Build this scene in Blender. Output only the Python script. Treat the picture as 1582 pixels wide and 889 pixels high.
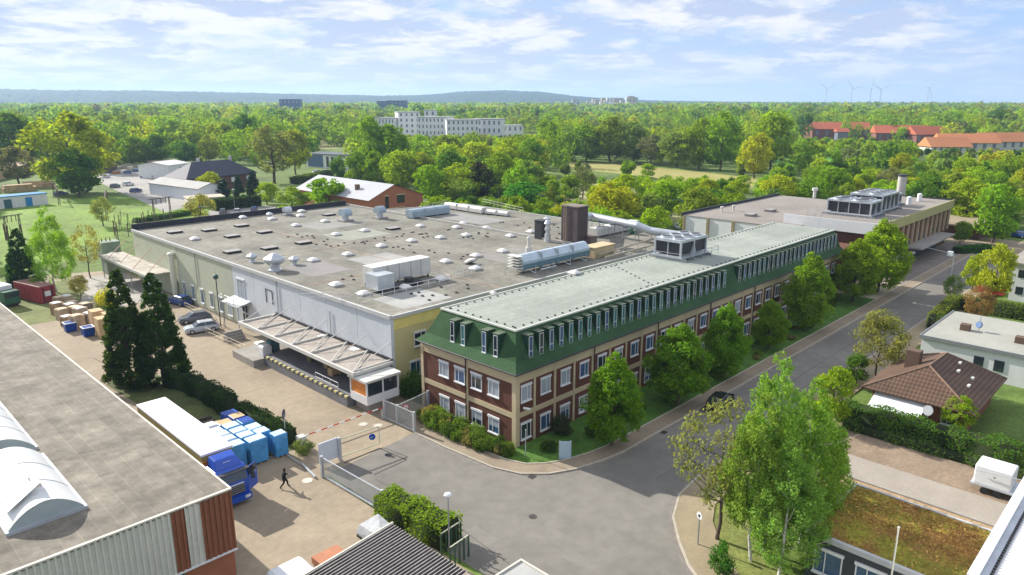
import bpy, math, random
import numpy as np
from mathutils import Vector, Matrix, Euler
R = math.radians
sc = bpy.context.scene
COL = sc.collection
for o in list(bpy.data.objects): bpy.data.objects.remove(o)

# ------------------------------------------------------------ camera
CAMH, FPX, PITCH, YAW = 31.0, 1120.0, math.atan(289.5/1120.0), R(44.4)
cd = bpy.data.cameras.new("camera"); cam = bpy.data.objects.new("camera", cd); COL.objects.link(cam)
cd.sensor_width = 36; cd.lens = 36*FPX/1582; cd.clip_start = .5; cd.clip_end = 30000
cam.location = (0, 0, CAMH); cam.rotation_euler = (R(90)-PITCH, 0, YAW-R(90))
sc.camera = cam
sc.render.resolution_x = 1024; sc.render.resolution_y = 575

# ------------------------------------------------------------ sun, sky, exposure
SUN_EL, SUN_AZ = R(29.0), R(98.0)          # azimuth measured from +X, anticlockwise
sd = Vector((math.cos(SUN_EL)*math.cos(SUN_AZ), math.cos(SUN_EL)*math.sin(SUN_AZ), math.sin(SUN_EL)))
sl = bpy.data.lights.new("sun", 'SUN'); sl.energy = 5.0; sl.angle = R(.55); sl.color = (1, .945, .86)
so = bpy.data.objects.new("sun", sl); COL.objects.link(so); so.rotation_euler = sd.to_track_quat('Z', 'Y').to_euler(); so.location = (0, 0, 300)
w = bpy.data.worlds.new("World"); sc.world = w; w.use_nodes = True
nt = w.node_tree; N = nt.nodes; L = nt.links
for n in list(N): N.remove(n)
def nn(t, **k):
    n = N.new(t)
    for a, b in k.items(): setattr(n, a, b)
    return n
out = nn('ShaderNodeOutputWorld'); bg = nn('ShaderNodeBackground'); bg.inputs[1].default_value = .11
sky = nn('ShaderNodeTexSky', sky_type='NISHITA', sun_disc=False, sun_elevation=SUN_EL, sun_rotation=R(90)-SUN_AZ)
sky.altitude = 50; sky.air_density = 1.0; sky.dust_density = .6; sky.ozone_density = 1.6
tc = nn('ShaderNodeTexCoord'); sp = nn('ShaderNodeSeparateXYZ'); L.new(tc.outputs['Generated'], sp.inputs[0])
def mth(op, a, b=None, clamp=False):
    m = nn('ShaderNodeMath', operation=op, use_clamp=clamp)
    for i, v in enumerate((a, b)):
        if v is None: continue
        if isinstance(v, (int, float)): m.inputs[i].default_value = v
        else: L.new(v, m.inputs[i])
    return m.outputs[0]
zz = mth('ADD', mth('MAXIMUM', sp.outputs[2], 0.0), .15)
cx = mth('DIVIDE', sp.outputs[0], zz); cy = mth('DIVIDE', sp.outputs[1], zz)
cb = nn('ShaderNodeCombineXYZ'); L.new(cx, cb.inputs[0]); L.new(cy, cb.inputs[1])
def noise(scale, det, rough, dist, vec, off):
    mp = nn('ShaderNodeMapping'); mp.inputs['Location'].default_value = off; L.new(vec, mp.inputs[0])
    n = nn('ShaderNodeTexNoise'); L.new(mp.outputs[0], n.inputs['Vector'])
    n.inputs['Scale'].default_value = scale; n.inputs['Detail'].default_value = det
    n.inputs['Roughness'].default_value = rough; n.inputs['Distortion'].default_value = dist
    return n.outputs[0]
n1 = noise(1.15, 9, .6, .35, cb.outputs[0], (5.2, 1.3, 0)); n2 = noise(4.4, 7, .6, .3, cb.outputs[0], (1.5, 7.7, 3))
v = mth('ADD', mth('MULTIPLY', n1, .72), mth('MULTIPLY', n2, .28))
# a broad bank of cloud covers the left (-X, +Y) part of the sky, broken cloud the rest
side = mth('MULTIPLY', mth('SUBTRACT', sp.outputs[1], sp.outputs[0]), .055)
v = mth('ADD', mth('ADD', v, side), mth('MULTIPLY', mth('MAXIMUM', mth('SUBTRACT', sp.outputs[2], .16), 0.0), .35))  # extra cloud added high overhead, out of view, to whiten the ambient light
rp = nn('ShaderNodeMapRange'); rp.inputs[1].default_value = .34; rp.inputs[2].default_value = .54; rp.interpolation_type = 'SMOOTHSTEP'
L.new(v, rp.inputs[0]); cov = rp.outputs[0]
cl = nn('ShaderNodeMixRGB'); cl.inputs[1].default_value = (3.0, 3.5, 4.7, 1); cl.inputs[2].default_value = (5.3, 5.25, 5.4, 1)
sh_ = nn('ShaderNodeMapRange'); sh_.inputs[1].default_value = .44; sh_.inputs[2].default_value = .56; L.new(noise(2.6, 7, .62, .3, cb.outputs[0], (9, 3, 2)), sh_.inputs[0]); L.new(sh_.outputs[0], cl.inputs[0])
ve = nn('ShaderNodeMixRGB'); ve.inputs[0].default_value = .85; ve.inputs[2].default_value = (2.1, 3.1, 5.2, 1)
L.new(sky.outputs[0], ve.inputs[1])
mx = nn('ShaderNodeMixRGB'); L.new(cov, mx.inputs[0]); L.new(ve.outputs[0], mx.inputs[1]); L.new(cl.outputs[0], mx.inputs[2])
lo = mth('POWER', mth('SUBTRACT', 1.0, mth('MULTIPLY', mth('MAXIMUM', sp.outputs[2], 0.0), 9.0), True), 2.0)
# brighter low air towards the sun side
hzc = nn('ShaderNodeMixRGB'); hzc.inputs[1].default_value = (3.5, 4.15, 5.6, 1); hzc.inputs[2].default_value = (5.0, 5.2, 6.0, 1); L.new(mth('ADD', mth('MULTIPLY', mth('SUBTRACT', sp.outputs[1], sp.outputs[0]), .8), .45, True), hzc.inputs[0])
hz = nn('ShaderNodeMixRGB'); L.new(hzc.outputs[0], hz.inputs[2]); L.new(mth('MULTIPLY', lo, .8), hz.inputs[0]); L.new(mx.outputs[0], hz.inputs[1])
# sky overhead, out of view, is brightened to add fill light
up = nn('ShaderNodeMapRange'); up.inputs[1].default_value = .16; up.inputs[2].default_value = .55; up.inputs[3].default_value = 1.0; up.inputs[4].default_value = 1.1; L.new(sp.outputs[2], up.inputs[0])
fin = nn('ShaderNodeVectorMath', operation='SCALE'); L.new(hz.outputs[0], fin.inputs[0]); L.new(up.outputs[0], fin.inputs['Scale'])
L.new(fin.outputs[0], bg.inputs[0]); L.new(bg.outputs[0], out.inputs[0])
vs = sc.view_settings; vs.view_transform = 'Standard'; vs.look = 'None'; vs.exposure = 0.78; vs.gamma = 1; vs.use_curve_mapping = False
sc.render.engine = 'CYCLES'

# ------------------------------------------------------------ placement helpers (real ground positions)
def ray(px, py):
    x = (px-791)/FPX; y = -(py-444.5)/FPX
    f = math.cos(PITCH)+y*math.sin(PITCH); u = -math.sin(PITCH)+y*math.cos(PITCH)
    return (f*math.cos(YAW)+x*math.sin(YAW), f*math.sin(YAW)-x*math.cos(YAW), u)
def at(px, py, z=0.0):
    r = ray(px, py); t = (z-CAMH)/r[2]; return Vector((r[0]*t, r[1]*t, z))
def proj(x, y, z=0.0):
    d = x*math.cos(YAW)+y*math.sin(YAW); r = x*math.sin(YAW)-y*math.cos(YAW); u = z-CAMH
    f = d*math.cos(PITCH)-u*math.sin(PITCH); v_ = d*math.sin(PITCH)+u*math.cos(PITCH)
    return 791+FPX*r/f, 444.5-FPX*v_/f, f
def zat(py, p):
    lo_, hi_ = -5., 200.
    for _ in range(40):
        m = (lo_+hi_)/2
        if proj(p[0], p[1], m)[1] > py: lo_ = m
        else: hi_ = m
    return lo_

# ------------------------------------------------------------ materials
MATS = {}
def mat(name, col, rough=.8, v=.14, s=.6, metal=0., spec=.3, bump=0., objcol=False, s2=None, v2=0., emit=None, obj=False, brick=None, wave=None):
    if name in MATS: return MATS[name]
    m = bpy.data.materials.new(name); MATS[name] = m; m.use_nodes = True
    t = m.node_tree; P = t.nodes['Principled BSDF']
    P.inputs['Roughness'].default_value = rough; P.inputs['Metallic'].default_value = metal
    P.inputs['Specular IOR Level'].default_value = spec
    ge = t.nodes.new('ShaderNodeTexCoord' if obj else 'ShaderNodeNewGeometry'); vec = ge.outputs['Object' if obj else 'Position']
    def mul(a, b):
        x = t.nodes.new('ShaderNodeMixRGB'); x.blend_type = 'MULTIPLY'; x.inputs[0].default_value = 1
        t.links.new(a, x.inputs[1]); t.links.new(b, x.inputs[2]); return x.outputs[0]
    if objcol:
        c = t.nodes.new('ShaderNodeObjectInfo').outputs['Color']
    else:
        c = t.nodes.new('ShaderNodeRGB'); c.outputs[0].default_value = (*col, 1); c = c.outputs[0]
    def nz(scale, vv, det=5):
        n = t.nodes.new('ShaderNodeTexNoise'); n.inputs['Scale'].default_value = scale; n.inputs['Detail'].default_value = det
        n.inputs['Roughness'].default_value = .62
        t.links.new(vec, n.inputs['Vector'])
        r = t.nodes.new('ShaderNodeMapRange'); r.inputs[1].default_value = .3; r.inputs[2].default_value = .7
        r.inputs[3].default_value = 1-vv; r.inputs[4].default_value = 1+vv; t.links.new(n.outputs[0], r.inputs[0])
        return n.outputs[0], r.outputs[0]
    if v: nf, r = nz(s, v); c = mul(c, r)
    if v2: _, r = nz(s2, v2, 8); c = mul(c, r)
    if brick:   # (width, height, rotation, mortar, mortar factor, contrast)
        mp = t.nodes.new('ShaderNodeMapping'); mp.inputs['Rotation'].default_value = (0, 0, brick[2]); t.links.new(vec, mp.inputs[0])
        b = t.nodes.new('ShaderNodeTexBrick'); t.links.new(mp.outputs[0], b.inputs['Vector']); b.inputs['Scale'].default_value = 1
        b.inputs['Brick Width'].default_value = brick[0]; b.inputs['Row Height'].default_value = brick[1]; b.inputs['Mortar Size'].default_value = brick[3]
        b.inputs['Mortar Smooth'].default_value = .3
        b.inputs['Color1'].default_value = (1-brick[5],)*3+(1,); b.inputs['Color2'].default_value = (1+brick[5],)*3+(1,); b.inputs['Mortar'].default_value = (brick[4],)*3+(1,)
        c = mul(c, b.outputs[0])
    if wave:    # list of (axis, period, depth)
        for ax, per, dep in wave:
            wv = t.nodes.new('ShaderNodeTexWave'); wv.bands_direction = ax; wv.inputs['Scale'].default_value = math.pi/10/per*2/2
            wv.inputs['Distortion'].default_value = .15; t.links.new(vec, wv.inputs[0])
            r = t.nodes.new('ShaderNodeMapRange'); r.inputs[3].default_value = 1-dep; r.inputs[4].default_value = 1+dep*.4
            t.links.new(wv.outputs['Fac'], r.inputs[0]); c = mul(c, r.outputs[0])
    t.links.new(c, P.inputs['Base Color'])
    if bump:
        n = t.nodes.new('ShaderNodeTexNoise'); n.inputs['Scale'].default_value = 6; n.inputs['Detail'].default_value = 4; t.links.new(vec, n.inputs['Vector'])
        b = t.nodes.new('ShaderNodeBump'); b.inputs['Strength'].default_value = bump; b.inputs['Distance'].default_value = .05
        t.links.new(n.outputs[0], b.inputs['Height']); t.links.new(b.outputs[0], P.inputs['Normal'])
    if emit: P.inputs['Emission Color'].default_value = (*emit, 1); P.inputs['Emission Strength'].default_value = 1
    return m
def foliage(name, src, tr=.4, vary=.4, hue=1.0):
    m = bpy.data.materials.new(name); m.use_nodes = True; t = m.node_tree
    for n in list(t.nodes): t.nodes.remove(n)
    o = t.nodes.new('ShaderNodeOutputMaterial')
    if src == 'obj': c = t.nodes.new('ShaderNodeObjectInfo').outputs['Color']
    elif src == 'attr':
        a = t.nodes.new('ShaderNodeAttribute'); a.attribute_name = 'col'; c = a.outputs['Color']
    else:
        c = t.nodes.new('ShaderNodeRGB'); c.outputs[0].default_value = (*src, 1); c = c.outputs[0]
    g = t.nodes.new('ShaderNodeNewGeometry')
    n = t.nodes.new('ShaderNodeTexNoise'); n.inputs['Scale'].default_value = .45; n.inputs['Detail'].default_value = 3; t.links.new(g.outputs['Position'], n.inputs['Vector'])
    a = t.nodes.new('ShaderNodeMath'); a.operation = 'ADD'; t.links.new(g.outputs['Random Per Island'], a.inputs[0]); t.links.new(n.outputs[0], a.inputs[1])
    r = t.nodes.new('ShaderNodeMapRange'); r.inputs[1].default_value = .2; r.inputs[2].default_value = 1.6
    r.inputs[3].default_value = 1-vary; r.inputs[4].default_value = 1+vary*1.15; t.links.new(a.outputs[0], r.inputs[0])
    x = t.nodes.new('ShaderNodeMixRGB'); x.blend_type = 'MULTIPLY'; x.inputs[0].default_value = 1; t.links.new(c, x.inputs[1]); t.links.new(r.outputs[0], x.inputs[2])
    hs = t.nodes.new('ShaderNodeHueSaturation'); hr = t.nodes.new('ShaderNodeMapRange'); hr.inputs[3].default_value = .485; hr.inputs[4].default_value = .515
    t.links.new(g.outputs['Random Per Island'], hr.inputs[0]); t.links.new(hr.outputs[0], hs.inputs['Hue']); t.links.new(x.outputs[0], hs.inputs['Color'])
    d = t.nodes.new('ShaderNodeBsdfDiffuse'); tb = t.nodes.new('ShaderNodeBsdfTranslucent'); mxs = t.nodes.new('ShaderNodeMixShader')
    mxs.inputs[0].default_value = tr
    br = t.nodes.new('ShaderNodeMixRGB'); br.blend_type = 'MULTIPLY'; br.inputs[0].default_value = 1; br.inputs[2].default_value = (1.45, 1.5, .6, 1)
    t.links.new(hs.outputs[0], br.inputs[1]); t.links.new(hs.outputs[0], d.inputs[0]); t.links.new(br.outputs[0], tb.inputs[0])
    t.links.new(d.outputs[0], mxs.inputs[1]); t.links.new(tb.outputs[0], mxs.inputs[2]); t.links.new(mxs.outputs[0], o.inputs[0])
    return m
LEAF = foliage('leaf', 'obj', .48, .45); WOODLEAF = foliage('woodland_leaf', 'attr', .42, .35)
bark = mat('bark', (.10, .075, .055), .9, .3, 3)
birchbark = mat('birch_bark', (.55, .53, .5), .8, .5, 4)
white = mat('white_paint', (.70, .71, .71), .5, .05, .8)
offwhite = mat('off_white', (.56, .55, .51), .7, .1, .7)
frame = mat('window_frame_white', (.68, .69, .70), .45, .03)
glass = mat('window_glass', (.025, .035, .045), .08, .3, .3, spec=.9)
glassblue = mat('window_glass_bright', (.05, .10, .19), .15, .35, .5, spec=.6)
blind = mat('window_blind', (.33, .36, .40), .6, .08, .5)
grey = mat('grey_metal', (.34, .36, .38), .45, .12, 1., metal=.5)
galv = mat('galvanised', (.50, .53, .56), .4, .14, .7, metal=.45)
dark = mat('dark_metal', (.04, .04, .045), .5, .2)
black = mat('black_rubber', (.02, .02, .02), .7, .1)
concrete = mat('concrete', (.30, .28, .25), .9, .15, .4, v2=.1, s2=4)
felt = mat('roof_felt', (.185, .176, .145), .95, .34, .12, v2=.24, s2=1.3, brick=(9., 1.05, R(90), .035, .86, .045), bump=.2)
brickred = mat('clinker_brick', (.12, .048, .03), .85, .12, .5, v2=.14, s2=9)
beige = mat('beige_render', (.50, .41, .26), .85, .08, .6, v2=.05, s2=5)

# ------------------------------------------------------------ mesh building
class MB:
    def __init__(s): s.v = []; s.f = []; s.m = []; s.sm = []
    def add(s, vs, fs, m=0, smooth=False):
        b = len(s.v); s.v += [tuple(q) for q in vs]
        for f in fs: s.f.append([b+i for i in f]); s.m.append(m); s.sm.append(smooth)
        return s
    def box(s, x0, y0, z0, x1, y1, z1, m=0):
        x0, x1 = min(x0, x1), max(x0, x1); y0, y1 = min(y0, y1), max(y0, y1); z0, z1 = min(z0, z1), max(z0, z1)
        return s.add([(x0, y0, z0), (x1, y0, z0), (x1, y1, z0), (x0, y1, z0), (x0, y0, z1), (x1, y0, z1), (x1, y1, z1), (x0, y1, z1)],
                     [(0, 3, 2, 1), (4, 5, 6, 7), (0, 1, 5, 4), (1, 2, 6, 5), (2, 3, 7, 6), (3, 0, 4, 7)], m)
    def prism(s, poly, z0, z1, m=0):
        n = len(poly); a = sum(poly[i][0]*poly[(i+1) % n][1]-poly[(i+1) % n][0]*poly[i][1] for i in range(n))
        if a < 0: poly = poly[::-1]
        vs = [(p[0], p[1], z0) for p in poly]+[(p[0], p[1], z1) for p in poly]
        return s.add(vs, [tuple(range(n))[::-1], tuple(range(n, 2*n))]+[(i, (i+1) % n, n+(i+1) % n, n+i) for i in range(n)], m)
    def poly(s, pts, m=0): return s.add(pts, [tuple(range(len(pts)))], m)
    def ext(s, prof, axis, a, b, m=0):   # extrude 2D profile: axis 'x' -> profile (y,z), axis 'y' -> profile (x,z)
        n = len(prof); f = (lambda p, c: (c, p[0], p[1])) if axis == 'x' else (lambda p, c: (p[0], c, p[1]))
        vs = [f(p, a) for p in prof]+[f(p, b) for p in prof]
        return s.add(vs, [tuple(range(n)), tuple(range(2*n-1, n-1, -1))]+[(i, n+i, n+(i+1) % n, (i+1) % n) for i in range(n)], m)
    def tube(s, p, q, r0, r1=None, n=8, m=0, cap=True, smooth=True):
        r1 = r0 if r1 is None else r1; p = Vector(p); q = Vector(q); d = (q-p)
        if d.length < 1e-6: return s
        d.normalize(); u = d.orthogonal().normalized(); w_ = d.cross(u)
        vs = []
        for c, r in ((p, r0), (q, r1)):
            for i in range(n):
                a = 2*math.pi*i/n; vs.append(c+u*math.cos(a)*r+w_*math.sin(a)*r)
        s.add(vs, [(i, (i+1) % n, n+(i+1) % n, n+i) for i in range(n)], m, smooth)
        if cap: s.add(vs[:n], [tuple(range(n))[::-1]], m); s.add(vs[n:], [tuple(range(n))], m)
        return s
    def bar(s, p, q, w_=.05, m=0): return s.tube(p, q, w_, w_, 4, m, smooth=False)
    def path(s, pts, r, n=8, m=0):
        for a, b in zip(pts, pts[1:]): s.tube(a, b, r, r, n, m)
        return s
    def ball(s, c, r, sz=1., n=10, k=6, m=0, half=False):
        vs = []; fs = []; lo_ = 0 if half else -math.pi/2
        for j in range(k+1):
            a = lo_+(math.pi/2-lo_)*j/k
            for i in range(n):
                b = 2*math.pi*i/n; vs.append((c[0]+r*math.cos(a)*math.cos(b), c[1]+r*math.cos(a)*math.sin(b), c[2]+r*sz*math.sin(a)))
        for j in range(k):
            for i in range(n): fs.append((j*n+i, j*n+(i+1) % n, (j+1)*n+(i+1) % n, (j+1)*n+i))
        return s.add(vs, fs, m, True)
    def build(s, name, mats, parent=None, origin=None):
        me = bpy.data.meshes.new(name); off = Vector(parent.location) if parent is not None else Vector(origin or (0, 0, 0))
        me.from_pydata([(a-off.x, b-off.y, c-off.z) for a, b, c in s.v], [], s.f)
        for q in (mats if isinstance(mats, (list, tuple)) else [mats]): me.materials.append(q)
        me.polygons.foreach_set('material_index', s.m); me.polygons.foreach_set('use_smooth', s.sm); me.update()
        o = bpy.data.objects.new(name, me); COL.objects.link(o)
        if parent is not None: o.parent = parent
        else: o.location = off
        return o
def tag(o, label, cat, group=None):
    o['label'] = label; o['category'] = cat
    if group: o['group'] = group
    return o
def thing(name, label, cat, loc=(0, 0, 0), group=None):
    o = bpy.data.objects.new(name, None); COL.objects.link(o); o.location = loc; o.empty_display_size = .5
    return tag(o, label, cat, group)
def struct(mb, name, mats):
    o = mb.build(name, mats); o['kind'] = 'structure'; return o
def solo(mb, name, mats, label, cat, origin=None, group=None): return tag(mb.build(name, mats, None, origin), label, cat, group)
def dup(o, parent=None):
    c = o.copy(); COL.objects.link(c)
    if parent is not None: c.parent = parent
    for ch in list(o.children): dup(ch, c)
    return c
def place(src, x, y, z=0, rz=0, s=None, label=None, group=None, used=set()):
    o = src if src.name not in used else dup(src)
    used.add(src.name); o.location = (x, y, z); o.rotation_euler = (0, 0, rz)
    if s: o.scale = s if isinstance(s, tuple) else (s, s, s)
    if label: o['label'] = label
    if group: o['group'] = group
    return o

# fast quads (leaves)
rng = np.random.default_rng(7)
def quads(c, nrm, size, asp=.6):
    n = len(c); t = rng.normal(size=(n, 3)); t -= nrm*(t*nrm).sum(1, keepdims=True); t /= np.linalg.norm(t, axis=1, keepdims=True)+1e-9
    b = np.cross(nrm, t); sz = np.asarray(size).reshape(-1, 1)
    return np.stack([c-t*sz, c-b*sz*asp, c+t*sz, c+b*sz*asp], 1)
def qmesh(name, Q, mats, extra=None, faces=None):
    """Q: (n,4,3) quads; extra: MB whose faces use the second material"""
    V = Q.reshape(-1, 3); n = len(Q); ev = np.zeros((0, 3)); ef = []
    if extra is not None and extra.v: ev = np.array(extra.v); ef = extra.f
    me = bpy.data.meshes.new(name); nv = len(V)+len(ev); me.vertices.add(nv)
    me.vertices.foreach_set('co', np.concatenate([V, ev]).astype(np.float32).ravel())
    li = list(np.arange(len(V))); ls = list(range(0, 4*n, 4)); lt = [4]*n
    p = 4*n
    for f in ef: li += [len(V)+i for i in f]; ls.append(p); lt.append(len(f)); p += len(f)
    me.loops.add(len(li)); me.loops.foreach_set('vertex_index', np.array(li, dtype=np.int32))
    me.polygons.add(len(ls)); me.polygons.foreach_set('loop_start', np.array(ls, dtype=np.int32)); me.polygons.foreach_set('loop_total', np.array(lt, dtype=np.int32))
    mi = np.zeros(len(ls), dtype=np.int32); mi[n:] = 1; me.polygons.foreach_set('material_index', mi)
    for m in mats: me.materials.append(m)
    me.update(calc_edges=True); return me
def unit(n):
    d = rng.normal(size=(n, 3)); return d/(np.linalg.norm(d, axis=1, keepdims=True)+1e-9)
PROF = {'round': lambda t: np.sin(np.pi*np.clip(t*.93+.06, 0, 1))**.6,
        'oval': lambda t: np.sin(np.pi*np.clip(t**.75*.92+.05, 0, 1))**.75,
        'cone': lambda t: np.clip(1.03-t, 0, 1)**.62*np.clip(t*9+.45, 0, 1),
        'pear': lambda t: np.sin(np.pi*np.clip(t**.62*.94+.04, 0, 1))**.85,
        'column': lambda t: (np.sin(np.pi*np.clip(t*.9+.07, 0, 1)))**.5}
def crown_quads(H, Rr, n, leaf, shape='round', z0=.2, nl=45, lob=.3, bias=.9, sag=0.):
    pf = PROF[shape]
    t = rng.beta(1.3, 1.3, nl); a = rng.uniform(0, 2*np.pi, nl); rr = pf(t)*Rr
    lr = Rr*lob*rng.uniform(.6, 1.25, nl)*np.clip(rr/Rr+.25, .3, 1)
    rad = np.clip(rr-lr*.75, 0, None)*np.sqrt(rng.uniform(.6 if shape == 'cone' else .25, 1, nl))
    zc = H*(z0+(1-z0)*t); zc = np.minimum(zc, H-lr*.55)
    C = np.stack([rad*np.cos(a), rad*np.sin(a), zc], 1)
    w_ = lr**2; k = rng.choice(nl, n, p=w_/w_.sum()); d = unit(n)
    pos = C[k]+d*(lr[k]*rng.uniform(.55, 1.08, n))[:, None]*np.array([1, 1, .85])
    pos[:, 2] -= sag*rng.uniform(0, 1, n)**2*lr[k]
    ax = pos-np.array([0, 0, H*.5]); ax /= np.linalg.norm(ax, axis=1, keepdims=True)
    nr = d*bias*.6+ax*.35*bias+unit(n)*.75; nr /= np.linalg.norm(nr, axis=1, keepdims=True)
    return quads(pos, nr, leaf*rng.uniform(.6, 1.35, n))
def trunk_mb(H, r, z0=.25, limbs=6, spread=.3, lean=0.):
    mb = MB(); p = Vector((0, 0, -.15)); top = H*.78; k = 5
    pts = [Vector((lean*i/k*H*.1+random.uniform(-.02, .02)*H*(i > 0), random.uniform(-.02, .02)*H*(i > 0), -.15+top*i/k)) for i in range(k+1)]
    for i in range(k): mb.tube(pts[i], pts[i+1], r*(1-i/k*.8), r*(1-(i+1)/k*.8), 7, cap=i == 0)
    for i in range(limbs):
        z = H*(z0+(.6-z0)*i/max(1, limbs-1)); b = Vector((pts[1].x, pts[1].y, z)); a = i*2.4+random.random()
        e = b+Vector((math.cos(a)*H*spread*random.uniform(.6, 1), math.sin(a)*H*spread*random.uniform(.6, 1), H*random.uniform(.12, .25)))
        m_ = b.lerp(e, .5)+Vector((0, 0, -H*.02)); rr = r*.42*(1-z/H*.5)
        mb.tube(b, m_, rr, rr*.65, 5, cap=False); mb.tube(m_, e, rr*.65, rr*.2, 5, cap=False)
    return mb
TREES = {}
def tree_proto(key, H, W, n, leaf, trunk_r=.18, bk=None, **k):
    kk = {a: b for a, b in k.items() if a in ('shape', 'z0', 'nl', 'lob', 'bias', 'sag')}
    cm = qmesh('crown_'+key, crown_quads(H, W/2, n, leaf, **kk), [LEAF])
    tb = trunk_mb(H, trunk_r, k.get('z0', .2)*.9, k.get('limbs', 6), k.get('spread', .25))
    tm = tb.build('trunk_tmp', bk or bark); tme = tm.data; bpy.data.objects.remove(tm)
    TREES[key] = (cm, tme, H, W)
def tree(key, x, y, h, w_, col, label, group=None, name='deciduous_tree', cat='tree', z=0.):
    cm, tm, H, W = TREES[key]; t = thing(name, label, cat, (x, y, z), group)
    t.scale = (w_/W, w_/W, h/H); t.rotation_euler = (0, 0, random.uniform(0, 6.28))
    for nme, me, c in (('crown', cm, col), ('trunk', tm, (.1, .08, .06))):
        o = bpy.data.objects.new(nme, me); COL.objects.link(o); o.parent = t; o.color = (*c, 1)
    return t
def jit(c, a=.15):
    f = 1+random.uniform(-a, a); return (c[0]*f*random.uniform(.9, 1.12), c[1]*f, c[2]*f*random.uniform(.8, 1.2))
random.seed(11)

# ============================================================ THE SETTING
grass = mat('grass_ground', (.10, .15, .025), .95, .45, .03, v2=.35, s2=.5, bump=.2)
def grid_ground():
    mb = MB(); rs = [0, 60, 150, 300, 600, 1200, 2400, 4800, 9000]; n = 48; vs = [(0, 0, 0)]
    for r in rs[1:]:
        for i in range(n): vs.append((r*math.cos(2*math.pi*i/n), r*math.sin(2*math.pi*i/n), 0))
    fs = [(0, 1+i, 1+(i+1) % n) for i in range(n)]
    for j in range(len(rs)-2):
        for i in range(n): fs.append((1+j*n+i, 1+(j+1)*n+i, 1+(j+1)*n+(i+1) % n, 1+j*n+(i+1) % n))
    mb.add(vs, fs); return mb
struct(grid_ground(), 'ground', grass)
def sheet(name, pts, z, m): return struct(MB().poly([(p[0], p[1], z) for p in pts]), name, m)
def ccw(p):
    a = sum(p[i][0]*p[(i+1) % len(p)][1]-p[(i+1) % len(p)][0]*p[i][1] for i in range(len(p))); return p if a > 0 else p[::-1]
pav = mat('yard_paving', (.29, .235, .165), .9, .18, .11, v2=.12, s2=1.4, brick=(.9, .45, 0, .02, .90, .03), bump=.15)
sheet('yard', ccw([(16, 6), (28.6, 6), (28.6, 50), (39.1, 51.6), (43.8, 52), (43.8, 146), (30, 152), (16, 146)]), .006, pav)
asph = mat('asphalt', (.19, .178, .155), .9, .2, .08, v2=.14, s2=.7, bump=.25)
inner = [(39.1, 51.5), (39.15, 47), (39.6, 41.1), (40.5, 38.6), (42.2, 36.9), (44.4, 35.8), (47.2, 35.05), (50, 34.7), (60, 34.7), (178, 34.9)]
outer = [(178, 27.8), (60, 27.8), (51, 27.7), (47, 27.2), (43.9, 25.8), (41.5, 23.8), (39.5, 21.8), (37.6, 19), (36.6, 15), (36.4, -20)]
sheet('road', ccw([(29, -20), (29, 50.5)]+inner+outer), .014, asph)
def strip(name, line, w0, w1, z, m, kerb=None):
    """raised band beside a line, between offsets w0 and w1 to its left"""
    mb = MB(); L0 = []; L1 = []
    for i, p in enumerate(line):
        a = line[max(0, i-1)]; b = line[min(len(line)-1, i+1)]; d = Vector((b[0]-a[0], b[1]-a[1])).normalized(); n_ = Vector((-d.y, d.x))
        L0.append((p[0]+n_.x*w0, p[1]+n_.y*w0)); L1.append((p[0]+n_.x*w1, p[1]+n_.y*w1))
    for i in range(len(line)-1):
        a, b, c, d = L0[i], L0[i+1], L1[i+1], L1[i]
        mb.add([(*a, 0), (*b, 0), (*c, 0), (*d, 0), (*a, z), (*b, z), (*c, z), (*d, z)], [(4, 5, 6, 7), (0, 1, 5, 4), (3, 7, 6, 2)])
    return struct(mb, name, m)
kerbm = mat('kerb_stone', (.40, .36, .29), .9, .12, 2)
walkm = mat('footway_paving', (.26, .21, .15), .9, .16, .3, v2=.1, s2=4)
strip('kerb', inner, 0.0, .16, .13, kerbm); strip('pavement', inner, .16, 1.75, .12, walkm); strip('kerb', inner, 1.75, 1.9, .17, kerbm)
strip('kerb', outer, 0.0, .16, .13, kerbm); strip('pavement', outer, .16, 3.0, .12, mat('footway_sandy', (.29, .235, .15), .9, .14, .4, v2=.1, s2=5))
# gutter stones beside the kerb, patched repairs and tar lines on the asphalt
tar = mat('tar_line', (.055, .052, .05), .8, .1)
strip('gutter', inner, -.34, -.02, .02, mat('gutter_stone', (.20, .18, .16), .9, .2, 2))
strip('gutter', outer, -.34, -.02, .02, MATS['gutter_stone'])
def tarline(pts, w_=.07, z=.020):
    mb = MB()
    for a, b in zip(pts, pts[1:]):
        d = Vector((b[0]-a[0], b[1]-a[1])).normalized()*w_/2; mb.poly([(a[0]+d.y, a[1]-d.x, z), (b[0]+d.y, b[1]-d.x, z), (b[0]-d.y, b[1]+d.x, z), (a[0]-d.y, a[1]+d.x, z)])
    return mb
a_, b_, c_, d_ = at(532, 716), at(586, 693), at(628, 711), at(578, 734)
struct(tarline([a_, b_, c_, d_], .14), 'road_joint', tar)
for pts in ([(31, 30), (31.6, 36.8), (31.4, 47)], [(62, 31.2), (90, 31.4), (130, 31.3)], [(48, 30), (60, 29.5)]): struct(tarline(pts, .05), 'road_joint', tar)
cr2 = random.Random(44)
for k in range(2, 7):
    x, y = ((cr2.uniform(31, 44), cr2.uniform(24, 44)) if k < 2 else (cr2.uniform(55, 140), cr2.uniform(28.5, 34))); pts = [(x, y)]; a = cr2.uniform(0, 6.28)
    for _ in range(9): a += cr2.uniform(-.6, .6); x += math.cos(a)*.8; y = min(max(y+math.sin(a)*.8, 22), 50 if k < 2 else 34.2); pts.append((x, y))
    struct(tarline(pts, .035, .0195), 'road_crack', tar)
patchm = mat('asphalt_patch', (.20, .188, .165), .9, .1, 1)
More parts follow.
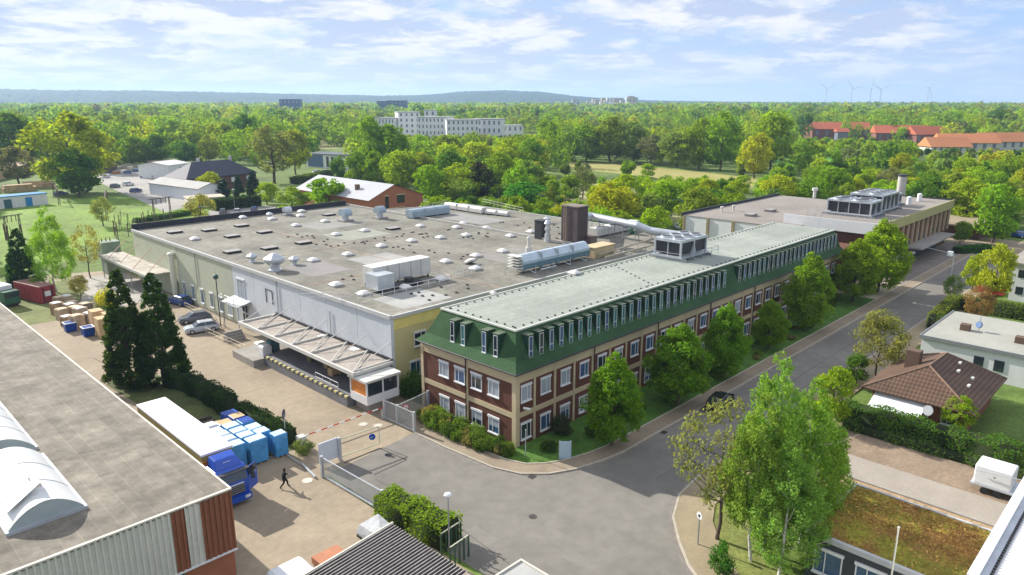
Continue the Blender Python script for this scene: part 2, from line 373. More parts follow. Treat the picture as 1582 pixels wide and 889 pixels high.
for (x, y, a, b) in ((31.2, 33.2, 1.4, 2.6), (75, 29.6, 5, 1.1), (108, 32.6, 9, .9), (34.2, 26, 1.2, 3)):
    sheet('road_patch', [(x, y), (x+a, y), (x+a, y+b), (x, y+b)], .018, patchm)
def manhole(px, py, m, r=.33, ring=True):
    p = at(px, py); mb = MB()
    if ring: mb.tube((p.x, p.y, 0), (p.x, p.y, .026), r*1.5, n=16, m=1, smooth=False)
    mb.tube((p.x, p.y, 0), (p.x, p.y, .032), r, n=16, smooth=False)
    return solo(mb, 'manhole_cover', [m, MATS['kerb_stone']], '', 'manhole cover')
mh = [manhole(600, 703, dark, ring=False), manhole(561, 656, mat('pale_lid', (.55, .50, .42), .8)), manhole(584, 658, MATS['pale_lid']), manhole(475, 743, MATS['pale_lid'], .45, False)]
for o, t in zip(mh, ('dark round manhole cover inside the square joint on the entrance asphalt', 'pale round manhole cover in the paving nearer the barrier, left of a pair', 'pale round manhole cover in the paving, right of a pair beside the gate', 'pale worn cover in the paving beside the walking man')): o['label'] = t
for (x, y), l in zip(((40.9, 37.7), (56, 34.4), (84, 34.4), (66, 28.1), (37.2, 18.9)), ('at the kerb bend below the office corner', 'at the kerb in front of the first street tree', 'at the kerb before the lowest street tree', 'at the kerb on the far side from the black car', 'at the kerb by the round white sign')):
    m_ = MB(); [m_.box(x-.25+.1*i, y-.22, .012, x-.2+.1*i, y+.22, .045) for i in range(6)]; m_.box(x-.29, y-.26, .012, x-.255, y+.26, .05).box(x+.305, y-.26, .012, x+.34, y+.26, .05); m_.box(x-.255, y-.26, .012, x+.305, y-.225, .05).box(x-.255, y+.225, .012, x+.305, y+.26, .05)
    solo(m_, 'road_drain', mat('cast_iron', (.06, .055, .05), .6, .2, 4), 'iron road drain grate '+l, 'drain', (x, y, .012))
for (x, y), l in zip(((36.5, 33.5), (72, 31.8), (101, 30.2)), ('in the middle of the junction', 'on the shaded street beyond the black car', 'farther along the shaded street')):
    solo(MB().tube((x, y, 0), (x, y, .028), .33, n=18, smooth=False).tube((x, y, .0281), (x, y, .03), .24, n=18, smooth=False), 'manhole_cover', mat('cast_iron', (.06, .055, .05)), 'round iron manhole cover '+l, 'manhole cover', (x, y, 0))
# planting bed and lawn along the office
lawn = mat('office_lawn', (.07, .15, .02), .95, .35, .5, v2=.3, s2=4)
off = []
for i, p in enumerate(inner):
    a = inner[max(0, i-1)]; b = inner[min(len(inner)-1, i+1)]; d = Vector((b[0]-a[0], b[1]-a[1])).normalized(); off.append((p[0]-d.y*1.9, p[1]+d.x*1.9))
off[-1] = (121, 36.8)
sheet('lawn', ccw(off+[(121, 42.3), (43.9, 42.3), (43.7, 54.5)]), .05, lawn)
sheet('driveway', ccw([(121, 34.9), (134, 34.9), (134, 52), (121, 52)]), .035, mat('driveway_paving', (.42, .36, .26), .9, .12, .3))
sheet('forecourt', ccw([(134, 34.9), (184, 34.9), (184, 42.5), (134, 42.5)]), .03, mat('forecourt_paving', (.20, .17, .15), .9, .15, .3, v2=.1, s2=4))
sheet('road_end', ccw([(177, 22), (196, 22), (196, 47), (184, 47), (184, 34.9), (177, 34.9)]), .022, pav)
# right hand side: verges, garden, parking strip
strip('grass_verge', outer[3:], 3.0, 6.0, .06, mat('verge', (.17, .19, .05), .95, .3, .5, v2=.3, s2=4))
sheet('garden', ccw([(62, 24.6), (178, 24.6), (178, -20), (62, -20)]), .02, mat('garden_grass', (.10, .16, .03), .95, .35, .2, v2=.3, s2=3))
dirt = mat('sandy_dirt', (.24, .18, .125), .95, .2, .35, v2=.2, s2=3)
sheet('parking', ccw([(59.7, 21.5), (70.5, 24), (70.5, -20), (59.7, -20)]), .03, dirt)
sheet('concrete_lane', ccw([(59.9, 20), (63.9, 21), (64.2, -20), (59.9, -20)]), .036, mat('lane_concrete', (.31, .275, .23), .9, .08, .4, v2=.08, s2=4))
struct(MB().box(59.55, -20, 0, 59.78, 19, .16), 'kerb', concrete)
sheet('gravel_bed', ccw([(52.5, 20), (59.55, 20), (59.55, -20), (52.5, -20)]), .025, mat('brown_gravel', (.34, .24, .14), .95, .3, 1.5, v2=.3, s2=8))
# left hand side: planted island, substation ground, depot yard, car park
sheet('planted_island', ccw([(24.2, 57.5), (29.6, 56.6), (30, 80), (26, 88), (22.5, 86), (23.4, 72)]), .03, mat('island_grass', (.09, .11, .035), .95, .35, .3, v2=.3, s2=3))
P_ = lambda *q: [at(*a)[:2] for a in q]
sheet('lawn', ccw(P_((60, 300), (215, 305), (330, 322), (345, 337), (205, 352), (120, 402), (0, 428), (0, 322))), .012, mat('substation_grass', (.135, .215, .025), .95, .38, .07, v2=.4, s2=.8))
sheet('depot_yard', ccw(P_((148, 262), (250, 252), (300, 262), (330, 310), (255, 328), (205, 305), (190, 300), (150, 280))), .02, mat('depot_concrete', (.29, .275, .25), .9, .18, .06, v2=.1, s2=.6))
sheet('car_park', ccw(P_((318, 338), (325, 324), (400, 318), (470, 320), (470, 336))), .024, mat('car_park_paving', (.25, .24, .22), .9, .12, .1))
sheet('slab_path', ccw([(26, 119), (43, 119), (43, 143), (37, 144), (26, 132)]), .016, mat('grey_slabs', (.36, .34, .30), .9, .12, .2, brick=(5, 2.5, 0, .05, .6, .05)))
sheet('bed', ccw([(16, 118), (28, 118), (34, 134), (37, 144), (16, 146)]), .02, mat('bed_soil', (.14, .16, .05), .95, .3, .3, v2=.3, s2=3))
field = mat('mown_field', (.29, .27, .085), .95, .12, .012, v2=.15, s2=.12)
sheet('field', ccw(P_((878, 251), (960, 254), (1080, 266), (1190, 278), (1160, 291), (1080, 288), (1000, 273), (880, 261))), .03, field)
sheet('field', ccw(P_((1195, 240), (1582, 254), (1620, 262), (1620, 300), (1500, 292), (1360, 272), (1200, 258))), .028, mat('green_field', (.10, .25, .02), .95, .15, .012, v2=.2, s2=.1))
sheet('field', ccw(P_((440, 212), (540, 214), (560, 224), (500, 232), (440, 226))), .03, mat('left_field', (.28, .27, .10), .95, .15, .012, v2=.2, s2=.1))
sheet('allotment_path', ccw(P_((870, 278), (960, 288), (1080, 330), (1060, 345), (960, 330), (880, 300))), .03, mat('allotment_ground', (.27, .26, .12), .95, .2, .05, v2=.2, s2=.8))

# wooded hills on the horizon
def hills():
    mb = MB(); HS = .9; prof = [(-38, 112), (-34, 110), (-30, 104), (-26, 106), (-22, 98), (-18, 90), (-14, 82), (-10, 74), (-7, 78), (-4, 104), (-1, 114), (2, 106), (5, 70), (8, 48), (12, 36), (16, 30), (22, 26), (30, 24), (42, 22)]
    nA = 520; rs = [3400+55*i for i in range(22)]; ks = [math.sin(min(1, i/15)*math.pi/2)**1.3 for i in range(20)]+[.8, .3]
    vs = []; rnd = random.Random(3); HS = .72
    for j, (r, k) in enumerate(zip(rs, ks)):
        for i in range(nA+1):
            ad = -41+83*i/nA; z = np.interp(ad, [p[0] for p in prof], [p[1] for p in prof])
            z = z*HS*k*(1+.03*math.sin(ad*1.7+j)+.02*math.sin(ad*4.1+2*j))+(rnd.uniform(-2.2, 2.2) if k > .1 else -3)
            a = YAW-R(ad); rr = r+rnd.uniform(-22, 22); vs.append((rr*math.cos(a), rr*math.sin(a), z))
    fs = [(j*(nA+1)+i, j*(nA+1)+i+1, (j+1)*(nA+1)+i+1, (j+1)*(nA+1)+i) for j in range(len(rs)-1) for i in range(nA)]
    mb.add(vs, fs, 0, True); return mb
struct(hills(), 'hills', mat('wooded_hill', (.015, .05, .04), .95, .35, .006, v2=.35, s2=.03))

# ============================================================ OFFICE BUILDING
def wall_window(parent, axis, c, z0, z1, wd, plane, out_dir, m_pane, shut=0., recess=.06):
    """axis 'x': wall lies along x at y=plane ; axis 'y': wall along y at x=plane. out_dir -1 = towards the viewer side"""
    def B(mb, a0, a1, d0, d1, q0, q1, m=0):
        d0, d1 = plane+out_dir*d0, plane+out_dir*d1
        if axis == 'x': mb.box(a0, d0, q0, a1, d1, q1, m)
        else: mb.box(d0, a0, q0, d1, a1, q1, m)
    h = wd/2; f = MB()
    B(f, c-h-.06, c+h+.06, .01, .14, z1, z1+.20); B(f, c-h-.05, c+h+.05, .01, .17, z0-.10, z0)
    B(f, c-h, c-h+.08, .012, .07, z0, z1); B(f, c+h-.08, c+h, .012, .07, z0, z1); B(f, c+h*.18, c+h*.18+.06, .013, .06, z0, z1)
    B(f, c-h+.08, c+h-.08, .014, .06, z1-.07, z1-.002); B(f, c-h+.08, c+h-.08, .014, .06, z0+.002, z0+.07)
    w_ = f.build('window', frame, parent)
    g = MB(); B(g, c-h+.03, c+h-.03, .008, .03, z0+.01, z1-.01); o = g.build('pane', m_pane); o.parent = w_; o.location = (0, 0, 0)
    for vtx in o.data.vertices: vtx.co -= Vector(parent.location)
    if shut > 0:
        g = MB(); B(g, c-h+.07, c+h-.07, .031, .05, z1-(z1-z0)*shut, z1-.01); o = g.build('shutter', blind); o.parent = w_; o.location = (0, 0, 0)
        for vtx in o.data.vertices: vtx.co -= Vector(parent.location)
    return w_
X0, X1, Y0, Y1, ZG, ZR = 43.8, 119.5, 42.4, 55.9, 7.3, 10.6
office = thing('office_building', 'long brick office building with a green mansard roof and rows of dormer windows', 'building', (X0, Y0, 0))
MB().box(X0, Y0, 0, X1, Y1, ZG-.02).build('wall', brickred, office)
bands = MB()
for z0, z1 in ((2.80, 3.32), (6.20, ZG-.03)):
    bands.box(X0-.05, Y0-.05, z0, X1+.05, Y1+.02, z1)
bands.build('string_course', beige, office)
pm = MB().box(X0-.09, Y0-.09, 0, X0+.42, Y0+.42, ZG-.05).build('corner_pier', beige, office)
MB().box(X0-.08, Y1-.35, 0, X0+.3, Y1+.04, ZG-.05).build('corner_pier', beige, office)
MB().box(X0-.08, 48.78, 0, X0+.1, 49.02, ZG-.06).build('pilaster', beige, office)
bays = [46.25+2.868*i for i in range(26)]
for x in bays[:-1]: MB().box(x-.13, Y0-.085, 0, x+.13, Y0+.05, ZG-.06).build('pilaster', beige, office)
rw = random.Random(5)
mid = [(45.0)]+[b+1.43 for b in bays[:-1]]
for z0, z1 in ((4.3, 5.75), (.55, 2.05)):
    for c in mid:
        wall_window(office, 'x', c+.1, z0, z1, 1.35, Y0, -1, rw.choice([glass, glass, glassblue, glassblue, blind]), rw.choice([0, 0, .35, .6, 0, .9]))
    for c, q in zip((52.35, 49.97, 47.58, 45.25), ((blind, glassblue, glass, blind) if z0 > 3 else (blind, blind, glass, glassblue))):
        wall_window(office, 'y', c, z0, z1, 1.45, X0, -1, q, .55 if z0 < 3 and c < 50 else .2)
green = mat('green_mansard', (.042, .088, .040), .85, .22, .45, v2=.16, s2=5, spec=.08)
greend = mat('green_dormer', (.018, .055, .035), .5, .15, 1)
roofgreen = mat('pale_green_roof', (.275, .30, .26), .85, .2, .09, v2=.12, s2=1.6, brick=(11., .95, 0, .035, .82, .05))
def ring(dx, z): return [(X0+dx, Y0+dx, z), (X1+.35, Y0+dx, z), (X1+.35, Y1-dx, z), (X0+dx, Y1-dx, z)]
mm = MB(); r = [ring(-.42, ZG), ring(-.42, ZG+.06), ring(.45, ZG+.78), ring(1.55, ZR-.05)]
for a, b in zip(r, r[1:]): mm.add(a+b, [(0, 1, 5, 4), (1, 2, 6, 5), (2, 3, 7, 6), (3, 0, 4, 7)])
mm.add(r[0], [(3, 2, 1, 0)]); mm.build('mansard', green, office)
MB().box(X0+1.57, Y0+1.57, ZR-.3, X1+.6, Y1-1.57, ZR).build('roof', roofgreen, office)
ed = MB(); e0, e1, f0, f1 = X0+1.42, X1+.62, Y0+1.42, Y1-1.42
ed.box(e0, f0, ZR-.09, e1, f0+.2, ZR+.07); ed.box(e0, f1-.2, ZR-.09, e1, f1, ZR+.07); ed.box(e0, f0+.2, ZR-.089, e0+.2, f1-.2, ZR+.069)
ed.build('roof_edge', mat('edge_trim', (.5, .52, .46), .6, .06), office)
gm = MB(); gm.path([(X0-.5, Y1+.3, ZG+.02), (X0-.5, Y0-.5, ZG+.02), (X1+.3, Y0-.5, ZG+.02)], .09, 6)
gm.build('gutter', dark, office)
for (x, y) in ((X0-.15, 49.0), (55.0, Y0-.17), (66.45, Y0-.17), (77.9, Y0-.17), (89.4, Y0-.17), (101, Y0-.17)):
    MB().tube((x, y, .1), (x, y, ZG), .06, n=6).build('downpipe', dark, office)
st = MB()
for i in range(66):
    x = X0+2+1.12*i; st.box(x, Y0+2.05, ZR, x+.14, Y0+2.19, ZR+.12); st.box(x, Y1-2.3, ZR, x+.14, Y1-2.16, ZR+.12)
for i in range(9): st.box(X0+2.1, Y0+2.4+1.1*i, ZR, X0+2.24, Y0+2.54+1.1*i, ZR+.12)
for i in range(60): st.box(X0+24+.0*i, Y0+2.3, ZR, X0+24.1, Y0+2.4, ZR+.1) if i == 0 else None
for i in range(9): st.box(X0+25+.55*i, Y0+3+1.0*i, ZR, X0+25.14+.55*i, Y0+3.14+1.0*i, ZR+.11)
o = st.build('lightning_rod_holder', dark, office); o['kind'] = 'stuff'
tealp = mat('teal_pane', (.05, .16, .17), .15, .2, .5)
def dormer(axis, c):
    b = MB(); hw, z0, z1, d0, d1 = .37, ZG+.72, ZR-.42, 0, 1.2
    def B(mb, a0, a1, d0, d1, q0, q1, m=0):
        if axis == 'x': mb.box(a0, Y0+.42+d0, q0, a1, Y0+.42+d1, q1, m)
        else: mb.box(X0+.30+d0, a0, q0, X0+.30+d1, a1, q1, m)
    B(b, c-hw, c+hw, .12, d1, z0, z1); D = b.build('dormer', greend, office)
    def sub(mb, n, m):
        o = mb.build(n, m); o.parent = D; o.location = (0, 0, 0)
        for vtx in o.data.vertices: vtx.co -= Vector(office.location)
    t = MB(); B(t, c-hw-.03, c+hw+.03, .06, d1, z1, z1+.08); sub(t, 'dormer_cap', mat('dormer_cap', (.10, .13, .085), .6, .15, 2))
    f = MB()
    for a0, a1, q0, q1 in ((c-.25, c-.215, z0+.05, z1-.1), (c+.215, c+.25, z0+.05, z1-.1), (c-.215, c+.215, z1-.14, z1-.101), (c-.215, c+.215, z0+.051, z0+.09), (c-.20, c+.20, z0+.62, z0+.67)): B(f, a0, a1, .05, .13, q0, q1)
    B(f, c-.30, c+.30, -.0, .125, z0-.03, z0+.05); sub(f, 'window_frame', frame)
    g = MB(); B(g, c-.215, c+.215, .08, .125, z0+.09, z1-.14); sub(g, 'pane', rw.choice([glassblue, glassblue, tealp, glass, tealp]))
for i in range(26): dormer('x', 46.3+1.432*i)
for i in range(24): dormer('x', 86.1+1.385*i)
for c in (51.45, 49.9, 46.95, 45.4): dormer('y', c)
# things on the office roof
def roof_dome(mb_mats=None):
    mb = MB(); s = .75
    mb.box(-s, -s, 0, s, s, .22, 0)
    n = 6; vs = []
    for j in range(n+1):
        for i in range(n+1):
            u, v_ = -1+2*i/n, -1+2*j/n; vs.append((u*s*.93, v_*s*.93, .24+.34*(1-u*u)**.6*(1-v_*v_)**.6))
    mb.add(vs, [(j*(n+1)+i, j*(n+1)+i+1, (j+1)*(n+1)+i+1, (j+1)*(n+1)+i) for j in range(n) for i in range(n)], 1, True)
    return mb
domew = mat('dome_acrylic', (.72, .70, .66), .35, .05, 2)
curb = mat('curb_grey', (.40, .39, .37), .8, .15, 1)
sky_p = thing('skylight_dome', 'white domed skylight in the field of skylights on the big grey factory roof', 'skylight', (0, 0, -50), 'domed skylights on the factory roof')
b = roof_dome(); c = MB(); c.v, c.f, c.m, c.sm = b.v[:8], b.f[:6], [0]*6, [False]*6
c.v = [(p[0], p[1], p[2]-50) for p in c.v]; c.build('curb', curb, sky_p)
c = MB(); c.v = [(p[0], p[1], p[2]-50) for p in b.v[8:]]; c.f = [[i-8 for i in f] for f in b.f[6:]]; c.m = [0]*len(c.f); c.sm = [True]*len(c.f); c.build('dome', domew, sky_p)
ZH = 8.9
domes = [(301, 371), (420, 340), (457, 350), (502, 343.5), (464, 335), (466, 328), (519, 364), (484, 404), (537, 395), (375, 337.5), (563, 358), (588.6, 382), (635.4, 374), (680, 369), (720, 365), (715, 347), (751, 354), (788, 366.5), (649, 351), (776, 390), (735, 397), (688.6, 406), (643, 420), (681, 433), (625, 446), (519, 442), (562, 456), (820, 360), (734, 417), (705, 353)]
for i, q in enumerate(domes):
    p = at(q[0], q[1], ZH); o = place(sky_p, p.x, p.y, ZH)
p = at(735, 411, ZH); place(sky_p, p.x+.3, p.y+1.4, ZH+.2, label='white skylight on the factory roof propped open, tilted lid behind the blue duct', group=None).rotation_euler = (R(-25), 0, 0)
for q, l in (((887, 424), 'pale square skylight dome on the long green office roof near its middle'), ((762, 454), 'small white roof vent hood on the office roof near the factory side'), ((1190+383, 361+900), '')):
    if not l: continue
    p = at(q[0], q[1], ZR); o = place(sky_p, p.x, p.y, ZR, s=.9 if 'square' in l else .45, label=l)
    if 'group' in o: del o['group']
p = at(1573-380, 361, ZR)
hatch = thing('smoke_hatch', 'flat dark-edged smoke hatch on the left part of the factory roof', 'roof hatch', (0, 0, -60), 'flat smoke hatches on the factory roof')
MB().box(-1.1, -.8, -60, 1.1, .8, -59.72).build('curb', mat('hatch_side', (.03, .03, .03), .7), hatch)
MB().box(-1.16, -.86, -59.72, 1.16, .86, -59.66).build('lid', mat('hatch_lid', (.27, .26, .25), .8, .12, 1), hatch)
for q in ((270, 360), (323, 357), (358.5, 366.5), (373, 350), (408.6, 360), (468.6, 376.5), (416, 385), (358.5, 390.5), (508, 333), (607, 354.5)):
    p = at(q[0], q[1], ZH); place(hatch, p.x, p.y, ZH)

# ============================================================ FACTORY HALL
HX0, HX1, HY0, HY1, HM = 43.2, 106.0, 60.2, 135.8, 87.0
hall = thing('factory_hall', 'huge flat-roofed factory hall with pale panel walls and a grey felt roof full of skylights', 'building', (HX0, HY0, 0))
panw = mat('pale_panel', (.53, .56, .58), .6, .07, .15, v2=.04, s2=2)
panc = mat('cream_panel', (.43, .45, .34), .65, .08, .15, v2=.05, s2=2)
yel = mat('yellow_panel', (.52, .47, .23), .7, .06, .3, v2=.05, s2=3)
foot = [(HX0, HY0), (HM, HY0), (HX1, HY0), (HX1, 119), (HM, 124), (HM, HY1), (HX0, HY1)]
MB().prism([(HX0+.1, HY0+.1), (HX1-.1, HY0+.1), (HX1-.1, 118.9), (HM-.1, 123.9), (HM-.1, HY1-.1), (HX0+.1, HY1-.1)], 0, ZH-.12).build('wall', mat('hall_wall', (.42, .40, .34), .8, .1, .3), hall)
MB().prism([(HX0-.02, HY0), (HX1, HY0), (HX1, 119), (HM, 124), (HM, HY1), (HX0-.02, HY1)], ZH-.12, ZH).build('roof', felt, hall)
edges = [60.2, 66.5, 72.8, 78.8, 84.4, 91.0, 97.2, 102.8, 109.5, 116.5, 122.8, 129, 135.8]
for i, (a, b) in enumerate(zip(edges, edges[1:])):
    z0 = 3.4 if i < 4 else .35
    mb = MB(); mb.box(HX0, a+.03, z0, HX0+.09, b-.03, ZH-.121); mb.build('wall_panel', panw if i < 6 else panc, hall)
MB().box(HX0+.03, HY0, 0, HX0+20, HY0+.09, ZH-.121).build('end_wall', yel, hall)
MB().box(HX0+.02, HY0-.03, ZH-1.5, HX0+20, HY0-.001, ZH-.13).build('fascia', mat('yellow_fascia', (.70, .58, .20), .6, .1, 1), hall)
MB().box(HX0-.06, HY0-.06, 0, HX0+.35, HY0+.3, ZH-.13).build('corner_pier', panw, hall)
rim = MB()
def rimseg(a, b, h=.18, w_=.3):
    d = Vector((b[0]-a[0], b[1]-a[1])).normalized(); n_ = Vector((-d.y, d.x))*w_/2
    rim.add([(a[0]-n_.x, a[1]-n_.y, ZH-.25), (b[0]-n_.x, b[1]-n_.y, ZH-.25), (b[0]+n_.x, b[1]+n_.y, ZH-.25), (a[0]+n_.x, a[1]+n_.y, ZH-.25),
             (a[0]-n_.x, a[1]-n_.y, ZH+h), (b[0]-n_.x, b[1]-n_.y, ZH+h), (b[0]+n_.x, b[1]+n_.y, ZH+h), (a[0]+n_.x, a[1]+n_.y, ZH+h)], [(4, 5, 6, 7), (0, 1, 5, 4), (1, 2, 6, 5), (2, 3, 7, 6), (3, 0, 4, 7)])
rimseg((HX0-.05, HY0-.1), (HX0-.05, HY1)); rimseg((HX0+.1, HY0-.04), (HX1, HY0-.04), .12); rimseg((HX1, HY0), (HX1, 119), .12); rimseg((HX1, 119), (HM, 124), .12)
rim.build('roof_rim', mat('rim_metal', (.48, .48, .46), .5, .08, 1), hall)
MB().box(HX0, HY1-.15, ZH-.2, HM, HY1+.2, ZH+1.0).build('parapet', mat('bitumen_dark', (.035, .037, .045), .8, .2, 1), hall)
MB().box(HM-.18, HY0+.4, ZH-.1, HM+.18, HY1-.2, ZH+.35).build('parapet', mat('parapet_grey', (.38, .37, .34), .8, .1, 1), hall)
for (a, b) in (((HX0+.3, 97), (HM-.3, 97)), ((60, HY0+.4), (60, HY1-.3)), ((HX0+.3, 78.5), (60, 78.5))):
    d = MB(); w_ = .09
    if a[0] == b[0]: d.box(a[0]-w_, a[1], ZH, a[0]+w_, b[1], ZH+.04)
    else: d.box(a[0], a[1]-w_, ZH, b[0], a[1]+w_, ZH+.035)
    d.build('roof_joint', mat('joint_cover', (.34, .24, .17), .9, .4, .6), hall)
for (x0, y0, x1, y1, c) in ((46, 61.5, 53, 67.5, (.33, .33, .31)), (56, 78, 63, 88, (.31, .30, .28)), (64, 100, 73, 108, (.26, .27, .22)), (47, 82, 53, 90, (.22, .21, .2)), (70, 70, 80, 77, (.22, .21, .19)), (90, 96, 97, 110, (.25, .245, .23)), (66, 112, 76, 121, (.24, .235, .21))):
    MB().box(x0, y0, ZH, x1, y1, ZH+.012+.001*(x0 % 3)).build('felt_patch', mat('felt_patch_%d' % x0, c, .95, .12, .3, v2=.08, s2=3), hall)
rb = random.Random(9); bm0 = MB().box(0, 0, 0, .28, .28, .16).build('ballast_block', mat('ballast', (.07, .07, .07), .9)); bme = bm0.data; bpy.data.objects.remove(bm0)
for (x0, x1, y0, y1, n) in ((58, 64, 96, 112, 16), (64, 84, 95.5, 98.5, 18), (64, 70, 76, 90, 12), (74, 86, 84, 96, 12), (50, 58, 62, 66, 10), (88, 100, 76, 96, 16), (46, 58, 68, 80, 14)):
    for _ in range(n):
        x, y = rb.uniform(x0, x1), rb.uniform(y0, y1); 
        o = bpy.data.objects.new('ballast_block', bme); COL.objects.link(o); o.parent = hall; o.location = (x-HX0, y-HY0, ZH)
# windows and doors in the long wall
tealg = mat('teal_glass', (.03, .10, .13), .12, .3, .5, spec=.8)
for y in (114.9, 111.6, 108.3, 105.0, 101.8): wall_window(hall, 'y', y, 1.0, 3.1, 1.15, HX0, -1, tealg)
wall_window(hall, 'y', 98.9, 1.0, 3.3, 1.5, HX0, -1, white, .95)
wall_window(hall, 'y', 94.8, 4.3, 7.0, 2.2, HX0, -1, white, .97)
dd = MB(); dd.box(HX0-.06, 93.2, .2, HX0-.01, 94.9, 3.4); dd.build('door', glass, hall)
dd = MB(); [dd.box(HX0-.10, y, .2, HX0-.061, y+.1, 3.4) for y in (93.15, 94.0, 94.85)]; dd.box(HX0-.10, 93.25, 2.3, HX0-.062, 94.85, 2.45); dd.build('door_frame', frame, hall)
for y in (87.6, 85.9): MB().box(HX0-.06, y-.07, 5.2, HX0-.005, y+.07, 7.0).build('shutter_rail', dark, hall)
MB().box(HX0-.05, 85.8, 6.95, HX0-.004, 87.75, 7.05).build('shutter_rail', dark, hall)
for y, z0, z1 in ((51+21, 3.8, 7.2), (109.5, 3.3, ZH-.2), (84.45, 3.5, ZH)): MB().tube((HX0-.1, y, z0), (HX0-.1, y, z1), .05, n=6).build('downpipe', grey, hall)
pp = MB(); pp.tube((HX0-.55, 117.6, .5), (HX0-.55, 117.6, 7.3), .45, n=12); pp.ball((HX0-.55, 117.6, 7.3), .62, .6, half=True); pp.box(HX0-.6, 117.3, 6.8, HX0, 117.9, 7.2)
pp.build('vent_duct', mat('cream_duct', (.62, .62, .50), .5, .05), hall)
for x, q in ((48.2, glass), (50.6, glass), (53.2, glass)):
    wall_window(hall, 'x', x-1.2, 4.9, 6.4, 1.6, HY0-.0, -1, q)
for x in (46.2, 49.0): wall_window(hall, 'x', x, 1.6, 3.2, 1.4, HY0, -1, tealg)

# ============================================================ ROOF EQUIPMENT
bluegrey = mat('blue_grey_sheet', (.30, .37, .42), .45, .12, .8, metal=.3)
def hood(px, py, s, lab):
    p = at(px, py, ZH); t = thing('ventilator', lab, 'roof ventilator', p)
    m = MB(); m.tube(p, p+Vector((0, 0, .75*s)), .55*s, n=12); m.tube(p, p+Vector((0, 0, .12*s)), .85*s, n=12); m.build('neck', galv, t)
    m = MB(); z = p.z+.7*s
    m.tube((p.x, p.y, z), (p.x, p.y, z+.5*s), .75*s, 1.25*s, 8, smooth=False); m.tube((p.x, p.y, z+.5*s), (p.x, p.y, z+.75*s), 1.25*s, 1.25*s, 8, smooth=False)
    m.tube((p.x, p.y, z+.75*s), (p.x, p.y, z+1.35*s), 1.25*s, .25*s, 8, smooth=False); m.build('hood', galv, t)
    return t
hood(425, 418, 1.15, 'large round silver roof ventilator near the long wall, biggest of three')
hood(390, 405, .62, 'small round silver roof ventilator left of the biggest one')
hood(455, 409, .6, 'small round silver roof ventilator right of the biggest one')
hood(417, 337, .55, 'small pale roof ventilator standing alone on the far left of the factory roof')
hood(845, 345, .6, 'small silver ventilator beside the brown tower on the factory roof')
def turned_duct(px, py, h, s, lab, m_):
    p = at(px, py, ZH); t = thing('cowl_ventilator', lab, 'roof ventilator', p)
    m = MB(); m.box(p.x-1.1*s, p.y-1.1*s, ZH, p.x+1.1*s, p.y+1.1*s, ZH+.3); m.build('base', mat('hatch_lid', (.27, .26, .25)), t)
    m = MB(); m.tube((p.x, p.y, ZH+.3), (p.x, p.y, ZH+h*.45), .6*s, n=14); m.build('neck', galv, t)
    pr = [(-1.05*s, 0), (-1.05*s, .55*s), (-.75*s, 1.0*s), (-.2*s, 1.25*s), (.35*s, 1.2*s), (.85*s, .85*s), (1.05*s, .3*s), (1.05*s, 0)]
    MB().ext([(p.y+a, ZH+h*.42+b) for a, b in pr], 'x', p.x-.8*s, p.x+.8*s).build('cowl', m_, t)
turned_duct(534, 342, 2.6, 1.05, 'blue-grey cowl ventilator with a bent head, left of the orange-marked one', bluegrey)
turned_duct(587, 338, 2.8, 1.0, 'upright blue cowl ventilator nearest the orange brick building', bluegrey)
turned_duct(444, 333, 1.8, .8, 'low dull cowl ventilator near the far left roof edge', galv)
def trough(p, q, w_, h, lab, m_, z=ZH, cham=.35, nm='duct_housing'):
    p = Vector(p); q = Vector(q); d = (q-p); ln = d.length; rz = math.atan2(d.y, d.x)
    t = thing(nm, lab, 'roof duct', (0, 0, 0)); m = MB()
    m.ext([(-w_/2, .25), (-w_/2, h-cham), (-w_/2+cham, h), (w_/2-cham, h), (w_/2, h-cham), (w_/2, .25)], 'x', 0, ln); m.build('casing', m_, t)
    m = MB(); k = max(2, int(ln/3))
    for i in range(k+1):
        x = .3+(ln-.6)*i/k; m.box(x-.08, -w_/2-.1, 0, x+.08, w_/2+.1, .25)
        if 0 < i < k: m.box(x-.03, -w_/2-.03, .2, x+.03, w_/2+.03, h+.03)
    m.build('bracket', grey, t); t.location = (p.x, p.y, z); t.rotation_euler = (0, 0, rz); return t
a, b = at(632, 338, ZH), at(690, 330, ZH)
trough(a, b, 2.2, 1.7, 'long blue-grey tapered duct casing lying on the roof by the orange brick building', bluegrey)
trough(at(690, 322, ZH), at(748, 331, ZH), 1.6, 1.3, 'long white roof duct at the back edge of the roof, longer of two in line', offwhite)
trough(at(752, 331, ZH), at(786, 335, ZH), 1.3, 1.0, 'short white roof duct at the back edge of the roof, right of a longer one', offwhite)
a, b = at(800, 422, ZH), at(902, 398, ZH)
t = trough(a, b, 2.1, 2.1, 'long pale blue exhaust duct with a louvred end on the roof beside the green roof', mat('pale_blue_sheet', (.46, .54, .60), .4, .12, .8, metal=.2), ZH+.3, .8)
m = MB()
for i in range(5): m.box(-1.0, -1.05, .5+.38*i, -.05, 1.05, .62+.38*i)
m.build('louvre', offwhite, None).parent = t
m = MB(); L_ = (Vector(b)-Vector(a)).length; m.box(0, -1.12, .26, L_, -1.06, .95); m.build('blue_skirt', mat('blue_skirt', (.12, .20, .25), .5, .1, 1), None).parent = t
m = MB()
for x in (1, 4.5, 8, 11.5): m.tube((x, -1.2, .1), (x, -2.3, -.1), .07, n=6); m.tube((x, -2.3, -.35), (x, -2.3, .9), .05, n=6)
m.path([(-1.4, -1.0, -.35), (-1.4, -1.0, .6), (-.2, -1.0, .6)], .05, 5); m.path([(-1.8, .6, -.35), (-1.8, .6, .5), (-.2, .6, .5)], .05, 5); m.path([(2, -2.3, .2), (5, -2.3, .2)], .12, 6)
m.build('support', galv, None).parent = t
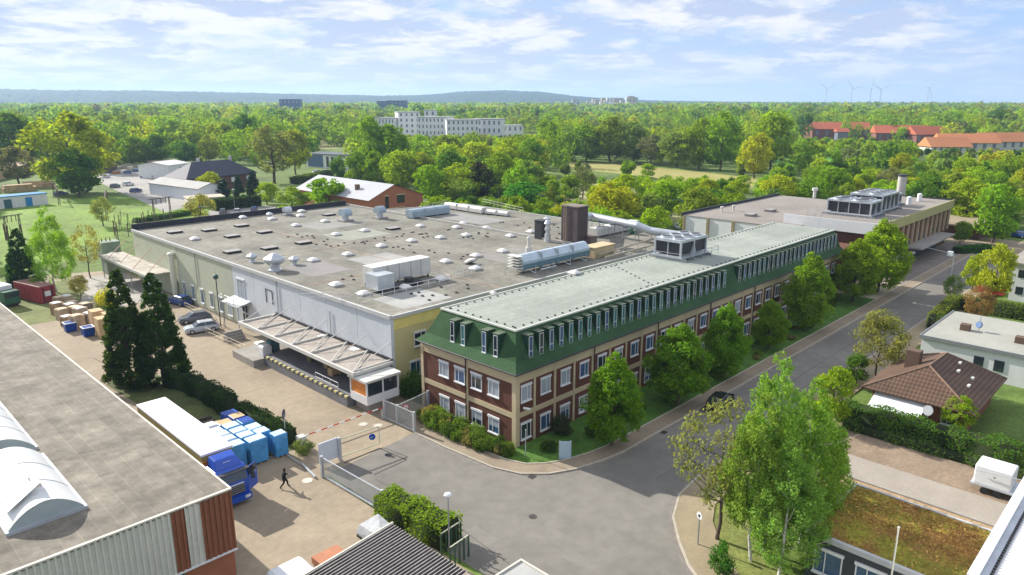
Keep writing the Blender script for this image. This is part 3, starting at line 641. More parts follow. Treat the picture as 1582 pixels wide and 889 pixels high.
a, b = at(915, 367, ZH), at(980, 353, ZH)
trough(a, b, 2.0, 1.5, 'long plain white housing on the roof under the big silver pipe', offwhite, ZH, .1)
# white air handling unit
p = at(568, 446, ZH); t = thing('air_handling_unit', 'large white air handling unit with a lower grey wing on the factory roof', 'air conditioner', p)
MB().box(p.x+.3, p.y-.8, ZH+.5, p.x+9.2, p.y+1.3, ZH+2.6).build('casing', offwhite, t)
MB().box(p.x-.8, p.y-3.3, ZH+.45, p.x+1.6, p.y-.81, ZH+2.2).build('side_casing', galv, t)
m = MB(); [m.box(p.x+x, p.y-.83, ZH+.5, p.x+x+.06, p.y-.8, ZH+2.6) for x in (2.4, 4.2, 6, 7.6)]; m.build('panel_seam', grey, t)
m = MB(); [m.box(x, y, ZH, x+.15, y+.15, ZH+.5) for x in (p.x+.5, p.x+4, p.x+8.8) for y in (p.y-.7, p.y+1.1)]; m.box(p.x+2, p.y-3, ZH+.1, p.x+6, p.y-1.4, ZH+.5); m.tube((p.x+4.6, p.y-2.2, ZH+.5), (p.x+4.6, p.y-2.2, ZH+.95), .6, n=12); m.build('support', dark, t)
def railing(pts, h, lab, z, m_=galv, nm='roof_railing', cat='railing', step=1.6, bars=(1, .5), r=.03):
    t = thing(nm, lab, cat, (pts[0][0], pts[0][1], z)); m = MB(); ps = MB()
    for a, b in zip(pts, pts[1:]):
        a = Vector((*a, z)); b = Vector((*b, z)); n = max(1, round((b-a).length/step))
        for k in bars: m.tube(a+Vector((0, 0, h*k)), b+Vector((0, 0, h*k)), r, n=5)
        for i in range(n+1): q = a.lerp(b, i/n); ps.tube(q, q+Vector((0, 0, h)), r, n=5)
    m.build('rail', m_, t); ps.build('post', m_, t); return t
q = p
railing([(q.x-4.5, q.y-4.6), (q.x+9, q.y-4.8), (q.x+9.4, q.y+.5)], .9, 'low thin white railing in front of the white air handling unit on the roof', ZH, white)
railing([(q.x-9, q.y+1), (q.x-4.5, q.y-3.2)], .9, 'short thin white railing round two skylights at the hall corner', ZH, white)
railing([(q.x+11, q.y-3.6), (q.x+16, q.y-2.6)], .9, 'thin white railing round a skylight right of the white air handling unit', ZH, white)
for a, b, l in (((688, 318), (655, 326), 'thin pale railing on the far roof edge beside the orange brick building'), ((745, 315), (808, 330), 'thin pale railing along the far roof edge before the trees')):
    a, b = at(*a, ZH), at(*b, ZH); railing([a[:2], b[:2]], 1.1, l, ZH, mat('pale_rail', (.6, .62, .5), .6))
# brown tower
bt = at(882, 377, ZH); t = thing('extraction_tower', 'tall dark brown square tower with a ladder standing on the factory roof', 'tower', bt)
brown = mat('brown_sheet', (.075, .055, .055), .6, .12, .8, wave=[('X', .5, .25)])
MB().box(bt.x-.2, bt.y-1.4, ZH, bt.x+2.4, bt.y+1.9, ZH+5.9).build('shaft', brown, t)
MB().box(bt.x-.3, bt.y-1.5, ZH+5.9, bt.x+2.5, bt.y+2.0, ZH+6.05).build('cap', mat('tower_cap', (.2, .17, .14), .7), t)
m = MB(); x = bt.x-.35
m.tube((x, bt.y+.8, ZH), (x, bt.y+.8, ZH+7.2), .04, n=5); m.tube((x, bt.y+1.25, ZH), (x, bt.y+1.25, ZH+7.2), .04, n=5)
for i in range(20): m.tube((x, bt.y+.8, ZH+.3+.33*i), (x, bt.y+1.25, ZH+.3+.33*i), .025, n=4)
m.path([(bt.x-.2, bt.y-1.3, ZH+6), (bt.x-.2, bt.y-1.3, ZH+7.1), (bt.x-.2, bt.y+.7, ZH+7.1)], .035, 5); m.path([(bt.x+2.2, bt.y-1.3, ZH+6), (bt.x+2.2, bt.y-1.3, ZH+7.1), (bt.x-.2, bt.y-1.3, ZH+7.1)], .035, 5); m.build('ladder', mat('ladder_tan', (.35, .27, .18), .6), t)
# silver flue + black box beside the tower
p = at(846, 374, ZH); t = thing('flue', 'slim silver flue with a conical cap in front of the brown tower', 'chimney', p)
m = MB(); m.tube(p, p+Vector((0, 0, 1.3)), .5, n=10); m.tube(p+Vector((0, 0, 1.3)), p+Vector((0, 0, 3.4)), .33, n=10); m.build('pipe', galv, t)
m = MB(); m.tube(p+Vector((0, 0, 3.0)), p+Vector((0, 0, 3.5)), .6, .3, 10); m.tube(p+Vector((0, 0, 1.9)), p+Vector((0, 0, 2.3)), .5, n=10); m.build('cap', galv, t)
p = at(838, 370, ZH); solo(MB().box(p.x-.4, p.y-.2, ZH, p.x+1.2, p.y+1.4, ZH+3.0).box(p.x-.5, p.y-.3, ZH+3.0, p.x+1.3, p.y+1.5, ZH+3.1), 'filter_box', dark, 'black upright box beside the silver flue on the factory roof', 'box', p)
p = at(817, 390, ZH); solo(MB().tube(p, p+Vector((0, 0, 2.1)), .28, n=10).tube(p, p+Vector((0, 0, .8)), .5, n=10).ball(p+Vector((0, 0, 2.1)), .34), 'flue', offwhite, 'short white flue left of the black box on the factory roof', 'chimney', p)
# big silver pipe
m = MB(); s = Vector((bt.x+2.3, bt.y+1.2, ZH+4.2)); a = at(912, 334, ZH+3); b = at(985, 349, ZH+2.6); c = at(1005, 357, ZH+1.9); d = at(1052, 364, ZH+1.6)
t = thing('exhaust_pipe', 'big silver exhaust pipe running from the brown tower across the roof on trestles', 'pipe', (a.x, a.y, ZH))
m.path([s, a, b, c, d], .62, 14); [m.ball(k, .63) for k in (a, b, c)]; m.build('pipe', galv, t)
for i in range(5):
    m = MB(); q = a.lerp(b, i/4); m.tube((q.x, q.y, q.z-.72), (q.x, q.y, q.z-.6), .66, n=10)
    m.tube((q.x-.5, q.y, ZH), (q.x-.5, q.y, q.z-.5), .06, n=5); m.tube((q.x+.5, q.y, ZH), (q.x+.5, q.y, q.z-.5), .06, n=5); m.build('trestle', grey, t)
for q in (c, d): MB().tube((q.x, q.y-.2, ZH), (q.x, q.y-.2, q.z-.5), .06, n=5).build('trestle', grey, t)
p = at(978, 362, ZH); solo(MB().ball(p+Vector((0, 0, .8)), .8).tube(p, p+Vector((0, 0, .8)), .5, n=10).tube(p+Vector((-.9, 0, .8)), p+Vector((.9, 0, .8)), .3, n=8), 'fan_unit', mat('fan_green', (.06, .16, .10), .5), 'dark green round fan unit beside the bend of the big silver pipe', 'fan', p)
p = at(905, 376, ZH); solo(MB().box(p.x, p.y-1, ZH, p.x+1.6, p.y+1, ZH+1.1).box(p.x-.1, p.y-1.1, ZH+1.1, p.x+1.7, p.y+1.1, ZH+1.16), 'roof_box', mat('brown_box', (.17, .13, .11), .7), 'low brown box on the roof right of the brown tower', 'box', p)
p = at(920, 396, ZH); solo(MB().box(p.x-1.5, p.y-1, ZH, p.x+3.2, p.y+1.2, ZH+1.5).box(p.x-1.6, p.y-1.1, ZH+1.5, p.x+3.3, p.y+1.3, ZH+1.58), 'roof_box', mat('tan_box', (.50, .40, .24), .7), 'tan sheet-clad box on the roof at the end of the pale blue duct', 'box', p)
for i, (u, v_) in enumerate((((925, 394), (1020, 366)), ((935, 398), (1035, 372)))):
    a, b = at(*u, ZH+.6), at(*v_, ZH+.6); m = MB(); m.tube(a, b, .14, n=8)
    for k in range(6): q = a.lerp(b, k/5); m.tube((q.x, q.y, ZH), (q.x, q.y, ZH+.6), .05, n=5)
    solo(m, 'roof_pipe', mat('pipe_tan', (.38, .34, .26), .6), ('thin tan pipe on low stands, upper of two parallel ones beside the green roof', 'thin tan pipe on low stands, lower of two parallel ones beside the green roof')[i], 'pipe', a)
# chiller on the office roof
def chiller(x, y, z, L1, W1, Hh, lab, fans=6, frame_=True):
    t = thing('chiller', lab, 'chiller', (x, y, z)); m = MB()
    for a in (0, L1/2, L1): 
        for b in (0, W1): m.box(x+a-.12, y+b-.12, z+.6, x+a+.12, y+b+.12, z+Hh)
    m.box(x-.3, y-.3, z+.35, x+L1+.3, y+W1+.3, z+.6); m.box(x-.15, y-.15, z+Hh-.35, x+L1+.15, y+W1+.15, z+Hh); m.build('frame', galv, t)
    m = MB(); m.box(x+.14, y+.1, z+.75, x+L1-.14, y+W1-.1, z+Hh-.36); m.build('coil', dark, t)
    m = MB(); k = max(2, int(W1/1.9)); [m.box(x-.02, y+W1*i/k-.09, z+.62, x+.12, y+W1*i/k+.09, z+Hh-.36) for i in range(1, k)]; k = max(2, int(L1/2.2)); [m.add([(x+L1*i/k-.75, y-.02, z+.62), (x+L1*i/k+.75, y-.02, z+.62), (x+L1*i/k, y-.02, z+Hh-.45), (x+L1*i/k-.75, y+.06, z+.62), (x+L1*i/k+.75, y+.06, z+.62), (x+L1*i/k, y+.06, z+Hh-.45)], [(0, 1, 2), (5, 4, 3), (0, 3, 4, 1), (1, 4, 5, 2), (2, 5, 3, 0)]) for i in range(1, k)]; m.build('panel', grey, t)
    for i in range(fans):
        fx = x+L1*(i//2+.5)/(fans/2); fy = y+W1*(.27 if i % 2 else .73); f = MB(); f.tube((fx, fy, z+Hh), (fx, fy, z+Hh+.22), W1*.2, n=16); f.tube((fx, fy, z+Hh+.2), (fx, fy, z+Hh+.23), W1*.17, n=16, m=1); f.build('fan', [galv, dark], t)
    m = MB()
    for a in (0, L1*.33, L1*.66, L1): m.box(x+a-.1, y-.9, z, x+a+.1, y+W1+.9, z+.35)
    m.build('plinth', grey, t); return t
chiller(81.4, 49.0, ZR, 6.3, 3.9, 2.75, 'white framed chiller on a steel deck on the long green roof')
railing([(80.6, 53.8), (80.6, 48.1), (89.6, 48.1), (89.6, 53.8)], 1.1, 'grey railing round the chiller on the green roof', ZR, grey, step=1.9)

# ============================================================ LOADING DOCK
t = thing('loading_dock', 'raised concrete loading dock with black and yellow edge along the long white wall', 'loading dock', (38.0, 60.2, 0))
MB().box(38.0, 61.2, 0, 43.2, 79, 1.2).build('platform', mat('dock_concrete', (.17, .17, .18), .85, .15, .6), t)
m = MB(); n = 36
for i in range(n): m.box(37.96, 61.2+17.8*i/n, 1.0, 38.25, 61.2+17.8*(i+1)/n-.004, 1.212, i % 2)
m.build('hazard_edge', [mat('hazard_yellow', (.5, .44, .2), .7, .15, 3), dark], t)
m = MB()
for y in (66.0, 72.5): m.box(42.2, y, 1.2, 43.2, y+1.2, 4.0)
m.build('pier', white, t)
for y0, y1 in ((67.4, 72.2), (61.6, 65.6)): MB().box(43.0, y0, 1.21, 43.19, y1, 3.7).build('dock_door', mat('dock_opening', (.025, .025, .03), .8), t)
MB().box(36.6, 79.0, 0, 43.2, 84.5, .9).build('ramp', concrete, t)
railing([(38.15, 63), (38.15, 67.5)], 1.0, 'short white handrail on the loading dock near the white booth', 1.2, white)
can = thing('canopy', 'long loading canopy with pale roofing and white trusses on the long white wall', 'canopy', (38.3, 60, 0))
pvc = mat('canopy_sheet', (.33, .29, .25), .7, .2, .5, v2=.2, s2=3, wave=[('Y', .6, .08)])
MB().box(38.3, 60.0, 3.86, 43.1, 85.4, 3.98).build('roof', pvc, can)
m = MB()
m.box(38.1, 59.9, 3.74, 38.32, 85.5, 4.14); m.box(38.3, 59.9, 3.74, 43.1, 60.02, 4.1); m.box(38.3, 85.38, 3.74, 43.1, 85.5, 4.1); m.build('edge_beam', offwhite, can)
m = MB()
for i in range(7):
    y = 60.4+4.1*i; m.box(38.3, y-.06, 3.99, 43.1, y+.06, 4.18)
    m.tube((38.6, y, 4.15), (43.15, y+.1, 6.0), .05, n=5)
    if i < 6: m.tube((38.5, y, 4.15), (43.0, y+4.1, 4.25), .06, n=5)
m.build('truss', offwhite, can)
MB().box(43.08, 60, 3.985, 43.18, 85.4, 4.3).build('flashing', dark, can)
p = Vector((38.3, 58.0, 0)); bt2 = thing('gatehouse', 'small white glazed gatehouse with orange inside at the end of the loading dock', 'booth', (38.6, 58.3, 0))
MB().box(38.9, 58.6, 0, 41.9, 60.9, 1.0).build('plinth', concrete, bt2)
m = MB(); m.box(38.4, 58.1, 1.0, 42.4, 61.1, 1.9)
for x, y in ((38.4, 58.1), (42.25, 58.1), (38.4, 60.95), (40.35, 58.1)): m.box(x, y, 1.9, x+.15, y+.15, 3.4)
m.build('wall', white, bt2); MB().box(38.2, 57.9, 3.4, 42.6, 61.2, 3.65).build('roof', offwhite, bt2)
MB().box(38.47, 58.3, 1.9, 38.5, 60.9, 3.4).build('orange_panel', mat('orange_panel', (.62, .22, .04), .5, .15, 1.5), bt2)
MB().box(38.6, 58.17, 1.9, 42.2, 58.2, 3.4).build('pane', glass, bt2)
MB().box(42.3, 58.3, 1.9, 42.33, 60.9, 3.4).build('pane', glass, bt2)
# entrance porch with stairs on the long wall
t = thing('entrance_porch', 'grey metal canopy over the factory entrance on the long wall', 'canopy', (41.4, 92.5, 0))
MB().ext([(41.2, 3.75), (41.2, 3.85), (43.2, 4.35), (43.2, 4.2)], 'y', 92.2, 97.2).build('roof', grey, t)
for y in (92.4, 97.0): MB().tube((41.35, y, 0), (41.35, y, 3.8), .06, n=6).build('post', grey, t)
railing([(41.2, 97.2), (41.2, 93.2)], 1.0, 'thin railing on top of the grey entrance canopy', 3.95, galv)
railing([(38.2, 96), (38.6, 84.9)], .95, 'brown and white handrail from the entrance door towards the canopy', 0, mat('rail_tan', (.6, .5, .38), .6), step=1.3)
m = MB(); [m.box(38.6, 91.0-.35*i, 0, 41, 91.35-.35*i, 1.2-.3*i) for i in range(4)]; solo(m, 'entrance_steps', concrete, 'short flight of grey steps below the factory entrance', 'steps', (39, 90, 0))
railing([(41.6, 118), (41.4, 97.6)], .85, 'row of low posts with white-topped rails along the cream wall', 0, mat('rail_tan', (.6, .5, .38)), nm='guard_rail', step=2.2)
m = MB(); p = Vector((41.0, 98.3, 0)); 
o = thing('wall_lamp', 'dark floodlight mast standing at the long wall near the entrance canopy', 'lamp', (41.0, 97.6, 0)); MB().tube((41.0, 97.6, 0), (41.0, 97.6, 7.2), .07, n=6).build('pole', dark, o); MB().ball((41.0, 97.6, 7.3), .38).build('head', mat('mast_green', (.05, .10, .08), .5), o)
# side canopy far left
t = thing('canopy', 'old flat canopy with rusty struts at the far end of the cream wall', 'canopy', (39.5, 119, 0))
MB().box(39.2, 119.5, 4.0, 43.2, 142, 4.12).build('roof', mat('old_canopy', (.40, .36, .30), .8, .18, .5, brick=(6, 4, 0, .12, .55, .05)), t)
m = MB(); m.box(39.0, 119.4, 3.8, 39.2, 142.1, 4.2); m.build('edge_beam', mat('faded_beam', (.45, .43, .38), .7), t)
m = MB()
for y in (120, 126, 132, 138): m.tube((39.4, y, 4.1), (43.2, y+2, 6.6), .06, n=5)
m.build('strut', mat('rusty_strut', (.5, .33, .24), .8), t)
for y in (119.8, 127, 134, 141): MB().tube((39.3, y, 0), (39.3, y, 3.9), .08, n=6).build('post', grey, t)
solo(MB().box(40.5, 143, 0, 44.5, 146, 2.9).ext([(40.3, 2.9), (42.5, 3.6), (44.7, 2.9)], 'y', 142.8, 146.2), 'shed', [mat('green_grey_shed', (.20, .24, .19), .8)], 'small grey-green shed behind the old flat canopy', 'shed', (42, 144, 0))
o = solo(MB().tube((39.9, 118.2, 0), (39.9, 118.2, 3.0), 1.0, n=14).ball((39.9, 118.2, 3.0), 1.0, .5, half=True), 'storage_tank', galv, 'upright grey storage tank under the edge of the old canopy', 'tank', (39.9, 118.2, 0))

# ============================================================ FAR BUILDING
t = thing('production_building', 'far flat-roofed brick building with pale ribs and a deep yellow-green fascia', 'building', (137, 42, 0))
MB().box(137.2, 42.7, 0, 182, 60, 9.4).build('wall', brickred, t)
MB().box(136.6, 42.0, 7.9, 182.8, 42.25, 9.7).build('fascia', mat('olive_fascia', (.36, .33, .15), .7, .08, .5), t)
MB().box(136.55, 42.0, 7.6, 136.8, 60, 9.7).build('white_fascia', white, t)
MB().box(136.8, 42.25, 9.4, 182.7, 60, 9.5).build('roof', mat('felt_brown', (.24, .215, .19), .95, .15, .1, v2=.1, s2=1.5), t)
MB().box(182.5, 42.25, 9.4, 182.8, 60, 9.75).build('roof_edge', mat('bitumen_dark', (.035, .037, .045)), t)
for i in range(14): MB().box(141+3.15*i, 42.35, 3.2, 141.3+3.15*i, 42.72, 7.9).build('rib', beige, t)
for i in range(13): 
    if i % 3 != 2: MB().box(141.6+3.15*i, 42.6, 3.6, 143.6+3.15*i, 42.69, 4.6).build('window', glass, t)
MB().box(153, 39.4, 3.0, 176, 42.7, 3.3).build('canopy', concrete, t); MB().box(138, 39.4, 3.0, 149, 42.7, 3.3).build('canopy', concrete, t)
MB().box(139, 42.62, 0, 176, 42.69, 2.7).build('shopfront', dark, t)
t = thing('rear_wing', 'lower rear wing with white walls and brown piers behind the green-roofed office', 'building', (131, 60, 0))
MB().box(131.5, 60.05, 0, 176, 79, 7.9).build('wall', white, t); MB().box(131.4, 56, 7.9, 176.1, 79.2, 8.0).build('roof', MATS['felt_brown'], t)
MB().box(131.3, 79, 7.7, 176.2, 79.4, 8.5).build('parapet', MATS['bitumen_dark'], t)
for y in (62, 67.5, 73, 78.5): MB().box(131.2, y, 0, 131.5, y+.5, 7.9).build('pier', mat('pier_brown', (.30, .25, .14), .8), t)
MB().box(119.6, 43.5, 0, 131.4, 57, 6.5).build('link_wing', brickred, t)
for q, l in (((1115, 328), 'small white vent pipe on the left of the rear wing roof'), ((1133, 326), 'small white vent pipe on the rear wing roof, second from the left'), ((1258, 306), 'tall white vent hood on the rear wing roof')):
    p = at(q[0], q[1], 8); s = 1.6 if 'tall' in l else .8
    solo(MB().tube(p, p+Vector((0, 0, 1.2*s)), .25*s, n=8).tube(p+Vector((0, 0, 1.1*s)), p+Vector((0, 0, 1.5*s)), .45*s, n=8), 'roof_vent', offwhite, l, 'roof vent', p)
for q, l in (((1160, 334), 'low brown roof hatch on the rear wing, nearer the camera of two'), ((1190, 327), 'low brown roof hatch on the rear wing, farther of two')):
    p = at(q[0], q[1], 8); solo(MB().box(p.x-1.2, p.y-.8, 8, p.x+1.2, p.y+.8, 8.4).box(p.x-1.3, p.y-.9, 8.4, p.x+1.3, p.y+.9, 8.5), 'smoke_hatch', MATS['hatch_lid'], l, 'roof hatch', p)
chiller(143.5, 46.5, 9.5, 5.5, 8.0, 3.0, 'big white cooling unit with four dark bays at the near end of the far roof', 4)
chiller(151, 47.0, 9.5, 9.5, 6, 3.6, 'long blue-grey bank of fan coolers behind the four-bay unit on the far roof', 8)
chiller(163, 48.5, 9.5, 4.5, 4.5, 2.6, 'small pale cooler behind the long fan bank on the far roof', 2)
railing([(138, 44.5), (138, 56), (143, 57.5)], 1.3, 'pale railing at the near end of the far building roof', 9.5, galv, step=2.5)
p = at(1391, 302, 9.5); t = thing('chimney', 'thick round silver chimney behind the far building', 'chimney', p); MB().tube((p.x, p.y, 0), (p.x, p.y, 13.9), .95, n=16).build('shaft', mat('chimney_grey', (.42, .40, .37), .6, .12, .5), t); MB().tube((p.x, p.y, 13.9), (p.x, p.y, 14.3), 1.05, n=16).build('rim', dark, t)
for q, l in (((1404, 316), 'small white cylinder on the far roof beside the chimney'), ((1420, 311), 'small white drum near the end of the far roof')):
    p = at(q[0], q[1], 9.5); solo(MB().tube(p, p+Vector((0, 0, 1.5)), .5, n=10).ball(p+Vector((0, 0, 1.5)), .5, .4, half=True), 'roof_drum', white, l, 'roof vent', p)
t = thing('low_pavilion', 'low brown flat-roofed pavilion beyond the far building', 'building', (196, 44, 0))
a = at(1457, 345, 3.2); b = at(1500, 352, 3.2)
MB().box(a.x+1, b.y-1, 0, a.x+15, a.y+9, 3.0).build('wall', mat('pavilion_brick', (.13, .07, .05), .9), t); MB().box(a.x-1, b.y-2.5, 3.0, a.x+17, a.y+11, 3.35).build('roof', mat('pavilion_roof', (.27, .22, .15), .9, .12, .2), t)

# ============================================================ WAREHOUSE lower left
WZ, WX, WY = 6.5, 17.5, 42.8
t = thing('warehouse', 'low-pitched warehouse with a weathered bitumen roof, corrugated walls and rust-red stripes', 'building', (WX, WY, 0))
wroof = mat('weathered_bitumen', (.195, .175, .14), .95, .32, .3, v2=.25, s2=1.3, brick=(7.3, 1.0, R(90), .03, 1.22, .10), bump=.25)
MB().box(-14, WY+.1, WZ-.25, WX, 112, WZ).build('roof', wroof, t)
MB().box(-14, WY+.4, 0, WX-.2, 111.8, WZ-.26).build('wall', mat('warehouse_wall', (.40, .39, .37), .8), t)
def corr(x0, x1, z0, z1, y, pitch, dep):
    m = MB(); x = x0; vs = []
    while x < x1-.01:
        for dx, dy in ((0, 0), (.18, 0), (.28, dep), (.72, dep), (.82, 0)): vs.append((min(x+dx*pitch, x1), y+dy))
        x += pitch
    vs.append((x1, y)); n = len(vs)
    m.add([(a, b, z0) for a, b in vs]+[(a, b, z1) for a, b in vs], [(i, i+1, n+i+1, n+i) for i in range(n-1)]); return m
cw = mat('corrugated_pale', (.60, .575, .51), .55, .06, .4, v2=.06, s2=3); cr = mat('corrugated_rust', (.25, .095, .048), .6, .12, .5, v2=.1, s2=4)
for x0, x1, m_ in ((-14, 13.66, cw), (13.66, 14.5, cr), (14.5, 15.45, cw), (15.45, WX+.02, cr)): corr(x0, x1, 2.1, WZ-.05, WY+.02, .34, .10).build('cladding', m_, t)
MB().box(-14, WY-.06, WZ-.06, WX+.04, WY+.12, WZ+.05).box(WX-.06, WY+.12, WZ-.06, WX+.06, 112, WZ+.05).build('roof_edge', mat('edge_cream', (.66, .62, .52), .6), t)
MB().box(-14, WY-.05, 2.0, WX+.03, WY+.1, 2.1).build('sill_trim', white, t)
MB().box(WX-3.3, WY+.25, 0, WX-.1, WY+.39, 2.0).build('base_wall', mat('brick_orange', (.34, .13, .07), .85, .1, 1), t)
MB().box(WX-5.2, WY+.25, .3, WX-3.4, WY+.38, 1.95).build('window', tealg, t)
polym = mat('acrylic_vault', (.66, .67, .65), .35, .05, .5); 
def vault(y0, y1, lab, first):
    v_ = thing('barrel_rooflight', lab, 'skylight', (8, y0, WZ)); m = MB(); x0, x1, rise, n = 6.1, 10.1, 1.15, 12
    pr = [(x0+(x1-x0)*i/n, WZ+.25+rise*math.sin(math.pi*i/n)**.85) for i in range(n+1)]
    ks = int((y1-y0)/2.6); ys = [y0+(y1-y0)*i/ks for i in range(ks+1)]
    for a, b in zip(ys, ys[1:]):
        q = MB(); q.add([(p[0], a+.02, p[1]) for p in pr]+[(p[0], b-.02, p[1]) for p in pr], [(i, i+1, n+2+i, n+1+i) for i in range(n)], 0, True); q.build('panel', polym, v_)
    for ye in (y0+.03, y1-.03): q = MB(); q.add([(p[0], ye, p[1]) for p in pr]+[(x1, ye, WZ+.2), (x0, ye, WZ+.2)], [tuple(range(n+3))]); q.build('end_panel', mat('vault_end', (.33, .38, .38), .3), v_)
    q = MB(); q.box(x0-.15, y0-.1, WZ, x1+.15, y1+.1, WZ+.22)
    for yy in ys[1:-1]:
        for i in range(n): q.tube((pr[i][0], yy, pr[i][1]+.01), (pr[i+1][0], yy, pr[i+1][1]+.01), .025, n=4, cap=False)
    q.build('curb', galv, v_)
    if first:
        q = MB(); q.add([(6.35, y0+.9, WZ+.95), (6.35, y0+3.6, WZ+.95), (8.3, y0+3.7, WZ+2.35), (8.3, y0+1.3, WZ+2.0)], [(0, 1, 2, 3)]); q.add([(6.35, y0+.9, WZ+.99), (6.35, y0+3.6, WZ+.99), (8.3, y0+3.7, WZ+2.39), (8.3, y0+1.3, WZ+2.04)], [(3, 2, 1, 0)]); q.build('open_flap', polym, v_)
        q = MB(); q.box(7.9, y0+2.3, WZ+1.22, 8.5, y0+2.7, WZ+1.5); q.tube((8.2, y0+2.5, WZ+1.3), (7.9, y0+2.4, WZ+2.1), .05, n=5); q.build('opener', mat('opener_tan', (.62, .52, .42), .6), v_)
vault(46.9, 56.6, 'white barrel rooflight on the warehouse with its flap standing open', True)
vault(58.2, 76, 'closed white barrel rooflight on the warehouse, farther from the camera', False)

# ============================================================ LOWER EDGE: garage with dark corrugated roof, white corner
ga = at(606, 810, 3.6)
t = thing('garage', 'garage with a dark corrugated roof and a stone-capped ridge by the street hedge', 'building', (ga.x-4, ga.y-5, 0))
m = MB(); gx, gy = ga.x, ga.y; n = 40; 
slate = mat('dark_corrugated', (.085, .08, .082), .6, .35, .5, v2=.2, s2=4)
slatel = mat('corrugated_ridge_light', (.33, .30, .27), .8, .2, 2)
def build_groof(xa, za, xb, zb, y0, y1):
    m = MB(); pitch = .27; k = int(abs(y1-y0)/pitch)
    for i in range(k):
        y = y0+pitch*i
        for (a, b, ha, hb, mm_) in ((0, .35, 0, .02, 0), (.35, .5, .02, .12, 0), (.5, .72, .12, .12, 1), (.72, 1.0, .12, 0, 0)):
            m.add([(xa, y+a*pitch, za+ha), (xb, y+a*pitch, zb+ha), (xb, y+b*pitch, zb+hb), (xa, y+b*pitch, za+hb)], [(0, 1, 2, 3)], mm_)
    return m
build_groof(gx-10, 2.7, gx+.0, 3.6, gy-7.6, gy).build('roof', [slate, slatel], t)
build_groof(gx-10, 2.7, gx+.0, 3.6, gy-18, gy-8.1).build('roof', [slate, slatel], t)
m = MB(); [m.box(gx-10+.55*i, gy-8.15, 2.75+.9*(i/18.2), gx-9.5+.55*i, gy-7.55, 2.98+.9*(i/18.2)) for i in range(18)]; m.build('ridge_cap', mat('ridge_stone', (.30, .25, .21), .95, .25, 2), t)
MB().box(gx-9.8, gy-18, 0, gx-.2, gy-.1, 2.5).build('wall', brickred, t)
m = MB(); m.add([(gx-10.1, gy+.05, 2.62), (gx+.05, gy+.05, 3.52), (gx+.05, gy-.05, 3.52), (gx-10.1, gy-.05, 2.62), (gx-10.1, gy+.05, 2.86), (gx+.05, gy+.05, 3.76), (gx+.05, gy-.05, 3.76), (gx-10.1, gy-.05, 2.86)], [(0, 3, 2, 1), (4, 5, 6, 7), (0, 1, 5, 4), (1, 2, 6, 5), (2, 3, 7, 6), (3, 0, 4, 7)]); m.build('verge_trim', mat('edge_cream', (.66, .62, .52)), t)
p = at(805, 864, 3.0); t = thing('flat_annex', 'corner of a flat grey roof with a pale edge at the bottom of the picture', 'building', (p.x-3, p.y-3, 0))
MB().box(p.x-7, p.y-9, 0, p.x-.1, p.y-.1, 2.7).build('wall', offwhite, t); MB().box(p.x-7.1, p.y-9.1, 2.7, p.x, p.y, 2.95).build('roof', mat('annex_roof', (.36, .36, .34), .9, .1, .5), t); MB().box(p.x-7.1, p.y-.12, 2.951, p.x, p.y, 3.05).box(p.x-.12, p.y-9.1, 2.951, p.x, p.y-.121, 3.05).build('roof_edge', mat('edge_cream', (.6, .6, .5)), t)

# ============================================================ RIGHT: sedum-roofed block, white block, bungalow, houses
t = thing('sedum_roof_building', 'low dark-walled building with a brown and yellow-green sedum roof', 'building', (44, 7, 0))
MB().box(44.0, -14, 0, 52.3, 15.6, 3.3).build('wall', mat('anthracite_wall', (.05, .053, .058), .7, .1, 1), t)
sed = mat('sedum', (.23, .15, .04), .98, .35, .35, v2=.45, s2=5, bump=.8)
nt_ = sed.node_tree; Pn = nt_.nodes['Principled BSDF']; lk = Pn.inputs['Base Color'].links[0].from_socket
nz_ = nt_.nodes.new('ShaderNodeTexNoise'); nz_.inputs['Scale'].default_value = .32; nz_.inputs['Detail'].default_value = 6; nz_.inputs['Roughness'].default_value = .7
g_ = nt_.nodes.new('ShaderNodeNewGeometry'); nt_.links.new(g_.outputs['Position'], nz_.inputs['Vector'])
r_ = nt_.nodes.new('ShaderNodeValToRGB'); r_.color_ramp.elements[0].position = .42; r_.color_ramp.elements[1].position = .58
r_.color_ramp.elements[0].color = (1, .8, .85, 1); r_.color_ramp.elements[1].color = (.9, 1.3, .6, 1)
mm_ = nt_.nodes.new('ShaderNodeMixRGB'); mm_.blend_type = 'MULTIPLY'; mm_.inputs[0].default_value = 1
nt_.links.new(nz_.outputs[0], r_.inputs[0]); nt_.links.new(lk, mm_.inputs[1]); nt_.links.new(r_.outputs[0], mm_.inputs[2]); nt_.links.new(mm_.outputs[0], Pn.inputs['Base Color'])
MB().box(44.15, -14, 3.3, 52.2, 15.5, 3.46).build('roof', sed, t)
MB().box(43.85, -14, 3.2, 44.14, 15.8, 3.55).box(44.14, 15.51, 3.2, 52.4, 15.8, 3.549).box(52.21, -14, 3.2, 52.4, 15.51, 3.548).build('roof_edge', mat('grey_edge', (.42, .43, .44), .5), t)
n = 1500; C = np.stack([rng.uniform(44.3, 52.1, n*4), rng.uniform(0, 15.3, n*4), np.full(n*4, 3.5)], 1); keep = (C[:, 0] > 47.5) | (rng.uniform(0, 1, n*4) < .35); C = C[keep]; C[:, 2] += rng.uniform(0, .1, len(C))
me = qmesh('sedum_tuft', quads(C-np.array([44, 7, 0]), unit(len(C)), rng.uniform(.04, .11, len(C))), [foliage('sedum_leaf', (.34, .21, .07), .1, .6)]); o = bpy.data.objects.new('sedum_tuft', me); COL.objects.link(o); o.parent = t; o['kind'] = 'stuff'
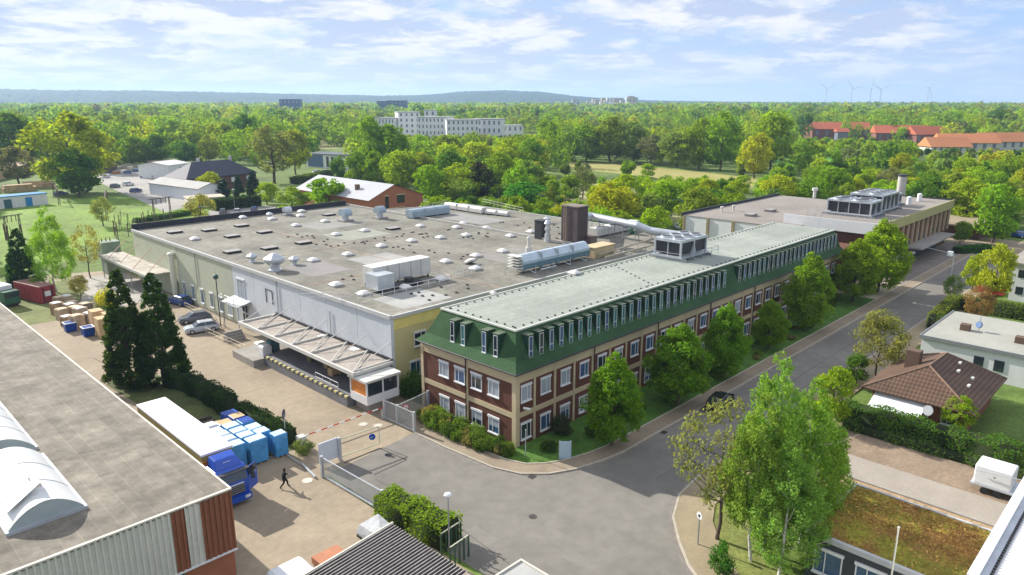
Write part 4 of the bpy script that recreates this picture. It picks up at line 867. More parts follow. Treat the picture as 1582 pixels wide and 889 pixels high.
for y in (14.2, 11.6, 9.0, 6.4, 3.8): wall_window(t, 'y', y, .8, 2.5, 1.8, 44.0, -1, glassblue)
m = MB(); p = at(1378, 885, 3.3); m.tube((p.x, p.y, 0), (p.x, p.y, zat(815, p)), .06, .05, 8); m.ball((p.x, p.y, zat(815, p)), .08); solo(m, 'flagpole', mat('pole_silver', (.7, .68, .6), .4), 'slim silver flagpole at the dark wall of the sedum-roofed building', 'flagpole', (p.x, p.y, 0))
t = thing('white_block', 'white flat-roofed building with a metal gutter filling the bottom right corner', 'building', (44, 2, 0))
MB().box(36.5, -14, 0, 60, 5.2, 8.9).build('wall', white, t)
MB().box(36.6, -14, 8.9, 60, 4.6, 9.0).build('roof', mat('white_membrane', (.70, .70, .69), .6, .05, .4, v2=.04, s2=2), t)
MB().box(36.4, 5.05, 8.85, 60.1, 5.5, 9.3).build('parapet', white, t); m = MB(); m.box(36.4, 4.75, 9.0, 60, 5.05, 9.12)
m.build('gutter', galv, t); m = MB(); [m.box(36.6+.3*i, 4.64, 9.0, 36.72+.3*i, 4.74, 9.12) for i in range(78)]; m.build('gutter_clip', dark, t)
m = MB(); m.box(45.2, 2.7, 9.0, 45.3, 2.8, 9.3); m.path([(44, 3.4, 9.06), (45.2, 2.75, 9.06), (45.6, 1.2, 9.06)], .02, 5); m.build('conductor', dark, t)
# bungalow
tile = mat('brown_roof_tile', (.12, .072, .048), .8, .2, .6, wave=[('Y', .36, .35), ('X', .40, .30)])
tiled = tile
t = thing('bungalow', 'brick bungalow with a brown tiled hip roof and a white awning', 'house', (80, 18, 0))
MB().box(74.9, 13.6, 0, 86.0, 21.9, 2.8).build('wall', mat('brick_orange_dark', (.2, .07, .04), .85, .1, 1), t)
e = [(74.1, 12.7, 2.8), (74.1, 22.8, 2.8), (87.0, 22.8, 2.8), (87.0, 12.7, 2.8)]; r0, r1 = (77.9, 17.9, 5.35), (83.2, 17.7, 5.35)
m = MB(); m.add(e+[r0, r1], [(0, 4, 1), (1, 4, 5, 2), (2, 5, 3), (3, 5, 4, 0)]); m.add([(a, b, c-.12) for a, b, c in e], [(0, 1, 2, 3)])
for i in range(4): a, b = e[i], e[(i+1) % 4]; m.add([a, b, (b[0], b[1], b[2]-.12), (a[0], a[1], a[2]-.12)], [(0, 1, 2, 3)])
rfo = m.build('roof', tile, t)
m = MB(); [m.tube(a, b, .09, n=6) for a, b in ((e[0], r0), (e[1], r0), (e[2], r1), (e[3], r1), (r0, r1))]; m.build('ridge_tile', mat('ridge_tile', (.20, .13, .09), .8, .2, 2), t)
MB().box(79.6, 19.3, 3.8, 80.7, 20.6, 5.9).build('chimney', mat('chimney_brick', (.13, .085, .06), .9), t)
for (x, y) in ((80.5, 15.8), (82.6, 16.2), (81, 14.6), (78.8, 14.4)): MB().box(x, y, 2.8+(y-12.7)*.5+.02, x+.6, y+.25, 2.8+(y-12.7)*.5+.22).build('roof_vent', offwhite, t)
MB().add([(74.85, 16.9, 2.5), (74.85, 21.6, 2.5), (72.7, 21.6, 1.5), (72.7, 16.9, 1.5), (74.85, 16.9, 2.44), (74.85, 21.6, 2.44), (72.7, 21.6, 1.44), (72.7, 16.9, 1.44)], [(0, 1, 2, 3), (7, 6, 5, 4), (3, 2, 6, 7), (0, 3, 7, 4), (1, 5, 6, 2)]).build('awning', mat('awning_cloth', (.72, .73, .76), .7, .05, 1), t)
wall_window(t, 'y', 14.9, .9, 2.0, 1.3, 74.9, -1, glass)
m = MB(); m.tube((73.6, 16.4, 0), (73.6, 16.4, 2.3), .04, n=5); m.tube((73.6, 16.4, 2.3), (73.45, 16.45, 2.35), .5, n=14); solo(m, 'satellite_dish', grey, 'grey satellite dish beside the white awning of the bungalow', 'satellite dish', (73.6, 16.4, 0))
t = thing('flat_roof_house', 'white bungalow with a pale grey flat roof behind the brown tiled roof', 'house', (100, 18, 0))
MB().box(93.4, 4, 0, 107.5, 22.7, 3.5).build('wall', white, t); MB().box(93.2, 3.8, 3.5, 107.7, 22.9, 3.75).build('roof', mat('pale_felt', (.33, .33, .285), .9, .1, .2, v2=.06, s2=2), t)
MB().box(93.15, 3.8, 3.4, 93.3, 22.95, 3.85).box(93.3, 22.85, 3.4, 107.7, 22.95, 3.849).build('roof_edge', grey, t)
for y in (16.6, 14.6): MB().box(93.33, y-.5, 1.3, 93.41, y+.5, 2.6).build('window', glass, t)
MB().box(93.32, 17.8, 1.1, 93.39, 22, 1.12).build('trim', grey, t)
for q, s, l in (((1491, 510), 1.1, ''), ((1576, 530), 1.2, '')):
    p = at(q[0], q[1], 3.75); MB().box(p.x-.5, p.y-.5, 3.75, p.x+.5, p.y+.5, 4.5).build('chimney', mat('chimney_brick', (.13, .085, .06)), t)
p = at(1512, 512, 3.75); m = MB(); m.tube(p, p+Vector((0, 0, 1.9)), .03, n=5); m.tube(p+Vector((0, 0, .8)), p+Vector((-.15, .1, .85)), .42, n=14); solo(m, 'satellite_dish', mat('dish_blue', (.10, .16, .30), .4), 'dark blue satellite dish on the pale flat roof', 'satellite dish', p)
t = thing('white_house', 'white two-storey house at the right edge beside the red awning', 'house', (136, 20, 0))
MB().box(135.5, 6, 0, 150, 21.6, 6.0).build('wall', white, t); MB().box(134.8, 5.4, 6.0, 151, 22.4, 6.3).build('roof', mat('house_eave', (.30, .28, .24), .8), t)
for y in (20.3, 18.3): 
    for z in (1.2, 3.9): MB().box(135.42, y-.5, z, 135.51, y+.5, z+1.2).build('window', glass, t)

# ============================================================ VEHICLES
carp = mat('car_paint', (1, 1, 1), .25, 0, spec=.6, objcol=True, metal=.2)
rimm = mat('wheel_rim', (.5, .5, .52), .3, metal=.6)
def make_car(name='parked_car', suv=False):
    t = thing(name, 'car', 'car', (0, 0, -70)); L1, W1 = 4.5, .9; z = -70; hh = .12 if suv else 0
    # lower body lofted along x with rounded plan
    xs = [-2.25, -2.1, -1.6, -.6, .6, 1.6, 2.1, 2.25]; ws = [.62, .8, .9, .92, .92, .9, .8, .6]; tp = [.72, .88, .96, .98, .98, .93, .82, .62]
    vs = []
    for x, w_, h in zip(xs, ws, tp): vs += [(x, -w_, z+.25), (x, w_, z+.25), (x, w_, z+.6), (x, w_*.93, z+h+hh), (x, -w_*.93, z+h+hh), (x, -w_, z+.6)]
    fs = []
    for i in range(len(xs)-1):
        for k in range(6): fs.append((i*6+k, i*6+(k+1) % 6, (i+1)*6+(k+1) % 6, (i+1)*6+k))
    fs += [(0, 5, 4, 3, 2, 1), tuple(range(42, 48))]
    b = MB(); b.add(vs, fs); rf = MB()
    c0 = [(-1.95, .80), (-1.35, .70), (.35, .70), (1.05, .80)]; zb = z+.93+hh; zt = z+1.42+hh*2
    g = [(-2.0, .82, zb), (1.1, .84, zb), (.35, .68, zt), (-1.45, .66, zt)]
    gl = MB(); v_ = [(a, s*y, q) for s in (1, -1) for a, y, q in g]; gl.add(v_, [(0, 1, 2, 3), (7, 6, 5, 4), (1, 5, 6, 2), (0, 3, 7, 4)])
    b.add([(.42, .69, zt-.01), (.42, -.69, zt-.01), (-1.52, -.67, zt-.01), (-1.52, .67, zt-.01), (.25, .6, zt+.05), (.25, -.6, zt+.05), (-1.35, -.6, zt+.05), (-1.35, .6, zt+.05)], [(4, 7, 6, 5), (0, 1, 5, 4), (1, 2, 6, 5), (2, 3, 7, 6), (3, 0, 4, 7)])
    for s in (1, -1): b.tube((-.45, s*.86, zb-.02), (-.45, s*.69, zt), .04, n=4)
    B = b.build('body', carp, t); gl.build('window', glass, t)
    for x in (-1.38, 1.38):
        for s in (1, -1):
            m = MB(); m.tube((x, s*.70, z+.33), (x, s*.94, z+.33), .33, n=14); w_ = m.build('wheel', black, t)
            m = MB(); m.tube((x, s*.94, z+.33), (x, s*.955, z+.33), .2, n=12); o = m.build('rim', rimm, t); o.parent = w_
    for s in (1, -1):
        MB().box(2.12, s*.5-.15, z+.58, 2.24, s*.5+.15, z+.72).build('headlight', frame, t); MB().box(-2.26, s*.5-.15, z+.62, -2.12, s*.5+.15, z+.76).build('tail_light', mat('tail_red', (.4, .02, .02), .3), t)
    for o in t.children: o.location = (0, 0, 70)
    t.location = (0, 0, -70); 
    for o in t.children: o.location = (0, 0, 0)
    return t
car0 = make_car()
def fixmesh(t):   # meshes were built at z -70 relative to the parent: already local
    pass
CARC = {'silver': (.45, .48, .52), 'black': (.012, .012, .015), 'white': (.75, .76, .78), 'blue': (.02, .06, .22), 'grey': (.12, .13, .15), 'red': (.35, .02, .02)}
def car(x, y, rz, c, label, group=None, sc_=1., z=.03):
    o = place(car0, x, y, z, rz, sc_, label, group)
    for ch in o.children:
        if ch.name.startswith('body'): ch.color = (*CARC[c], 1)
    return o
def carp_(px, py, rz, c, l, g=None, z=.03): p = at(px, py, z); return car(p.x, p.y, R(rz), c, l, g, 1., z)
carp_(312, 512, 168, 'silver', 'light silver car parked beside a darker one by the two tall conifers'); carp_(302, 497, 168, 'grey', 'dark silver car with a black roof parked just behind the light silver one')
carp_(279, 470, 100, 'blue', 'dark blue car in the shade under the old flat canopy')
carp_(1112, 628, 8, 'black', 'black car parked at the kerb of the shaded street beside the lawn')
for q, a, c, l in (((345, 330), 60, 'grey', 'dark car under the lamp by the long hedge, leftmost of three'), ((367, 330), 60, 'silver', 'silver car by the long hedge, middle of three'), ((393, 327), 60, 'blue', 'dark blue car by the long hedge, rightmost of three'),
    ((210, 297), 25, 'blue', 'dark blue car at the front edge of the depot yard'), ((198, 287), 25, 'white', 'white van-like car behind the dark blue one in the depot yard'), ((225, 275), 10, 'blue', 'blue car beside a white one in the middle of the depot yard'), ((238, 270), 0, 'white', 'white car in the middle of the depot yard'), ((178, 290), 40, 'grey', 'grey car at the left side of the depot yard'), ((236, 262), 15, 'silver', 'silver car at the back of the depot yard'), ((94, 302), 20, 'blue', 'dark blue car half behind the grass right of the blue and white shed'),
    ((1052, 315), 40, 'blue', 'dark blue car parked alone among the bright trees behind the silver pipe'), ((1047, 353), 40, 'silver', 'silver car beside the white wall of the rear wing'), ((870, 310), 30, 'grey', 'grey car among the trees behind the brown tower'), ((953, 243), 15, 'white', 'white car at the far edge of the mown field'), ((490, 268), 10, 'white', 'white car left of the grey apartment house'), ((505, 267), 10, 'silver', 'silver car in front of the grey apartment house'), ((420, 258), 30, 'white', 'white car half hidden behind the wide brownish tree'), ((1573, 367), 70, 'blue', 'blue car at the right edge by the green hedge'),
    ((885, 284), 30, 'silver', 'silver car in the allotments left of the mown field'), ((857, 300), 35, 'grey', 'dark car in the allotments behind the factory roof'), ((880, 302), 35, 'silver', 'pale car in the allotments behind the factory roof, right of a dark one')):
    carp_(q[0], q[1], a, c, l, z=.03)
def wheel(t, x, y, r, wd, s): 
    m = MB(); m.tube((x, y, r), (x, y+s*wd, r), r, n=18); w_ = m.build('wheel', black, t)
    m = MB(); m.tube((x, y+s*wd, r), (x, y+s*(wd+.02), r), r*.58, n=12); o = m.build('rim', rimm, t); o.parent = w_; return w_
# big truck (heading -Y, built along local -X then turned)
cabm = mat('truck_blue', (.008, .07, .42), .3, .05, 1, spec=.6)
def truck():
    t = thing('truck', 'blue truck with a long white-roofed trailer and its driver door open beside the warehouse', 'truck', (0, 0, 0))
    m = MB(); pr = [(-.0, .75), (-.12, 1.6), (-.05, 2.2), (.22, 2.95), (.55, 3.1), (2.1, 3.15), (2.2, .75)]   # (x back, z)
    m.ext([(a, b) for a, b in pr], 'y', -1.22, 1.22); cb_ = m.build('cab', cabm, t)
    md = cb_.modifiers.new('b', 'BEVEL'); md.width = .09; md.segments = 2
    m = MB(); m.add([(.6, -1.1, 3.12), (.6, 1.1, 3.12), (2.1, 1.12, 3.16), (2.1, -1.12, 3.16), (1.2, -.8, 3.72), (1.2, .8, 3.72), (2.15, .95, 3.88), (2.15, -.95, 3.88)], [(0, 1, 5, 4), (4, 5, 6, 7), (1, 2, 6, 5), (3, 0, 4, 7), (2, 3, 7, 6)]); o = m.build('roof_fairing', cabm, t)
    md = o.modifiers.new('b', 'BEVEL'); md.width = .12; md.segments = 3
    MB().box(.95, -.3, 3.42, 1.35, .3, 3.5).build('roof_light', frame, t)
    m = MB(); m.add([(-.10, -1.08, 2.12), (-.10, 1.08, 2.12), (.19, 1.02, 2.88), (.19, -1.02, 2.88)], [(0, 3, 2, 1)]); m.build('windscreen', glass, t)
    m = MB(); [m.box(-.02, s*1.225-.005, 2.05, 1.0, s*1.225+.005, 2.85) for s in (-1,)]; m.build('side_window', glass, t)
    m = MB(); m.box(-.17, -.75, 1.05, -.11, .75, 1.75); [m.box(-.2, -.75, 1.15+.18*i, -.171, .75, 1.2+.18*i, 1) for i in range(4)]; m.build('grille', [dark, grey], t)
    MB().box(-.22, -.7, 1.86, -.10, .7, 1.92).build('trim', frame, t)
    m = MB(); m.box(-.28, -1.24, .4, .3, 1.24, .85); m.build('bumper', cabm, t)
    for s in (-1, 1): MB().box(-.31, s*.9-.22, .55, -.27, s*.9+.22, .78).build('headlight', frame, t)
    MB().box(-.15, -1.25, 2.9, .25, 1.25, 2.98).build('sun_visor', dark, t)
    m = MB(); m.box(0, .0, .9, 1.05, .06, 2.05); m.box(0, 0, 2.05, .06, .06, 2.9); m.box(1.0, 0, 2.05, 1.05, .06, 2.9); m.box(0, 0, 2.84, 1.05, .06, 2.9); m.box(0, .01, 2.1, 1.0, .03, 2.84, 1); d = m.build('door', [cabm, glass], t)
    d.location = (.1, 1.26, 0); d.rotation_euler = (0, 0, R(62))
    MB().box(.12, 1.19, 1.0, 1.1, 1.235, 2.85).build('doorway', mat('cab_inside', (.12, .10, .08), .9), t)
    m = MB(); [m.box(-.35, s*1.45-.12, 2.0, -.22, s*1.45+.12, 2.6) for s in (-1,)]; m.build('mirror', dark, t)
    for x in (.95, 4.3, 11.6, 12.9, 14.2):
        for s in (1, -1): wheel(t, x, s*.92, .5, .32, s)
    MB().box(1.2, -.45, .55, 14.4, .45, 1.05).build('chassis', dark, t)
    m = MB(); m.box(2.65, -1.25, 1.15, 16.6, 1.25, 3.72); m.build('trailer_side', mat('trailer_yellow', (.34, .27, .09), .6, .1, 1), t)
    MB().box(2.6, -1.29, 3.72, 16.65, 1.29, 3.9).build('trailer_roof', mat('tarpaulin_white', (.82, .80, .82), .5, .03, .4), t)
    MB().box(2.55, -1.15, 2.2, 2.62, 1.15, 3.5).build('headboard', mat('trailer_yellow', (.34, .27, .09)), t)
    MB().box(2.5, .9, 1.3, 2.64, 1.26, 3.3).build('orange_post', MATS['orange_panel'], t)
    return t
tk = truck(); tk.location = (21.25, 51.2, .03); tk.rotation_euler = (0, 0, R(90))
# local +Y becomes world -X after the turn, so the open door (local +Y) must face world +X: mirror by rotating the door to the other side
for ch in tk.children:
    if ch.name.startswith('door') and not ch.name.startswith('doorway'): ch.location = (.1, -1.26, 0); ch.rotation_euler = (0, 0, R(-62))
    if ch.name.startswith('doorway'): ch.location = (0, -2.425, 0)
# white/green lorry at the left edge and red container
t = thing('lorry', 'small lorry with a green cab and white box at the left edge by the warehouse', 'truck', (0, 0, 0))
MB().box(-1.1, 0, .6, 1.1, 1.9, 2.5).build('cab', mat('lorry_green', (.03, .10, .06), .4), t); MB().box(-1.15, 2.1, .9, 1.15, 7, 3.1).build('box_body', white, t); MB().box(-1.0, -.02, 1.5, 1.0, .02, 2.3).build('windscreen', glass, t)
MB().box(-1.12, .1, .35, 1.12, .6, .9).build('bumper', dark, t)
for y in (1.0, 5.6):
    for s in (1, -1): m = MB(); m.tube((s*.8, y, .45), (s*1.1, y, .45), .45, n=12); m.build('wheel', black, t)
p = at(25, 472, 0); t.location = (p.x-.5, p.y-1, .02); t.rotation_euler = (0, 0, R(14))
cr_ = mat('container_red', (.30, .045, .05), .6, .15, 1)
t = thing('container', 'faded red shipping container with a white sign behind the pallets', 'container', (0, 0, 0)); m = MB()
m.box(-1.2, 0, .1, 1.2, 7.5, 2.7); [m.box(s*1.2-.04, .3+.45*i, .3, s*1.2+.04, .52+.45*i, 2.55) for i in range(16) for s in (1, -1)]; m.build('body', cr_, t); MB().box(-1.22, -.03, 2.7, 1.22, 7.53, 2.76).build('roof', mat('container_roof', (.26, .15, .12), .8, .2, 1), t)
MB().box(-.45, -.05, 1.1, .45, -.01, 1.9).build('sign', white, t); m = MB(); [m.tube((x, -.05, .3), (x, -.05, 2.5), .04, n=5) for x in (-.7, -.5, .6, .8)]; m.build('lock_rod', dark, t)
p = at(76, 468, 0); t.location = (p.x, p.y, .02); t.rotation_euler = (0, 0, R(14))
# pallets and blue drums
wood = mat('pallet_wood', (.42, .30, .18), .9, .3, 1.5, v2=.2, s2=6)
LASTP = [None]
def pallet_stack(x, y, n, rz, lab, g=None, z=0.02, col=wood):
    t = thing('pallet_stack', lab, 'pallets', (x, y, z), g)
    for i in range(n):
        m = MB(); h = .15*i
        for k in range(3): m.box(-.6, -.4+.35*k, h, .6, -.28+.35*k, h+.1)
        for k in range(6): m.box(-.6+.215*k, -.42, h+.1, -.46+.215*k, .44, h+.125)
        m.build('pallet', col, None).parent = t
    t.rotation_euler = (0, 0, rz); t.scale = (1.25, 1.6, 1.1); LASTP[0] = t; return t
woodl = mat('pale_wood', (.58, .47, .33), .9, .2, 2); woodg = mat('grey_wood', (.33, .27, .21), .9, .3, 2); rp_ = random.Random(4); labs = ['tall', 'short', 'leaning', 'wide', 'pale', 'weathered']
PS = [(93, 470, 7), (104, 468, 7), (113, 474, 5), (90, 486, 9), (98, 494, 8), (110, 486, 8), (118, 492, 9), (126, 496, 10), (134, 487, 9), (106, 504, 7), (121, 508, 10), (141, 502, 9)]
for i, (px, py, n) in enumerate(PS):
    p = at(px, py, 0); pallet_stack(p.x, p.y, n+(2 if i > 2 else 0), R(14)+rp_.uniform(-.1, .1), 'stack of wooden pallets in the heap between the red container and the conifers', 'wooden pallet stacks', col=[wood, woodl, woodg][i % 3])
    q = MB(); q.box(-.5, -.38, .15*(n+(2 if i > 2 else 0))+.01, .35, .4, .15*(n+(2 if i > 2 else 0))+.06); q.build('top_board', [woodl, white][i % 2], None).parent = COL.objects[-1] if False else LASTP[0]
kraft = mat('kraft_board', (.52, .37, .20), .85, .1, 1)
for px, py, h, l in ((152, 510, 2.9, 'tall tan cardboard crate beside the conifers, rear left of three'), (161, 520, 2.7, 'tall tan cardboard crate beside the conifers, front one of three'), (172, 513, 2.8, 'tall tan cardboard crate half hidden by the conifer, right one of three')):
    p = at(px, py, 0); m = MB(); m.box(p.x-.75, p.y-.9, .15, p.x+.75, p.y+.9, h); [m.box(p.x-.75+.6*i, p.y-.9, 0, p.x-.55+.6*i, p.y+.9, .14) for i in range(3)]; solo(m, 'cardboard_crate', kraft, l, 'crate', p)
drum = mat('barrel_blue', (.01, .06, .30), .4, .1, 1)
for px, py, l in ((109, 512, 'blue square bin with a white rim left of the other one by the pallets'), (137, 519, 'blue square bin with a pale rim right of the other one by the pallets')):
    p = at(px, py, 0); t = thing('blue_bin', l, 'bin', p); m = MB(); m.add([(p.x+s*a, p.y+q*a, z) for z, a in ((.1, .62), (1.25, .72)) for s, q in ((-1, -1), (1, -1), (1, 1), (-1, 1))], [(0, 1, 5, 4), (1, 2, 6, 5), (2, 3, 7, 6), (3, 0, 4, 7), (3, 2, 1, 0), (4, 5, 6, 7)]); m.build('body', drum, t)
    m = MB(); [m.box(p.x+a, p.y+b, 1.25, p.x+c, p.y+d, 1.33) for a, b, c, d in ((-.76, -.76, .76, -.62), (-.76, .62, .76, .76), (-.76, -.62, -.62, .62), (.62, -.62, .76, .62))]; m.build('rim', white, t)
# wrapped blue goods
film = mat('blue_film', (.07, .28, .55), .35, .25, 1.2, v2=.1, s2=5); filmp = mat('pale_blue_film', (.50, .66, .78), .35, .2, 1.5, v2=.12, s2=6); wrap = mat('white_wrap', (.62, .65, .70), .4, .15, 2)
def goods(x, y, a, b, h, ms, mt, lab, g='wrapped blocks of goods beside the truck'):
    t = thing('wrapped_goods', lab, 'wrapped goods', (x, y, .03), g)
    o = MB().box(x-a/2, y-b/2, .15, x+a/2, y+b/2, h).build('wrapped_load', ms, t); md = o.modifiers.new('b', 'BEVEL'); md.width = .06; md.segments = 2
    MB().box(x-a/2+.07, y-b/2+.07, h+.002, x+a/2-.07, y+b/2-.07, h+.03).build('top_sheet', mt, t)
    m = MB(); [m.box(x-a/2+.05+(a/2-.12)*i, y-b/2, .03, x-a/2+.2+(a/2-.12)*i, y+b/2, .14) for i in range(3)]; m.build('pallet', wood, t)
for i, (x, y, a, b, h, ms, mt) in enumerate([(24.35, 57.4, 1.2, 1.25, 2.2, film, filmp), (25.9, 56.9, 1.6, 1.25, 2.3, film, filmp), (27.9, 56.6, 1.2, 1.1, 2.2, film, filmp),
      (24.3, 58.85, 1.2, 1.1, 2.2, wrap, filmp), (24.3, 60.1, 1.2, 1.1, 2.2, wrap, filmp), (24.3, 61.4, 1.2, 1.1, 2.1, wrap, white), (24.3, 62.7, 1.2, 1.1, 2.2, wrap, white),
      (25.7, 58.4, 1.3, 1.25, 2.25, film, filmp), (27.1, 58.2, 1.2, 1.2, 2.2, film, filmp), (25.7, 59.8, 1.3, 1.2, 2.2, film, filmp), (27.1, 59.7, 1.2, 1.3, 2.1, film, filmp),
      (25.7, 61.2, 1.3, 1.2, 2.2, film, filmp), (27.1, 61.3, 1.2, 1.3, 2.2, film, drum), (25.7, 62.7, 1.3, 1.2, 2.0, film, kraft), (27.1, 63.0, 1.2, 1.3, 2.1, drum, kraft), (27.3, 65.0, 1.4, 1.3, 1.7, drum, drum), (25.6, 64.6, 1.5, 1.2, 1.2, wrap, kraft)]):
    k = ('blue film-wrapped block of goods in the cluster beside the truck' if ms is film else 'white-sided wrapped block in the row facing the trailer' if ms is wrap and i < 8 else 'deep blue plastic-covered load at the hedge end of the cluster' if ms is drum else 'low tan-topped wrapped load at the back of the cluster')
    goods(x, y, a, b, h, ms, mt, k, {film: 'blue wrapped goods', wrap: 'white wrapped goods', drum: 'deep blue covered goods'}[ms] if i < 16 else None)
m = MB(); [m.box(23.2+.1*i, 66.5+.8*i, .05, 26.6+.1*i, 66.8+.8*i, .35+.1*i) for i in range(3)]; solo(m, 'timber_beams', mat('old_timber', (.09, .07, .05), .9, .3, 2), 'dark old timber beams lying on the grass behind the wrapped goods', 'timber', (24.5, 67, 0))

# ============================================================ GATES, FENCES, SIGNS, LAMPS
def bar_gate(p, q, h, lab, m_=galv, nm='sliding_gate', cat='gate', step=.14, r=.018, z=0.02, posts=True):
    p = Vector((*p, z)); q = Vector((*q, z)); t = thing(nm, lab, cat, p); n = int((q-p).length/step); d = (q-p).normalized(); m = MB()
    for i in range(n+1): a = p.lerp(q, i/n); m.tube(a+Vector((0, 0, .2)), a+Vector((0, 0, h-.03)), r, n=4, smooth=False)
    m.build('bars', m_, t); m = MB(); m.bar(p+Vector((0, 0, .16)), q+Vector((0, 0, .16)), .09); m.bar(p+Vector((0, 0, h)), q+Vector((0, 0, h)), .06); m.bar(p+Vector((0, 0, .1)), p+Vector((0, 0, h)), .06); m.bar(q+Vector((0, 0, .1)), q+Vector((0, 0, h)), .06); m.build('frame', m_, t)
    if posts:
        for e in (p-d*.12, q+d*.12): MB().box(e.x-.12, e.y-.12, 0, e.x+.12, e.y+.12, h+.15).build('post', m_, t)
    return t
bar_gate((28.45, 50.2), (28.75, 42.3), 1.85, 'long silver sliding gate standing in front of the street hedge')
bar_gate((39.1, 56.0), (39.25, 51.7), 2.0, 'short silver gate panel with dense bars near the office corner', step=.10)
bar_gate((39.4, 54.3), (43.6, 54.9), 1.9, 'grey bar fence with a round prohibition sign joining the office corner', nm='bar_fence', cat='fence')
p = Vector((40.3, 54.2, 1.5)); s = MB(); s.tube(p, p+Vector((-.02, -.04, 0)), .32, n=18); s.tube(p+Vector((-.02, -.04, 0)), p+Vector((-.03, -.06, 0)), .24, n=18, m=1); s.tube((p.x-.22, p.y-.07, p.z-.2), (p.x+.18, p.y-.09, p.z+.2), .03, n=4); solo(s, 'prohibition_sign', [mat('sign_red', (.55, .04, .04), .5), white], 'small round red and white prohibition sign on the grey bar fence', 'sign', p)
# opened swing frame with a round blue sign and white board
g0, g1 = (31.3, 51.9), (35.2, 51.6)
t = thing('gate_frame', 'open rectangular gate frame with wire mesh across the yard entrance', 'gate', (*g0, 0)); m = MB()
a, b = Vector((*g0, .3)), Vector((*g1, .3)); u = Vector((0, 0, 1.7)); [m.tube(x, y, .05, n=6) for x, y in ((a, b), (a+u, b+u), (a, a+u), (b, b+u))]; m.build('frame', mat('frame_sage', (.55, .58, .42), .5), t); MB().box(g0[0]-.3, g0[1]-.15, 0, g0[0]-.02, g0[1]+.15, 2.2).build('post', galv, t)
p = Vector((34.4, 51.55, 1.25)); s = MB(); s.tube(p, p+Vector((-.02, -.03, 0)), .30, n=18); s.tube((p.x-.2, p.y-.05, p.z), (p.x+.12, p.y-.05, p.z), .03, n=4, m=1); s.add([(p.x+.1, p.y-.06, p.z+.1), (p.x+.1, p.y-.06, p.z-.1), (p.x+.22, p.y-.06, p.z)], [(0, 1, 2)], 1)
solo(s, 'direction_sign', [mat('sign_blue', (.01, .07, .35), .5), white], 'round blue sign with a white arrow on the open gate frame', 'sign', p)
solo(MB().box(29.2, 52.0, .3, 31.1, 52.1, 2.2).box(29.25, 51.95, .35, 31.05, 51.99, 2.15), 'notice_board', mat('board_pale', (.60, .63, .68), .4, .06, 2), 'plain pale board standing between the two gates', 'board', (30.2, 52, 0))
# barrier
t = thing('road_barrier', 'red and white barrier pole lowered across the yard entrance', 'barrier', (30.2, 56.6, 0)); MB().box(29.7, 56.2, 0, 30.4, 56.9, 1.15).build('housing', offwhite, t); m = MB(); a, b = Vector((30.2, 56.5, 1.05)), Vector((39.1, 56.4, 1.15)); n = 14
for i in range(n): m.tube(a.lerp(b, i/n), a.lerp(b, (i+1)/n), .06, n=6, m=i % 2)
m.build('pole', [white, mat('barrier_red', (.5, .06, .03), .5)], t); MB().box(38.9, 56.2, 0, 39.2, 56.5, 1.0).build('rest', galv, t)
t = thing('round_sign', 'round traffic sign seen from its dark back above the hedge by the barrier', 'sign', (29.5, 58.4, 0)); MB().tube((29.5, 58.4, 0), (29.5, 58.4, 2.9), .05, n=6).build('post', galv, t); MB().tube((29.5, 58.4, 2.9), (29.47, 58.43, 2.9), .48, n=20).build('disc', mat('sign_back', (.05, .06, .09), .5), t)
m = MB(); m.bar((25.9+2, 50.6, .15), (30.2-2.4+.5, 53.5, .15), .1); m.path([(28.2, 53.6, .15), (28.2, 56.0, .2)], .06, 5); solo(m, 'pipe_rail', galv, 'low silver ground rail leading from the gate post into the weeds', 'rail', (28, 52, 0))
def lamp(px, py, z, lab, hd=white, r=.30, pm=grey, h0=0):
    p = at(px, py, z); t = thing('street_lamp', lab, 'lamp', (p.x, p.y, 0)); m = MB(); m.tube((p.x, p.y, 0), (p.x, p.y, z-.15), .06, .045, 8); m.build('pole', pm, t); MB().ball((p.x, p.y, z), r, .55).build('lamp_head', hd, t); return t
lamp(692, 765, 4.6, 'street lamp with a white oval head rising behind the street hedge')
t = lamp(1081, 797, 2.4, 'plain thin post', r=.05); t.name = 'round_sign'; t['label'] = 'small round white sign on a thin post on the pavement beside the birches'; t['category'] = 'sign'
p = t.location; MB().tube((p.x, p.y, 2.4), (p.x-.03, p.y+.01, 2.4), .28, n=16).build('disc', white, t); MB().tube((p.x-.035, p.y+.01, 2.4), (p.x-.045, p.y+.012, 2.4), .12, n=12).build('symbol', dark, t)
lamp(360, 293, 6.5, 'slim lamp post by the long hedge beyond the factory', r=.3)
p = at(961, 688); t = thing('marker_post', 'thin marker post at the kerb in front of the first street tree', 'post', p); MB().tube(p, p+Vector((0, 0, 1.5)), .04, n=6).build('pole', galv, t); MB().ball(p+Vector((0, 0, 1.5)), .06).build('cap', white, t)
t = thing('company_sign', 'pale blue upright company sign on the lawn before the office', 'sign', (45.6, 38.0, 0)); a = Vector((45.1, 38.6, 0)); b = Vector((46.0, 37.7, 0))
def slab(a, b, z0, z1, th, m_, nm, par, off=0.):
    d = (b-a).normalized(); n_ = Vector((d.y, -d.x, 0)); a = a+n_*off; b = b+n_*off; vs = [a, b, b+n_*th, a+n_*th]
    m = MB(); m.add([(v.x, v.y, z0) for v in vs]+[(v.x, v.y, z1) for v in vs], [(3, 2, 1, 0), (4, 5, 6, 7), (0, 1, 5, 4), (1, 2, 6, 5), (2, 3, 7, 6), (3, 0, 4, 7)]); return m.build(nm, m_, par)
a = Vector((44.95, 38.1, 0)); b = Vector((45.65, 37.4, 0))
slab(a, b, .1, 1.75, .14, mat('sign_pale_blue', (.38, .50, .58), .4, .05), 'panel', t)
